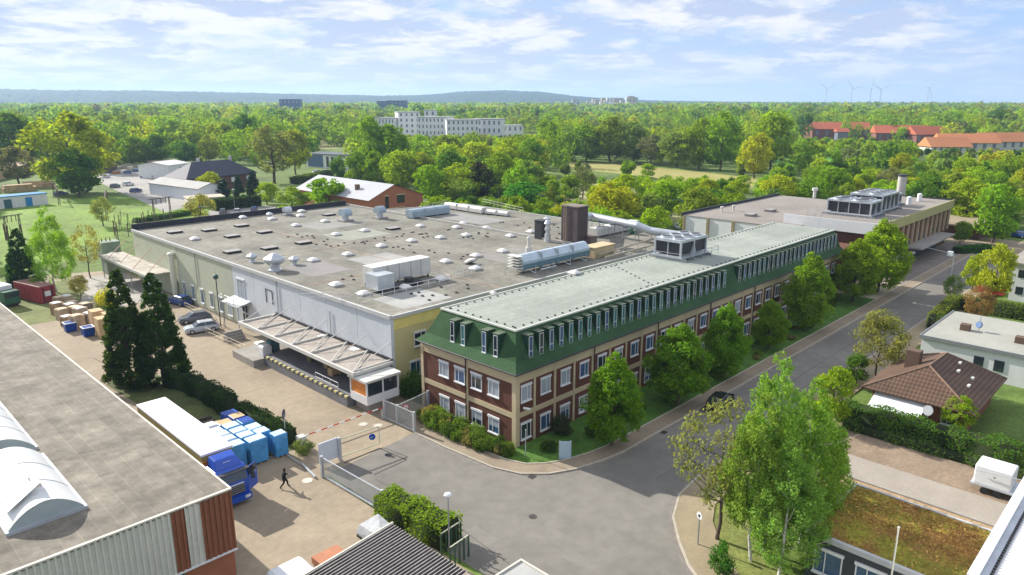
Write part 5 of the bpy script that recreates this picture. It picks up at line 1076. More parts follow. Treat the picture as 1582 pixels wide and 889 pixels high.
for i, (k0, k1, z) in enumerate(((.25, .75, 1.5), (.15, .6, 1.25), (.15, .7, 1.1), (.15, .5, .95))):
    slab(a.lerp(b, k0), a.lerp(b, k1), z, z+.05, .01, white, 'lettering', t, -.012)
slab(a.lerp(b, .5), a.lerp(b, .85), .45, .7, .01, mat('logo_dark', (.05, .10, .22), .5), 'logo', t, -.012)
m = MB(); [m.box(q.x-.05, q.y-.05, 0, q.x+.05, q.y+.05, 1.8) for q in (a, b)]; m.build('post', galv, t)
t = thing('lamp_post', 'thin pole standing at the office corner', 'post', (43.2, 40.6, 0)); MB().tube((43.2, 40.6, 0), (43.2, 40.6, 2.6), .045, n=6).build('pole', galv, t); MB().ball((43.2, 40.6, 2.6), .06).build('cap', galv, t)
solo(MB().box(43.55, 43.2, 3.95, 43.75, 43.9, 4.02) if False else MB().tube((44.6, 42.2, 3.75), (44.9, 41.6, 3.72), .12, n=8), 'wall_lamp', white, 'small white lamp on the brick wall by the office corner', 'lamp', (44.7, 42, 3.7))
# white trailer
t = thing('trailer', 'white box trailer with its drawbar on the sandy parking strip', 'trailer', (65.9, 9.1, 0)); m = MB(); m.box(64.7, 7.9, .7, 66.9, 10.5, 2.3); o = m.build('box_body', white, t); o.modifiers.new('b', 'BEVEL').width = .08
MB().box(64.55, 7.0, .6, 67.05, 10.65, .74).build('chassis', galv, t)
for y in (9.6, 8.7):
    for x in (64.5, 66.95): MB().tube((x, y, .3), (x+.2, y, .3), .3, n=12).build('wheel', black, t)
m = MB(); m.tube((65.0, 7.6, .6), (65.8, 5.6, .5), .06, n=5); m.tube((66.6, 7.6, .6), (65.8, 5.6, .5), .06, n=5); m.tube((64.55, 10.4, 1.9), (64.4, 7.5, 2.2), .035, n=5); m.tube((64.5, 7.5, 2.2), (64.5, 5.8, 2.0), .035, n=5); m.build('drawbar', galv, t)
MB().box(64.56, 9.0, 1.6, 64.6, 9.1, 1.7).build('lock', dark, t)
# red awning, street-end lamp and items
t = thing('red_awning', 'red and white market awning on a stand beside the white house', 'awning', (128, 21, 0)); p = at(1535, 452, 2.2); m = MB(); m.add([(p.x-1, p.y+2.5, 2.2), (p.x+1.6, p.y+2.5, 2.6), (p.x+1.6, p.y-1.5, 2.6), (p.x-1, p.y-1.5, 2.2), (p.x-1, p.y+2.5, 2.15), (p.x+1.6, p.y+2.5, 2.55), (p.x+1.6, p.y-1.5, 2.55), (p.x-1, p.y-1.5, 2.15)], [(3, 2, 1, 0), (4, 5, 6, 7), (0, 1, 5, 4), (2, 3, 7, 6), (3, 0, 4, 7)]); t.location = (p.x, p.y, 0); m.build('cloth', mat('cloth_red', (.6, .03, .05), .6), t); MB().tube((p.x, p.y, 0), (p.x, p.y, 2.3), .06).build('pole', white, t)
p = at(1468, 432, 0); t = thing('street_lamp', 'street lamp with a boxy pale head hanging over the shaded street end', 'lamp', (p.x, p.y, 0)); MB().tube(p, p+Vector((0, 0, 4.6)), .07, n=6).build('pole', galv, t); MB().box(p.x-.35, p.y+.2, 4.2, p.x+.35, p.y+1.0, 5.0).build('lamp_head', mat('lamp_pale', (.6, .66, .66), .4), t); MB().tube(p+Vector((0, 0, 4.6)), p+Vector((1.5, 5.5, 5.0)), .05, n=5).build('arm', galv, t)
# person
def person(x, y, rz, label):
    t = thing('person', label, 'person', (x, y, 0)); J = {}
    J = dict(pel=(0, 0, .96), ch=(0, .02, 1.22), nk=(0, .05, 1.46), hd=(0, .09, 1.62), ht=(0, .08, 1.72), sl=(-.19, .04, 1.40), sr=(.19, .04, 1.40), el=(-.25, .16, 1.15), er=(.25, -.1, 1.14), hl=(-.24, .36, 1.02), hr=(.24, -.16, .9),
             tl=(-.10, .0, .90), kl=(-.11, .24, .52), al=(-.11, .30, .10), fl=(-.11, .46, .05), tr=(.10, 0, .90), kr=(.11, -.06, .50), ar=(.11, -.38, .16), fr=(.11, -.26, .05))
    rad = dict(pel=.17, ch=.19, nk=.075, hd=.10, ht=.07, sl=.085, sr=.085, el=.068, er=.068, hl=.045, hr=.045, tl=.12, kl=.085, al=.06, fl=.05, tr=.12, kr=.085, ar=.06, fr=.05)
    E = [('pel', 'ch'), ('ch', 'nk'), ('nk', 'hd'), ('hd', 'ht'), ('ch', 'sl'), ('ch', 'sr'), ('sl', 'el'), ('sr', 'er'), ('el', 'hl'), ('er', 'hr'), ('pel', 'tl'), ('pel', 'tr'), ('tl', 'kl'), ('kl', 'al'), ('al', 'fl'), ('tr', 'kr'), ('kr', 'ar'), ('ar', 'fr')]
    ks = list(J); me = bpy.data.meshes.new('body'); me.from_pydata([J[k] for k in ks], [(ks.index(a), ks.index(b)) for a, b in E], []); me.materials.append(mat('dark_clothes', (.012, .012, .014), .9)); o = bpy.data.objects.new('body', me); COL.objects.link(o); o.parent = t
    sk = o.modifiers.new('s', 'SKIN'); 
    if not me.skin_vertices: me.attributes.new('skin_vertices', 'FLOAT', 'POINT') if False else None
    bpy.context.view_layer.objects.active = o
    for i, k in enumerate(ks): me.skin_vertices[0].data[i].radius = (rad[k], rad[k]); me.skin_vertices[0].data[i].use_root = (k == 'pel')
    s = o.modifiers.new('u', 'SUBSURF'); s.levels = 1; s.render_levels = 2
    m = MB(); m.ball((0, .13, 1.63), .085, 1.15); m.build('head', mat('skin_tone', (.42, .26, .19), .6), None).parent = t; m = MB(); m.ball((0, .085, 1.68), .115, .9, half=True); m.build('hair', mat('hair_dark', (.015, .012, .01)), None).parent = t
    m = MB(); m.ball((-.24, .40, 1.0), .05, 1.2); m.build('hand', MATS['skin_tone'], None).parent = t; m = MB(); m.ball((.24, -.19, .86), .05, 1.2); m.build('hand', MATS['skin_tone'], None).parent = t
    t.rotation_euler = (0, 0, rz); return t
p = at(440, 754, 0)
person(p.x, p.y, R(-110), 'person in dark clothes walking across the yard beside the truck')

# ---- odds and ends round the garage, dock and yard
p = at(588, 842); t = thing('covered_trailer', 'small trailer under a crumpled grey cover behind the dark garage roof', 'trailer', p)
m = MB(); m.add([(p.x-1, p.y-1.6, .7), (p.x+1, p.y-1.6, .7), (p.x+1, p.y+1.6, .7), (p.x-1, p.y+1.6, .7), (p.x-.8, p.y-1.4, 1.5), (p.x+.7, p.y-1.5, 1.35), (p.x+.8, p.y+1.3, 1.6), (p.x-.7, p.y+1.5, 1.3), (p.x, p.y, 1.6)], [(0, 1, 5, 4), (1, 2, 6, 5), (2, 3, 7, 6), (3, 0, 4, 7), (4, 5, 8), (5, 6, 8), (6, 7, 8), (7, 4, 8)]); m.build('cover', mat('grey_cover', (.34, .35, .36), .6, .2, 2), t)
MB().box(p.x-1, p.y-1.5, .45, p.x+1, p.y+1.5, .65).build('chassis', dark, t)
for s_ in (-1, 1): MB().tube((p.x+s_*.95, p.y, .32), (p.x+s_*1.15, p.y, .32), .32, n=12).build('wheel', black, t)
p = at(470, 926); t = thing('covered_boat', 'white tarpaulin-covered trailer at the bottom edge beside the dark garage roof', 'trailer', p); m = MB(); m.ext([(p.y-2.6, .9), (p.y-2.4, 1.4), (p.y+2.2, 1.6), (p.y+2.8, 1.1), (p.y+2.6, .8)], 'x', p.x-1.2, p.x+1.2); o = m.build('cover', white, t); o.modifiers.new('b', 'BEVEL').width = .2
MB().box(p.x-1.1, p.y-2.4, .5, p.x+1.1, p.y+2.4, .7).build('chassis', dark, t)
for s_ in (-1, 1): MB().tube((p.x+s_*.9, p.y, .32), (p.x+s_*1.1, p.y, .32), .32, n=12).build('wheel', black, t)
p = at(516, 874); solo(MB().box(p.x-1, p.y-1.2, .12, p.x+1, p.y+1.2, .6).box(p.x-.9, p.y-1.1, 0, p.x-.6, p.y+1.1, .11).box(p.x+.6, p.y-1.1, 0, p.x+.9, p.y+1.1, .11), 'orange_crate', mat('crate_orange', (.4, .17, .09), .7, .15, 1), 'orange crate beside the dark garage roof', 'crate', p)
fm = mat('fence_green', (.04, .09, .05), .6)
def post_fence(a, b, n, h, lab):
    t = thing('post_fence', lab, 'fence', a); 
    for i in range(n+1):
        q = a.lerp(b, i/n); MB().box(q.x-.05, q.y-.05, 0, q.x+.05, q.y+.05, h).build('post', fm, t)
    MB().bar(a+Vector((0, 0, h)), b+Vector((0, 0, h)), .05).build('rail', mat('rail_pale', (.5, .5, .38), .6), t)
post_fence(at(682, 858), at(712, 838), 4, 1.7, 'green post fence behind the street hedge, nearer the hedge'); post_fence(at(696, 880), at(724, 860), 4, 1.7, 'green post fence at the bottom edge below the other one')
# stored goods on the dock and at its head
for i, (x, y, a, b, h, m_, l) in enumerate(((41.5, 70, 1.2, .8, .5, wood, 'low pallet of boxes on the dark loading dock, middle'), (40.6, 67.6, 1.2, .9, .7, kraft, 'cardboard load on the loading dock left of the handrail'), (41.8, 64.2, 1.3, .9, .9, mat('rust_load', (.3, .1, .05)), 'rusty load on the loading dock nearest the gatehouse'), (41.2, 73.5, .9, .9, 1.3, mat('bin_olive', (.22, .2, .1)), 'olive bin at the white pier of the loading dock'))):
    solo(MB().box(x-a/2, y-b/2, 1.36, x+a/2, y+b/2, 1.36+h).box(x-a/2, y-b/2, 1.21, x-a/2+.2, y+b/2, 1.35).box(x+a/2-.2, y-b/2, 1.21, x+a/2, y+b/2, 1.35), 'dock_load', m_, l, 'load', (x, y, 1.21))
for i, (x, y, h, m_, l) in enumerate(((38.8, 80.2, 1.1, white, 'white big bag at the head of the loading dock, front one'), (40.2, 80.9, 1.3, mat('bag_teal', (.1, .2, .22)), 'dark teal container between the big bags'), (39.4, 82.6, .8, white, 'white big bag at the head of the loading dock, rear one'))):
    o = solo(MB().box(x-.6, y-.6, .9, x+.6, y+.6, .9+h).box(x-.5, y-.5, .9+h, x+.5, y+.5, 1.0+h), 'big_bag', m_, l, 'bag', (x, y, .9)); o.modifiers.new('b', 'BEVEL').width = .12

# ============================================================ TREES
random.seed(21)
tree_proto('linden', 9.5, 7.0, 15000, .15, .17, shape='pear', z0=.11, nl=110, lob=.24)
tree_proto('linden_b', 9.5, 7.0, 15000, .15, .17, shape='pear', z0=.15, nl=80, lob=.28)
tree_proto('birch', 14, 7.5, 19000, .105, .15, birchbark, shape='pear', z0=.15, nl=170, lob=.15, bias=.6, sag=1.6)
tree_proto('birch_b', 14, 7.5, 19000, .105, .15, birchbark, shape='pear', z0=.2, nl=150, lob=.15, bias=.6, sag=1.8)
tree_proto('sparse', 9, 7, 2600, .12, .14, shape='round', z0=.3, nl=60, lob=.2, limbs=14, spread=.38)
tree_proto('sparse_b', 8, 6, 5200, .12, .13, shape='round', z0=.22, nl=60, lob=.24, limbs=12, spread=.3)
tree_proto('cypress', 12.5, 5.2, 24000, .13, .2, shape='cone', z0=.02, nl=420, lob=.17, bias=1.1)
tree_proto('spruce', 12, 5, 7000, .2, .2, shape='cone', z0=.05, nl=80, lob=.28)
tree_proto('bush', 2.6, 3.4, 2600, .10, .06, shape='round', z0=.0, nl=26, lob=.34, limbs=4)
MID = []
for i, (shp, z0, nl, lob) in enumerate((('round', .12, 34, .32), ('round', .2, 28, .36), ('oval', .1, 36, .30), ('column', .08, 32, .33), ('round', .15, 44, .27), ('oval', .15, 26, .36))):
    tree_proto('mid%d' % i, 13, 11, 4200, .34, .28, shape=shp, z0=z0, nl=nl, lob=lob); MID.append('mid%d' % i)
tree_proto('midsparse', 13, 11, 2600, .30, .3, shape='round', z0=.2, nl=40, lob=.3, limbs=14, spread=.38)
GB = (.23, .325, .02); GM = (.16, .25, .02); GD = (.075, .15, .02); GO = (.20, .25, .03); GR = (.15, .165, .08); GY = (.30, .33, .02); GL = (.20, .31, .02); GS = (.16, .23, .05)
def wpx(px, x, y, z): return px*proj(x, y, z)[2]/FPX
def tb_(key, px, by, ty, w_, c, label, group=None, name='deciduous_tree', cat='tree'):
    p = at(px, by); h = max(1.0, zat(ty, p)); return tree(key, p.x, p.y, h, wpx(w_, p.x, p.y, h/2), jit(c, .06), label, group, name, cat)
TAKEN = []
def tt_(key, px, ty, h, w_, c, label, group=None, name='deciduous_tree', cat='tree'):
    p = at(px, ty, h); TAKEN.append((p.x, p.y)); return tree(key, p.x, p.y, h, wpx(w_, p.x, p.y, h/2), jit(c, .06), label, group, name, cat)
SG = (.13, .235, .018)
for q in (('linden', 945, 690, 545, 105, SG, 'full green street tree closest to the office corner and its company sign'), ('linden_b', 1045, 627, 500, 112, SG, 'broad green street tree, second from the office corner'), ('linden', 1118, 585, 468, 82, SG, 'green street tree behind the black car, third from the office corner'),
          ('linden_b', 1187, 540, 462, 62, SG, 'small round street tree, lowest in the row along the office'), ('linden', 1243, 512, 390, 88, GM, 'tall green street tree, fifth in the row along the office'),
          ('linden_b', 1318, 468, 368, 78, GM, 'green street tree at the far end of the green-roofed office'), ('linden', 1356, 452, 338, 98, GB, 'tall bright green street tree before the brick far building')):
    tb_(q[0], q[1], q[2], q[3], q[4], q[5], q[6], name='street_tree')
for x, y, h, w_, k, l in ((44.7, 18.9, 15.0, 6.4, 'birch', 'big birch with drooping fresh green twigs, rightmost of the birch group'), (43.0, 18.9, 12.6, 5.6, 'birch_b', 'tall birch at the left of the birch group, its top bending left'), (42.8, 16.8, 10.0, 6.4, 'birch', 'lowest birch of the group at the bottom of the picture'), (47.4, 17.4, 12.8, 6.2, 'birch_b', 'birch at the back of the group beside the sedum roof'), (50.6, 17.9, 9.5, 5.6, 'birch', 'low airy birch beyond the group, next to the parking strip')):
    tree(k, x, y, h, w_, jit((.18, .28, .05), .05), l, None, 'birch_tree', 'birch')
tree('sparse', 43.6, 21.9, 11, 8.0, (.19, .20, .075), 'thin tree with scattered yellowish new leaves left of the birches', None, 'budding_tree')
tb_('sparse_b', 1352, 590, 480, 95, (.22, .22, .06), 'loose tree in pale spring leaf between the street and the bungalow', name='budding_tree')
for q in (('mid0', 1283, 660, 568, 70, GL, 'bright green tree between the birches and the bungalow'), ('sparse_b', 1475, 672, 612, 62, GL, 'small light green tree in front of the bungalow window'), ('mid1', 1322, 598, 548, 44, GD, 'dark green bush-like tree left of the bungalow roof'),
          ('mid0', 1532, 470, 378, 62, GY, 'yellow-green maple beside the white house'), ('mid4', 1502, 450, 392, 40, GY, 'lower yellow-green maple left of the bigger one'), ('sparse_b', 1507, 505, 440, 50, (.28, .17, .09), 'reddish-brown leafing shrub tree behind the dark hedge'),
          ('mid0', 1532, 376, 286, 78, GL, 'round bright green tree beyond the end of the street'), ('mid1', 1483, 378, 342, 34, GM, 'small green tree beside the low brown pavilion'), ('sparse_b', 1470, 470, 425, 34, GS, 'thin grey-green shrub left of the reddish shrub tree'),
          ('cypress', 203, 597, 416, 84, (.04, .075, .018), 'dark green cone-shaped conifer, left of the pair'), ('cypress', 254, 592, 422, 90, (.04, .075, .018), 'dark green cone-shaped conifer, right of the pair'),
          ('cypress', 40, 452, 353, 58, (.04, .09, .025), 'dark spruce at the left edge by the red container'), ('birch', 88, 452, 318, 74, (.25, .36, .05), 'feathery light green tree behind the pallets'), ('sparse', 140, 430, 348, 56, (.25, .22, .06), 'nearly bare tree before the factory corner'),
          ('sparse_b', 125, 462, 425, 34, (.30, .26, .05), 'small yellow-leaved tree behind the pallets'), ('bush', 166, 482, 445, 40, (.42, .40, .05), 'yellow flowering bush beside the conifer'), ('mid1', 60, 460, 430, 30, GM, 'green bush under the dark spruce'),
          ('midsparse', 160, 350, 305, 40, (.20, .25, .08), 'low thin bush in the substation grass'), ('midsparse', 312, 345, 300, 50, (.28, .28, .08), 'yellowish thin bushes by the factory far corner')):
    tb_(*q, name={'cypress': 'conifer', 'spruce': 'spruce_tree', 'bush': 'bush'}.get(q[0], 'deciduous_tree'), cat='bush' if q[0] == 'bush' or 'bush' in q[6] and 'tree' not in q[6] else 'tree')
PT = [('mid0', 122, 305, 232, 84, GD, 'round dark green tree beside the blue and white shed'), ('mid4', 112, 298, 174, 132, (.24, .29, .02), 'huge yellow-green tree towering behind the blue and white shed'), ('mid0', 22, 260, 175, 84, GD, 'big dark green tree at the left edge of the picture'), ('mid2', 160, 266, 200, 62, GY, 'yellow-green tree right of the huge one'),
      ('midsparse', 424, 284, 196, 92, (.18, .185, .075), 'wide brownish tree with visible branches beside the grey apartment house'), ('mid1', 457, 270, 200, 54, (.22, .26, .03), 'olive tree leaning behind the wide brownish tree'), ('mid0', 382, 242, 177, 52, GD, 'dark green round tree behind the slate-roofed house'), ('mid4', 205, 258, 210, 62, GM, 'mid green tree behind the depot heaps'), ('mid1', 247, 258, 206, 44, GD, 'dark green tree behind the depot yard, nearest the white barn'), ('mid0', 287, 252, 220, 48, GD, 'dark green round tree left of the slate-roofed house'),
      ('mid0', 326, 302, 266, 40, GY, 'yellow-green ball-shaped tree in front of the slate-roofed house'), ('spruce', 346, 308, 275, 28, (.025, .06, .035), 'dark cypress right of the yellow-green ball-shaped tree'), ('spruce', 370, 306, 270, 22, (.03, .07, .04), 'dark cypress in the middle before the slate-roofed house'), ('spruce', 393, 308, 262, 28, (.025, .06, .035), 'dark cypress at the right end of the slate-roofed house'), ('mid1', 413, 316, 282, 40, GL, 'bright green bush-like tree left of the factory back corner'),
      ('mid2', 508, 334, 272, 84, GL, 'bright green tree in front of the white gable roof'), ('mid4', 452, 336, 290, 56, (.22, .28, .04), 'light green tree beside the factory back corner'), ('mid3', 524, 286, 240, 30, GD, 'narrow dark green tree beside the grey apartment house'), ('mid0', 575, 274, 181, 62, GM, 'tall dark-leaved tree rising in front of the white apartments'), ('mid4', 608, 276, 192, 72, GM, 'broad tree right of the tall one before the white apartments'),
      ('mid0', 552, 290, 234, 46, GM, 'green tree behind the white gable roof, left one'), ('mid2', 582, 292, 230, 48, GM, 'green tree behind the white gable roof, second'), ('mid1', 622, 298, 232, 70, GB, 'light green broad tree behind the orange brick gable'), ('mid0', 655, 300, 238, 54, (.18, .22, .03), 'olive-gold tree behind the orange brick gable'), ('mid0', 698, 306, 234, 62, GD, 'dark green round tree right of the orange brick gable'), ('mid4', 744, 312, 250, 48, (.05, .055, .03), 'dark blackish-brown tree behind the back roof edge'),
      ('mid3', 733, 262, 203, 50, GO, 'golden-green tree above the blackish tree'), ('mid0', 812, 332, 282, 88, (.07, .21, .03), 'bright bushy tree behind the white roof ducts'), ('mid2', 846, 248, 180, 50, GL, 'slender light green tree left of the mown field'), ('mid0', 905, 250, 193, 64, GM, 'dark green tree at the left end of the mown field'), ('mid4', 942, 250, 180, 76, GO, 'tall golden-green tree above the mown field'), ('mid0', 978, 252, 188, 54, GS, 'grey-green tree above the middle of the mown field'),
      ('midsparse', 1005, 256, 208, 50, GR, 'brownish thin tree behind the mown field'), ('mid1', 1045, 260, 204, 64, GS, 'sage green tree behind the mown field, right of the brownish one'), ('mid4', 1112, 264, 173, 66, GL, 'tall fresh green tree behind the right end of the mown field'), ('mid0', 1080, 262, 184, 60, GM, 'broad green tree behind the right end of the mown field'), ('mid1', 1190, 262, 172, 74, GL, 'fresh green round tree in the middle distance left of the red roofs'), ('mid4', 1165, 276, 206, 62, GY, 'yellow-green tree below the fresh green round one'),
      ('mid2', 912, 296, 266, 28, GM, 'small dark green tree in the allotments'), ('midsparse', 900, 306, 258, 44, GR, 'bare brownish tree in the allotments'), ('mid0', 962, 332, 270, 66, GB, 'light green tree behind the big silver pipe, left one'), ('mid3', 1008, 326, 276, 60, GB, 'light green tree behind the big silver pipe, right one'), ('mid1', 925, 332, 286, 44, GY, 'yellow-green bush-like tree behind the big silver pipe'),
      ('mid4', 30, 285, 225, 64, GR, 'reddish-brown budding tree behind the open timber shed'), ('mid0', 226, 256, 214, 46, GL, 'fresh green tree between two darker trees behind the depot'), ('mid1', 345, 238, 190, 60, GS, 'grey-green tree behind the roof of the slate-roofed house'), ('mid4', 308, 236, 196, 62, GB, 'light green tree left behind the slate-roofed house'), ('mid0', 268, 236, 186, 56, GM, 'mid green tree rising behind the white barn'), ('mid1', 484, 212, 172, 60, GL, 'fresh green tree above the left field'), ('mid4', 530, 214, 178, 56, GM, 'mid green tree right above the left field'),
      ('mid0', 65, 250, 188, 60, GM, 'mid green tree between the dark edge tree and the huge one'), ('midsparse', 200, 240, 178, 64, GS, 'grey-green loose tree right of the huge yellow-green tree'), ('mid4', 785, 268, 215, 62, GB, 'light green tree below the low white wing'), ('mid0', 770, 300, 236, 60, GM, 'mid green tree behind the back roof railing'), ('mid1', 690, 262, 208, 56, GO, 'olive tree below the white apartments'), ('mid4', 650, 258, 210, 50, GL, 'fresh green tree below the tallest white apartment block'),
      ('mid0', 1245, 205, 174, 60, GM, 'round tree left above the biggest red roof'), ('mid4', 1290, 203, 172, 64, GY, 'yellow-green tree right behind the red roofs'), ('mid1', 1372, 207, 172, 66, GO, 'golden tree between the two red-roofed rows'), ('mid0', 1465, 207, 174, 66, GL, 'fresh green tree above the second red-roofed row'), ('mid0', 1524, 204, 188, 42, GD, 'dark green round tree near the right edge above the roofs')]
def tt_(key, px, by, ty, w_, c, label):
    p = at(px, by); TAKEN.append((p.x, p.y)); tb_(key, px, by, ty, w_, c, label)
for q in PT: tt_(*q)
# shrub beds
sh = random.Random(8)
cols = [(.13, .21, .03), (.18, .23, .04), (.07, .12, .025), (.22, .19, .08), (.11, .17, .03)]
for i in range(46):
    u = (i//2)/22; x = 42.5-.9*math.sin(u*3.1)-.5*(i % 2); y = 53.4-11.5*u; s = sh.uniform(.45, .8)
    tree('bush', x+sh.uniform(-.5, .7), y, 2.6*s*.85, 3.4*s*.8, sh.choice(cols), 'low leafy shrub in the dense planting bed before the office end wall', 'shrubs in the bed at the office corner', 'shrub', 'shrub', .05)
for i in range(26):
    x = 45+sh.uniform(0, 72); y = sh.uniform(37.2, 41.5); s = sh.uniform(.3, .6)
    tree('bush', x, y, 2.6*s*.6, 3.4*s, sh.choice(cols), 'low dark shrub on the shaded lawn along the office', 'shrubs along the office lawn', 'shrub', 'shrub', .05)
tb_('bush', 868, 672, 640, 40, (.06, .08, .03), 'rounded dark shrub against the office wall behind the company sign', name='shrub', cat='shrub')
for x, y, s, l in ((44.6, 58.9, 1.0, 'dark shrub in the shady gap between factory and office'), (47.5, 58.2, .9, 'second dark shrub deeper in the gap between factory and office')): tree('bush', x, y, 3.0*s, 3.4*s, GD, l, None, 'shrub', 'shrub')
tb_('bush', 1115, 889, 838, 46, (.06, .16, .02), 'round green bush at the foot of the birches', name='shrub', cat='shrub')
for px, py, w_, l in ((470, 702, 36, 'tangle of pale weeds between the barrier and the gate'), (430, 690, 18, '')):
    if l: tb_('bush', px, py, py-24, w_, (.16, .2, .06), l, name='shrub', cat='shrub')
# hedges
def hedge(pts, w_, h, col, label, dens=55, leaf=.09, z0=0., name='hedge', lump=.18):
    pts = [Vector((p[0], p[1])) for p in pts]; org = Vector((*pts[0], 0)); core = MB(); Q = []
    for a, b in zip(pts, pts[1:]):
        d = b-a; ln = d.length; d.normalize(); nv = Vector((-d.y, d.x)); o_ = w_/2*.86
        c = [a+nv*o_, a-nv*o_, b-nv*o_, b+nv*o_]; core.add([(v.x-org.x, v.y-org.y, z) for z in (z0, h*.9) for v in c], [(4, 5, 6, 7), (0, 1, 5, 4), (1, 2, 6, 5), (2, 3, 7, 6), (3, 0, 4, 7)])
        n = int(dens*ln*(w_+2*h)); s = rng.uniform(0, 1, n)*(w_+2*h); t = rng.uniform(-.1, ln+.1, n)
        lat = np.where(s < h, -w_/2, np.where(s > h+w_, w_/2, s-h-w_/2)); zz_ = np.where(s < h, s, np.where(s > h+w_, w_+2*h-s, h))
        nl_ = np.where(s < h, -1., np.where(s > h+w_, 1., 0.)); nz2 = np.where((s >= h) & (s <= h+w_), 1., .25)
        bump = lump*(np.sin(t*1.9+lat)+np.sin(t*.83+2+zz_))*.5+rng.normal(0, .06, n)
        lat = lat*1+nl_*bump; zz_ = np.clip(zz_+nz2*bump, .03, None)+z0*0
        C = np.stack([a.x-org.x+d.x*t+nv.x*lat, a.y-org.y+d.y*t+nv.y*lat, zz_+(z0)], 1)
        N_ = np.stack([nv.x*nl_, nv.y*nl_, nz2], 1)+unit(n)*.8; N_ /= np.linalg.norm(N_, axis=1, keepdims=True); Q.append(quads(C, N_, leaf*rng.uniform(.6, 1.4, n)))
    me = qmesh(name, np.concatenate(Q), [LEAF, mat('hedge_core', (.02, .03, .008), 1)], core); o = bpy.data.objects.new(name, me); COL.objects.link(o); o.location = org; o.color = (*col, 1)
    return tag(o, label, 'hedge')
hedge([(28.9, 42.2), (29.2, 38.5), (29.6, 35.2)], 2.2, 2.0, (.20, .29, .03), 'thick light green hedge between the silver gate and the dark garage', 90, .11, lump=.3)
hedge([(27.6, 81), (28.6, 77), (29.0, 68.6)], 1.8, 1.8, (.035, .07, .02), 'dark green hedge running from the conifers along the yard', 80, .1, lump=.3)
hedge([(29.3, 67), (29.7, 57.8)], 1.3, 1.6, (.04, .08, .02), 'narrow dark hedge behind the wrapped goods', 80, .1, lump=.2)
hedge([(71.2, 23.5), (71.6, 14), (72.2, 3)], 2.2, 1.9, (.09, .17, .03), 'long overgrown hedge in front of the bungalow', 75, .11, lump=.35)
hedge([(69.4, 22.5), (69.6, 12), (70, 2)], 1.2, .6, (.10, .16, .04), 'low ragged undergrowth along the foot of the long hedge', 60, .10, lump=.3, name='undergrowth')
q = [at(1402, 492, 2), at(1430, 468, 2), at(1475, 472, 2)]
hedge([(110, 25.6), (124, 26.4)], 1.6, 2.2, (.14, .17, .03), 'clipped box hedge along the shaded street', 40, .13, lump=.05)
hedge([(124, 26.0), (124.5, 14)], 1.6, 2.2, (.12, .16, .03), 'clipped box hedge crossing behind the pale flat roof, sunlit top', 40, .13, lump=.05); hedge([(109.5, 25), (109.6, 8)], 1.8, 2.4, (.07, .11, .03), 'tall clipped hedge directly behind the pale flat roof', 40, .13, lump=.08)
hedge([at(1478, 392)[:2], at(1530, 388)[:2]], 2.5, 1.3, (.05, .14, .02), 'low clipped hedge beyond the end of the street', 30, .16, lump=.1)
hedge([at(330, 326)[:2], at(400, 318)[:2]], 3, 3.2, (.03, .06, .015), 'tall dark clipped hedge behind the three parked cars', 12, .28, lump=.1)
hedge([at(455, 285)[:2], at(510, 273)[:2]], 4, 2.6, (.09, .13, .03), 'green hedge before the grey apartment house', 10, .3, lump=.2)
hedge([at(150, 492)[:2], at(180, 500)[:2]], 2, 1.6, (.06, .12, .02), 'low green bushes behind the cardboard crates', 60, .12, lump=.4)
hedge([at(210, 345)[:2], at(305, 330)[:2]], 2.5, 1.2, (.06, .13, .02), 'low hedge strip among the substation posts', 20, .2, lump=.3)

# ============================================================ LEFT: substation, depot, houses
def block(A, B, dep, h, name, label, wallm, roofm, rooft=.3, over=.3, cat='building', wins=(), gable=None, wm=None, z=0, hip=None, color=None):
    """A,B: left and right ground points of the front wall (world); dep: depth away from the camera"""
    A = Vector((A[0], A[1], 0)); B = Vector((B[0], B[1], 0)); d = B-A; ln = d.length; rz = math.atan2(d.y, d.x); t = thing(name, label, cat, (0, 0, 0))
    MB().box(0, 0, 0, ln, dep, h).build('wall', wallm, t)
    if hip:
        m = MB(); o = over; e = [(-o, -o, h), (ln+o, -o, h), (ln+o, dep+o, h), (-o, dep+o, h), (dep*.5, dep/2, h+hip), (ln-dep*.5, dep/2, h+hip)]
        m.add(e, [(0, 1, 5, 4), (1, 2, 5), (2, 3, 4, 5), (3, 0, 4), (3, 2, 1, 0)]); m.build('roof', roofm, t)
    elif gable:
        ax, gh = gable
        if ax == 'x': MB().ext([(-over, h), (dep/2, h+gh), (dep+over, h), (dep+over, h-.2), (dep/2, h+gh-.25), (-over, h-.2)], 'x', -over, ln+over).build('roof', roofm, t); MB().ext([(0, h-.01), (dep/2, h+gh-.26), (dep, h-.01)], 'x', 0, ln).build('gable', wallm, t)
        else: MB().ext([(-over, h), (ln/2, h+gh), (ln+over, h), (ln+over, h-.2), (ln/2, h+gh-.25), (-over, h-.2)], 'y', -over, dep+over).build('roof', roofm, t); MB().ext([(0, h-.01), (ln/2, h+gh-.26), (ln, h-.01)], 'y', 0, dep).build('gable', wallm, t)
    else: MB().box(-over, -over, h, ln+over, dep+over, h+rooft).build('roof', roofm, t)
    for (u0, u1, z0, z1, m_, nm) in wins: MB().box(ln*u0, -.08, z0, ln*u1, -.01, z1).build(nm, m_, t)
    t.location = (A.x, A.y, z); t.rotation_euler = (0, 0, rz)
    if color: pass
    return t
bluem = mat('paint_blue', (.02, .20, .42), .5, .1, 1)
winf = MATS['window_glass']
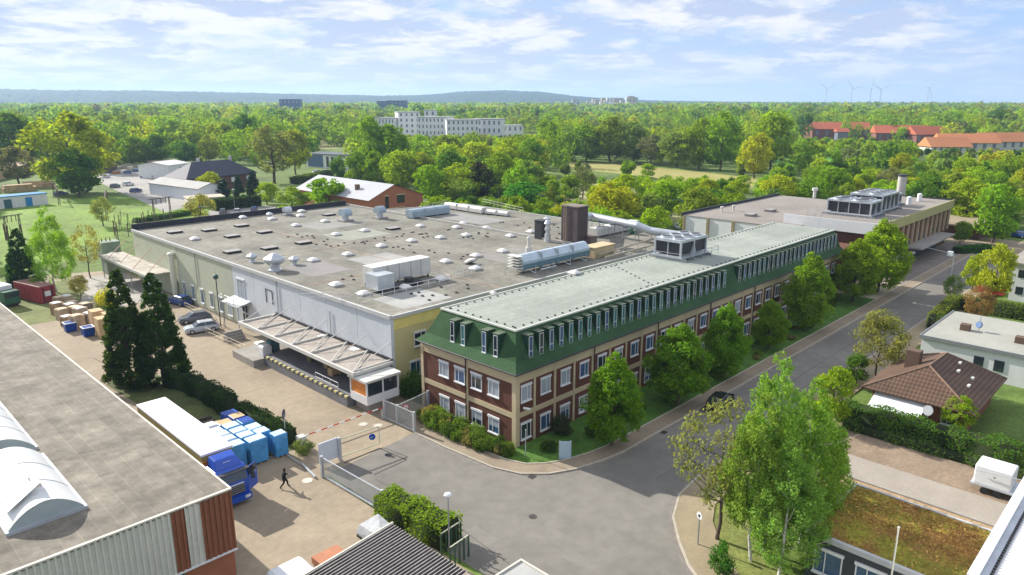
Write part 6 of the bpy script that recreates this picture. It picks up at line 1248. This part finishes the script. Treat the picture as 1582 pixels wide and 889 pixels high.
block(at(-45, 328), at(75, 316), 5, 3.3, 'shed', 'white shed with blue roof edge and a bright blue door at the left edge', mat('shed_wall', (.62, .61, .60), .8, .08, 1), bluem, .25, .1, wins=[(.42, .52, 0, 2.6, mat('teal_door', (.04, .12, .13)), 'door'), (.70, .79, 0, 2.7, bluem, 'door'), (.24, .33, 0, 2.6, MATS['teal_door'], 'door')])
slate_ = mat('slate_roof', (.05, .052, .075), .7, .12, .5)
A, B = at(291, 300), at(397, 288)
t = block(A, B, 13, 5.0, 'house', 'dark brick house with a big slate-blue hipped roof', mat('dark_brick_house', (.12, .06, .045), .85), slate_, hip=5.0, over=.6, wins=[(.15, .22, 1, 2.4, winf, 'window'), (.45, .5, 2.6, 4.2, frame, 'window'), (.62, .67, 2.6, 4.2, frame, 'window'), (.85, .9, 2.6, 4.2, frame, 'window')])
for x in (9, 22): MB().box(x, 6.6, 8.5, x+.9, 7.5, 11.2).build('chimney', mat('chimney_white', (.5, .48, .45)), None).parent = t
block(at(262, 277), at(294, 272), 14, 5.5, 'building', 'small white two-storey building left of the slate-roofed house', white, offwhite, gable=('x', 1.2), wins=[(.5, .66, 3.0, 4.2, winf, 'window')])
block(at(232, 301), at(308, 312), 9, 4.0, 'barn', 'plain barn with a pale grey gable roof and white long wall', mat('barn_wall', (.66, .67, .70), .8, .04), mat('barn_roof', (.34, .33, .31), .8, .1, .2), gable=('x', 1.6))
block(at(292, 322), at(348, 318), 7, 2.6, 'garage_row', 'low building with a beige flat roof in front of the cypresses', offwhite, mat('beige_roof', (.46, .40, .31), .9), .25)
for q, w_, l in (((200, 260), 5.0, 'grey heap of gravel in the depot yard'), ((224, 258), 4, 'dark grey heap behind the gravel heap in the depot yard')):
    p = at(*q); solo(MB().ball((p.x, p.y, 0), w_, .42, 14, 5, half=True), 'gravel_heap', mat('gravel_heap', (.28, .25, .20), .95, .2, 1), l, 'heap', p)
block(at(150, 268), at(182, 262), 6, 2.4, 'depot_shed', 'low dark shed at the left of the depot yard', mat('depot_brown', (.16, .10, .07)), mat('depot_roof', (.3, .2, .15)))
block(at(240, 262), at(264, 260), 6, 3.2, 'depot_shed', 'brown timber shed beside the white two-storey building', MATS['depot_brown'], MATS['depot_roof'])
rd = random.Random(31)
for i in range(12):
    p = at(rd.uniform(160, 255), rd.uniform(258, 276)); c = rd.choice([(.4, .15, .05), (.1, .15, .25), (.45, .4, .3), (.08, .08, .08), (.5, .5, .5)]); h = rd.uniform(1, 2.2)
    solo(MB().box(p.x-1.3, p.y-.8, .1, p.x+1.3, p.y+.8, h).box(p.x-1.4, p.y-.9, h, p.x+1.4, p.y+.9, h+.1).box(p.x-1.2, p.y-.7, 0, p.x-1, p.y+.7, .1), 'storage_box', mat('store_%d' % i, c, .7), 'small storage box among the clutter of the depot yard', 'box', p, 'boxes and goods in the depot yard')
block(at(-30, 285), at(70, 262), 10, 3.6, 'open_shed', 'long tan open shed with stacked timber behind the blue and white shed', mat('timber_tan', (.45, .32, .18), .9, .3, .5, v2=.2, s2=2), mat('tan_roof', (.5, .38, .26), .9))
for q, l in (((30, 296), 'long stack of tan sawn timber behind the blue and white shed'), ((60, 290), 'shorter stack of tan sawn timber right of the longer one')):
    p = at(*q); solo(MB().box(p.x-5, p.y-2, 0, p.x+5, p.y+2, 1.5).box(p.x-4.5, p.y-1.6, 1.5, p.x+4, p.y+1.6, 2.4), 'timber_stack', MATS['timber_tan'], l, 'timber', p)
# grey apartment house, orange gable, villas
t = block(at(474, 258), at(537, 262), 12, 6.2, 'apartment_house', 'modern white and grey flat-roofed apartment house', white, mat('flat_dark', (.10, .12, .14)), .35, .5, wins=[(.04, .42, .3, 5.9, mat('blue_render', (.10, .16, .24)), 'wall_panel'), (.5, .56, .6, 5.4, winf, 'window'), (.62, .68, .6, 5.4, winf, 'window'), (.78, .84, .6, 5.4, winf, 'window')])
orange = mat('orange_brick', (.36, .135, .075), .85, .08, .5)
gx0, gy0 = at(574, 330)[:2]; 
A = at(576, 333, 0); B = at(655, 325, 0)
t = thing('brick_hall', 'orange brick building with a pale low gable roof behind the factory', 'building', (93, 139, 0))
yb = 139.5; zb_ = 6.2; p0 = at(573, 309, 6.2); p1 = at(651, 299, 6.2)
xa, xb = p0.x, p1.x; ya = (p0.y+p1.y)/2
MB().box(xa, ya, 0, xb, ya+36, 6.2).build('wall', orange, t)
MB().add([(xa, ya, 6.2), (xb, ya, 6.2), ((xa+xb)/2-1, ya, 9.4), (xa, ya+.2, 6.2), (xb, ya+.2, 6.2), ((xa+xb)/2-1, ya+.2, 9.4)], [(0, 1, 2), (5, 4, 3)]).build('gable', orange, t)
rfm = mat('pale_sheet_roof', (.36, .37, .39), .7, .06, .1); xm = (xa+xb)/2-1
MB().add([(xa-.6, ya-.4, 5.95), (xm, ya-.4, 9.5), (xm, ya+37, 9.5), (xa-.6, ya+37, 5.95), (xb+.6, ya-.4, 5.95), (xb+.6, ya+37, 5.95)], [(0, 3, 2, 1), (1, 2, 5, 4)]).build('roof', rfm, t)
MB().box(xa+3, ya+10, 7, xa+4, ya+11, 9).build('chimney', MATS['chimney_brick'], t)
W_ = xb-xa
for u0, u1, z0, z1 in ((.28, .34, 2.2, 6.6), (.50, .64, 4.5, 6.6), (.3, .42, .8, 3.2), (.46, .62, .8, 3.2)): MB().box(xa+W_*u0, ya-.1, z0, xa+W_*u1, ya-.01, z1).build('window', winf, t); MB().box(xa+W_*u0-.15, ya-.14, z1, xa+W_*u1+.15, ya-.02, z1+.15).build('lintel', mat('cream_frame', (.7, .6, .35)), t)
# substation portals and posts
wp = mat('weathered_pole', (.10, .075, .055), .9, .2, 2)
def portal(p, q, h, lab):
    p, q = Vector((p.x, p.y, 0)), Vector((q.x, q.y, 0)); t = thing('substation_portal', lab, 'portal frame', p); d = (q-p); n_ = d.normalized()
    for e in (p, q):
        m = MB(); m.bar(e+Vector((-.2, 0, 0)), e+Vector((-.1, 0, h)), .11); m.bar(e+Vector((.25, 0, 0)), e+Vector((.12, 0, h)), .11); [m.bar(e+Vector((-.2, 0, h*k)), e+Vector((.22, 0, h*(k+.12))), .05) for k in (.1, .3, .5, .7)]; m.build('leg', wp, t)
    m = MB(); [m.bar(p-n_*1+Vector((0, s, h)), q+n_*1+Vector((0, s, h)), .09) for s in (-.3, .3)]; m.build('crossbar', wp, t)
    for k in (.2, .5, .8): a = p+d*k; MB().tube(a+Vector((0, 0, h)), a+Vector((0, 0, h-1.5)), .09, n=6).build('insulator', mat('insulator', (.12, .06, .04), .3), t)
    return t
portal(at(240, 347), at(265, 343), 6.5, 'dark substation portal frame nearest the factory corner'); portal(at(12, 372), at(34, 368), 5.5, 'dark substation portal frame at the left edge'); 
portal(at(166, 342), at(168, 326), 6.0, 'single-bay substation portal left of the one at the factory corner'); portal(at(92, 318), at(84, 305), 5, 'small substation portal beside the blue and white shed')
rs = random.Random(12)
pp0 = thing('substation_post', 'thin upright substation post with insulators on a low frame in the grass', 'post', (0, 0, -40), 'substation posts by the factory corner')
MB().box(-.06, -.06, -40, .06, .06, -38.2).build('post', wp, pp0); MB().tube((0, 0, -38.2), (0, 0, -37.3), .10, n=6).build('insulator', MATS['insulator'], pp0)
for i in range(34):
    p = at(rs.uniform(175, 262), rs.uniform(340, 372)) if i < 26 else at(rs.uniform(8, 36), rs.uniform(362, 378)); place(pp0, p.x, p.y, 0, 0, rs.uniform(.8, 1.3))
t = thing('transformer', 'pale green transformer cabinet at the factory corner', 'transformer', (0, 0, 0)); p = at(168, 392); t.location = p
MB().box(p.x-1.6, p.y-1.5, 0, p.x+2, p.y+1.5, 2.6).build('tank', mat('transformer_green', (.22, .27, .20), .6), t); m = MB(); [m.tube((p.x+.8*i-1, p.y, 2.6), (p.x+.8*i-1, p.y, 3.3), .1, n=6) for i in range(3)]; m.build('bushing', MATS['insulator'], t)

# ============================================================ DISTANT BUILDINGS
dg = mat('distant_window', (.16, .18, .22), .4)
def far_block(px, ty, h, w_, dep, label, wm, rm, rows=3, cols=6, name='apartment_block', gable=None, turn=0, hip=None, D=None):
    if D: r = ray(px, ty); k_ = D/math.hypot(r[0], r[1]); p = Vector((r[0]*k_, r[1]*k_, 0)); h = CAMH+r[2]*k_
    else: p = at(px, ty, h)
    W_ = wpx(w_, p.x, p.y, h); t = thing(name, label, 'building', (0, 0, 0))
    MB().box(-W_/2, 0, 0, W_/2, dep, h).build('wall', wm, t)
    if gable: MB().ext([(-1, h-.5), (dep/2, h+gable), (dep+1, h-.5)], 'x', -W_/2-1, W_/2+1).build('roof', rm, t)
    elif hip: e = [(-W_/2-1, -1, h), (W_/2+1, -1, h), (W_/2+1, dep+1, h), (-W_/2-1, dep+1, h), (-W_/2+dep/2, dep/2, h+hip), (W_/2-dep/2, dep/2, h+hip)]; MB().add(e, [(0, 1, 5, 4), (1, 2, 5), (2, 3, 4, 5), (3, 0, 4)]).build('roof', rm, t)
    else: MB().box(-W_/2-.3, -.3, h, W_/2+.3, dep+.3, h+.6).build('roof', rm, t)
    for r in range(rows):
        for c in range(cols):
            x = -W_/2+W_*(c+.5)/cols; z = h*(r+.35)/max(rows, 1); MB().box(x-W_/cols*.17, -.15, z, x+W_/cols*.17, -.02, z+h/max(rows, 1)*.5).build('window', dg, t)
    t.location = (p.x, p.y, 0); t.rotation_euler = (0, 0, YAW-R(90)+R(turn)); TAKEN.append((p.x, p.y)); return t
rw_ = mat('flat_roof_grey', (.35, .35, .36), .8)
for q in ((594, 183, 17, 34, 'white apartment block at the left end of the long white row', 3, 6, -20), (632, 174, 21.5, 34, 'tallest white apartment block in the long white row', 5, 4, 20), (668, 182, 18.4, 50, 'wide white apartment block right of the tallest one', 4, 8, -15), (715, 186, 17, 50, 'white apartment block in the middle of the long white row', 4, 7, 10), (752, 185, 17, 46, 'white apartment block near the right end of the long white row', 3, 6, -10), (792, 195, 11, 34, 'low white wing at the right end of the long white row', 2, 4, 15), (664, 171, 21, 18, 'white penthouse block rising behind the long white row', 3, 2, 0)):
    far_block(q[0], q[1], q[2], q[3], 14, q[4], white, rw_, q[5], q[6], turn=q[7])
redr = mat('red_roof', (.46, .13, .065), .8, .1, .05); redr2 = mat('orange_roof', (.55, .22, .09), .8, .1, .05); hb = mat('house_brick', (.2, .09, .07), .8)
for q in ((1262, 200, 7, 26, 'red-roofed house at the left end behind the small trees', 0, hb, redr), (1300, 199, 8.5, 84, 'long red-roofed building with a dark gable in its middle', -8, hb, redr), (1392, 205, 8, 70, 'long red-roofed row right of the first one', -12, hb, redr), (1440, 207, 8, 50, 'red-roofed building with a grey solar roof beside it', 8, hb, redr), (1472, 210, 6, 30, 'small red-roofed house near the right edge', 10, hb, redr),
          (1500, 220, 6, 84, 'low orange-roofed building, left of two near the right edge', -5, offwhite, redr2), (1560, 218, 6, 80, 'low orange-roofed building at the right edge', 5, offwhite, redr2), (1470, 226, 4.5, 60, 'lowest orange roof in front of the red roofs', 0, offwhite, redr2)):
    far_block(q[0], q[1], q[2], q[3], 14, q[4], q[6], q[7], 1, 6, 'house', gable=5.0, turn=q[5])
far_block(1303, 203, 8.5, 16, 6, 'dark glazed gable front on the long red-roofed building', dg, redr, 1, 2, 'gable_front', gable=2)
far_block(1435, 203, 8, 50, 10, 'grey roof with solar panels behind the red-roofed row', hb, rw_, 0, 1, 'building')
inds = mat('industrial_grey', (.42, .43, .46), .7)
for q in ((940, 179, 9, 60, 'long pale industrial roof left of the town'), (1000, 183, 9, 80, 'widest pale industrial roof above the mown field'), (905, 170, 12, 50, 'pale long factory roof farther back below the town'), (975, 169, 12, 40, 'grey factory block below the town, right one'), (1155, 186, 8, 30, 'small white and red building among the middle distance trees'), (1575, 190, 10, 20, 'white building with a grey roof at the right edge')):
    far_block(q[0], q[1], q[2], q[3], 25, q[4], inds, mat('ind_roof', (.6, .58, .56)), 1, 5, 'industrial_hall')
bl = mat('dark_blue_block', (.03, .07, .15), .6)
for q in ((446, 154, 32, 30, 'dark blue office block rising from the forest on the left'), (590, 157, 30, 16, 'dark blue low tower left of its twin'), (612, 156, 31, 30, 'dark blue block in the forest before the hills')): far_block(q[0], q[1], q[2], q[3], 25, q[4], bl, bl, 3, 5, 'office_block', D=1500)
rt = random.Random(17)
for i in range(20):
    px = 885+rt.uniform(0, 100); far_block(px, rt.uniform(149, 158), rt.uniform(22, 36), rt.uniform(5, 12), 16, 'small pale building in the distant town cluster', [white, offwhite, inds, beige][i % 4], [rw_, hb][i % 2], 2, 2, 'town_house', D=2100+60*(i % 5))['group'] = 'buildings of the distant town'
for px, ty, l in ((330, 240, ''), (950, 166, 'dark pitched roof below the town, left'), (1085, 183, 'dark long roof behind the fresh green tree')):
    if l: far_block(px, ty, 9, 30, 12, l, hb, mat('dark_roof', (.08, .07, .07)), 1, 4, 'house', gable=3)
# wind turbines: at rest
def turbine(px, hub_py, D, rot, label, yaw=0):
    r = ray(px, hub_py); k = D/math.hypot(r[0], r[1]); x, y, z = r[0]*k, r[1]*k, CAMH+r[2]*k; t = thing('wind_turbine', label, 'wind turbine', (x, y, 0))
    wt = mat('turbine_white', (.45, .5, .6), .6, 0); MB().tube((x, y, 0), (x, y, z-2), 3.2, 1.9, 10).build('tower', wt, t); MB().box(x-3, y-7, z-2.2, x+3, y+4, z+2.6).build('nacelle', wt, t)
    a0 = YAW-R(90)+R(yaw); ux, uy = math.cos(a0), math.sin(a0)
    for i in range(3):
        a = R(rot+120*i); m = MB(); R_ = D*15.5/FPX; c, s = math.cos(a), math.sin(a); fx, fy = uy*8, -ux*8
        m.tube((x+fx, y+fy, z), (x+fx+ux*c*R_*.3, y+fy+uy*c*R_*.3, z+s*R_*.3), 1.2, 2.3, 6); m.tube((x+fx+ux*c*R_*.3, y+fy+uy*c*R_*.3, z+s*R_*.3), (x+fx+ux*c*R_, y+fy+uy*c*R_, z+s*R_), 2.3, .8, 6); m.build('blade', wt, t)
    MB().ball((x+uy*8, y-ux*8, z), 3).build('hub', wt, t); return t
for q in ((1277, 138, 5200, 25, 'wind turbine on the horizon, leftmost of five', 10), (1317, 137, 5400, 10, 'wind turbine on the horizon, second from the left', 5), (1346, 137, 5300, 90, 'wind turbine on the horizon turned edge-on, middle of five', 75), (1361, 139, 4900, 30, 'wind turbine on the horizon, closest to the edge-on one and darkest', 0), (1435, 136, 5100, 60, 'bright wind turbine on the horizon standing alone on the right', 40)): turbine(*q)

# ============================================================ WOODS: individual trees, then one woodland
def inside(p, poly):
    x, y = p; c = False; n = len(poly)
    for i in range(n):
        (x0, y0), (x1, y1) = poly[i], poly[(i+1) % n]
        if (y0 > y) != (y1 > y) and x < (x1-x0)*(y-y0)/(y1-y0)+x0: c = not c
    return c
EXC = [[(872, 249), (960, 252), (1080, 264), (1192, 276), (1165, 293), (1080, 290), (1000, 275), (880, 263)], [(1195, 242), (1420, 250), (1620, 256), (1620, 276), (1500, 272), (1360, 262), (1200, 254)], [(450, 210), (545, 212), (560, 224), (545, 262), (470, 262), (470, 232)],
       [(-60, 258), (130, 262), (150, 256), (262, 252), (400, 256), (440, 250), (560, 266), (560, 900), (-60, 900)], [(560, 290), (660, 290), (660, 360), (560, 360)], [(890, 288), (960, 294), (1070, 325), (1050, 340), (950, 330), (880, 310)]]
LIM = [(590, 830, 208, 700), (1242, 1350, 213, 650), (1350, 1480, 217, 600), (1430, 1640, 230, 600), (870, 1200, 270, 300), (870, 1200, 250, 345), (1200, 1600, 256, 300), (1200, 1600, 236, 330), (560, 870, 285, 190), (660, 870, 300, 215), (925, 1090, 194, 640), (885, 990, 160, 1900), (890, 1000, 172, 1300), (425, 465, 168, 1300), (575, 632, 170, 1300)]
wr = random.Random(77)
def clearing(x, y):
    return math.sin(x/190+1.3)*math.cos(y/230+.4)+.6*math.sin((x+y)/97) > .95
cand = []; cell = {}
def try_tree(az, d, sp, hmin, hmax, fill=False):
    a = YAW-R(az); x, y = d*math.cos(a), d*math.sin(a)
    if 15 < x < 112 and -30 < y < 150: return
    if 80 < x < 104 and y < 215 and y > 120: return
    if x < 205 and y < 86 and x > 100: return
    if y < 36 and x < 215: return
    if y < 60 and x < 196: return
    if d > 480 and clearing(x, y) and wr.random() < .92: return
    k = (int(x//sp), int(y//sp))
    for i in (-1, 0, 1):
        for j in (-1, 0, 1):
            for (a_, b_) in cell.get((sp, k[0]+i, k[1]+j), ()):
                if (a_-x)**2+(b_-y)**2 < (sp*.8)**2: return
    bx, by, f = proj(x, y, 0)
    if d < 520:
        for e in EXC:
            if inside((bx, by), e): return
    h = wr.uniform(hmin, hmax); tx, ty, _ = proj(x, y, h)
    mg = 9500/d
    for x0, x1, yl, dm in LIM:
        if x0-mg < tx < x1+mg and d < dm and ty < yl:
            h = CAMH-(CAMH-0)*(yl-HORp(d))/max(1, (by-HORp(d))) if False else h
            for _ in range(6):
                h *= .82
                if proj(x, y, h)[1] >= yl: break
            if proj(x, y, h)[1] < yl or h < 2.5: return
    for (qx, qy) in TAKEN:
        if (qx-x)**2+(qy-y)**2 < (sp*.6)**2: return
    cell.setdefault((sp, *k), []).append((x, y)); cand.append((d, x, y, h, sp))
HORp = lambda d: 155
for _ in range(3500): try_tree(wr.uniform(-38, 38), math.sqrt(wr.uniform(140**2, 300**2)), 9.5, 5.5, 13)
for _ in range(9000): try_tree(wr.uniform(-38, 38), math.sqrt(wr.uniform(300**2, 650**2)), 15, 10, 21)
for _ in range(14000): try_tree(wr.uniform(-38, 38), math.sqrt(wr.uniform(650**2, 1300**2)), 21, 12, 25)
for _ in range(12000): try_tree(wr.uniform(-38, 38), math.sqrt(wr.uniform(1300**2, 3400**2)), 36, 14, 24)
cand.sort()
PAL = [(GB, 'light green'), (GM, 'mid green'), (GD, 'dark green'), (GO, 'olive'), (GR, 'brownish'), (GY, 'yellow-green'), (GL, 'fresh green'), (GS, 'grey-green')]
def palidx(x, y):
    n_ = math.sin(x*.021+y*.013)+math.sin(y*.033-x*.017)
    return wr.choices(range(8), [4, 4, 2.4+max(0, n_)*1.5, 2.2, .55+max(0, -n_)*.3, 2.0, 4, 2.2])[0]
NI = 215
def zone(x, y, d):
    px = proj(x, y, 0)[0]
    return ('left of the white apartments' if px < 560 else 'behind the factory roof' if px < 860 else 'around the mown field' if px < 1180 else 'before the red roofs')+(', nearer part' if d < 300 else ', farther part')
for i, (d, x, y, h, sp) in enumerate(cand[:NI]):
    c, cn = PAL[palidx(x, y)]; z_ = zone(x, y, d); w_ = h*wr.uniform(.8, 1.25); key = 'midsparse' if cn == 'brownish' and wr.random() < .6 else wr.choice(MID)
    tree(key, x, y, h, w_, jit(c, .12), 'one of the %s trees %s' % (cn, z_), '%s trees %s' % (cn, z_))
rest = cand[NI:]
Q = []; Cc = []
for (d, x, y, h, sp) in rest:
    n = 700 if d < 450 else 420 if d < 800 else 150 if d < 1300 else 70
    lf = .75 if d < 450 else 1.05 if d < 800 else 2.2 if d < 1300 else 4.6
    w_ = h*wr.uniform(.85, 1.35) if d < 1300 else sp*1.15
    q = crown_quads(h, w_/2, n, lf, wr.choice(['round', 'oval', 'round', 'column']), .04, 14 if d < 800 else 8, .4, 1.0)
    q[:, :, 0] += x; q[:, :, 1] += y; Q.append(q); c = np.array(jit(PAL[palidx(x, y)][0], .15)); Cc.append(np.repeat(c[None], n, 0))
Q = np.concatenate(Q); Cc = np.concatenate(Cc); me = qmesh('woodland', Q, [WOODLEAF])
at_ = me.attributes.new('col', 'FLOAT_COLOR', 'FACE'); at_.data.foreach_set('color', np.concatenate([Cc, np.ones((len(Cc), 1))], 1).astype(np.float32).ravel())
o = bpy.data.objects.new('woodland', me); COL.objects.link(o); tag(o, 'dense mixed spring woodland stretching to the horizon beyond the nearer trees', 'woodland'); o['kind'] = 'stuff'
print('trees', len(cand), 'quads', len(Q))

# ---- individual labels by the nearest landmark
ORD = ['closest', 'second closest', 'third closest', 'fourth closest', 'fifth closest', 'sixth closest']
def rank(group, noun, marks, top=6):
    ob = [o for o in COL.objects if o.get('group') == group and o.parent is None]; by = {}
    for o in ob:
        k = min(range(len(marks)), key=lambda i: (marks[i][0]-o.location.x)**2+(marks[i][1]-o.location.y)**2); by.setdefault(k, []).append(o)
    for k, l in by.items():
        l.sort(key=lambda o: (marks[k][0]-o.location.x)**2+(marks[k][1]-o.location.y)**2)
        for i, o in enumerate(l):
            if i < top: o['label'] = '%s %s to %s' % (noun, ORD[i], marks[k][2])
def mk(px, py, z, n): p = at(px, py, z); return (p.x, p.y, n)
roofm_ = [mk(588, 336, ZH, 'the upright blue cowl ventilator'), mk(882, 377, ZH, 'the brown roof tower'), mk(600, 440, ZH, 'the white air handling unit'), mk(425, 418, ZH, 'the biggest round ventilator'), mk(205, 355, ZH, 'the far left roof corner'), mk(800, 425, ZH, 'the louvred duct end'), mk(690, 322, ZH, 'the long white roof duct'), mk(444, 333, ZH, 'the low dull cowl ventilator')]
rank('domed skylights on the factory roof', 'white domed skylight', roofm_); rank('flat smoke hatches on the factory roof', 'flat dark-edged smoke hatch', roofm_)
rank('wooden pallet stacks', 'wooden pallet stack', [mk(76, 468, 0, 'the red container'), mk(109, 512, 0, 'the left blue bin'), mk(152, 510, 0, 'the tall cardboard crates')])
rank('blue wrapped goods', 'blue film-wrapped block', [(27.9, 56.6, 'the round sign at the barrier'), (23, 57, 'the truck cab'), (27.3, 65, 'the deep blue covered load')])
rank('shrubs in the bed at the office corner', 'low leafy bed shrub', [(43.7, 42.4, 'the office corner pier'), (39.3, 51.7, 'the silver gate post'), (43.6, 49, 'the end wall downpipe'), (41, 46, 'the bend of the pavement kerb')])
rank('shrubs along the office lawn', 'low dark lawn shrub', [(45.4, 37.7, 'the company sign')]+[(x, y, 'the %s office street tree' % n) for (x, y), n in zip([tuple(at(*q)[:2]) for q in ((945, 690), (1045, 627), (1118, 585), (1187, 540), (1243, 512), (1318, 468))], ('first', 'second', 'third', 'fourth', 'fifth', 'sixth'))])
lm = [mk(625, 330, 0, 'the orange brick gable'), mk(700, 205, 0, 'the white apartments'), mk(880, 256, 0, 'the left end of the mown field'), mk(1190, 280, 0, 'the right end of the mown field'), mk(1391, 335, 0, 'the silver chimney'), mk(1305, 216, 0, 'the long red-roofed building'), mk(340, 290, 0, 'the slate-roofed house'), mk(122, 300, 0, 'the dark round tree by the shed'), mk(505, 262, 0, 'the grey apartment house'), mk(1500, 235, 0, 'the orange roofs'), mk(1050, 335, 0, 'the lone car among the trees'), mk(800, 330, 0, 'the far roof railing'), mk(1532, 376, 0, 'the tree at the street end'), mk(960, 300, 0, 'the allotment paths'), mk(240, 256, 0, 'the depot heaps')]
for cn in [c[1] for c in PAL]:
    for o in COL.objects:
        if (o.get('group') or '').startswith(cn+' trees '): o['group'] = cn+' trees in the woods'; o['label'] = 'one of the %s trees in the woods beyond the roofs' % cn
    rank(cn+' trees in the woods', 'woodland '+cn+' tree', lm, 4)
for o in COL.objects:
    l = o.get('label')
    if l and l.startswith('one of the'): o['label'] = l.replace('one of the', 'one of the other')
    if l: o['label'] = ' '.join(o['label'].split()).replace(' ,', ',')

# ============================================================ HAZE
m = bpy.data.materials.new('haze'); m.use_nodes = True; t = m.node_tree
for n in list(t.nodes): t.nodes.remove(n)
o_ = t.nodes.new('ShaderNodeOutputMaterial'); pv = t.nodes.new('ShaderNodeVolumePrincipled'); pv.inputs['Density'].default_value = .00013; pv.inputs['Color'].default_value = (.50, .72, 1.0, 1); pv.inputs['Anisotropy'].default_value = .2
t.links.new(pv.outputs[0], o_.inputs['Volume'])
hb_ = MB().box(-9500, -9500, -1.2, 9500, 9500, 190).build('haze', m); hb_['kind'] = 'stuff'; hb_['label'] = 'thin blue haze in the distant air'; hb_['category'] = 'haze'
bpy.context.view_layer.update()
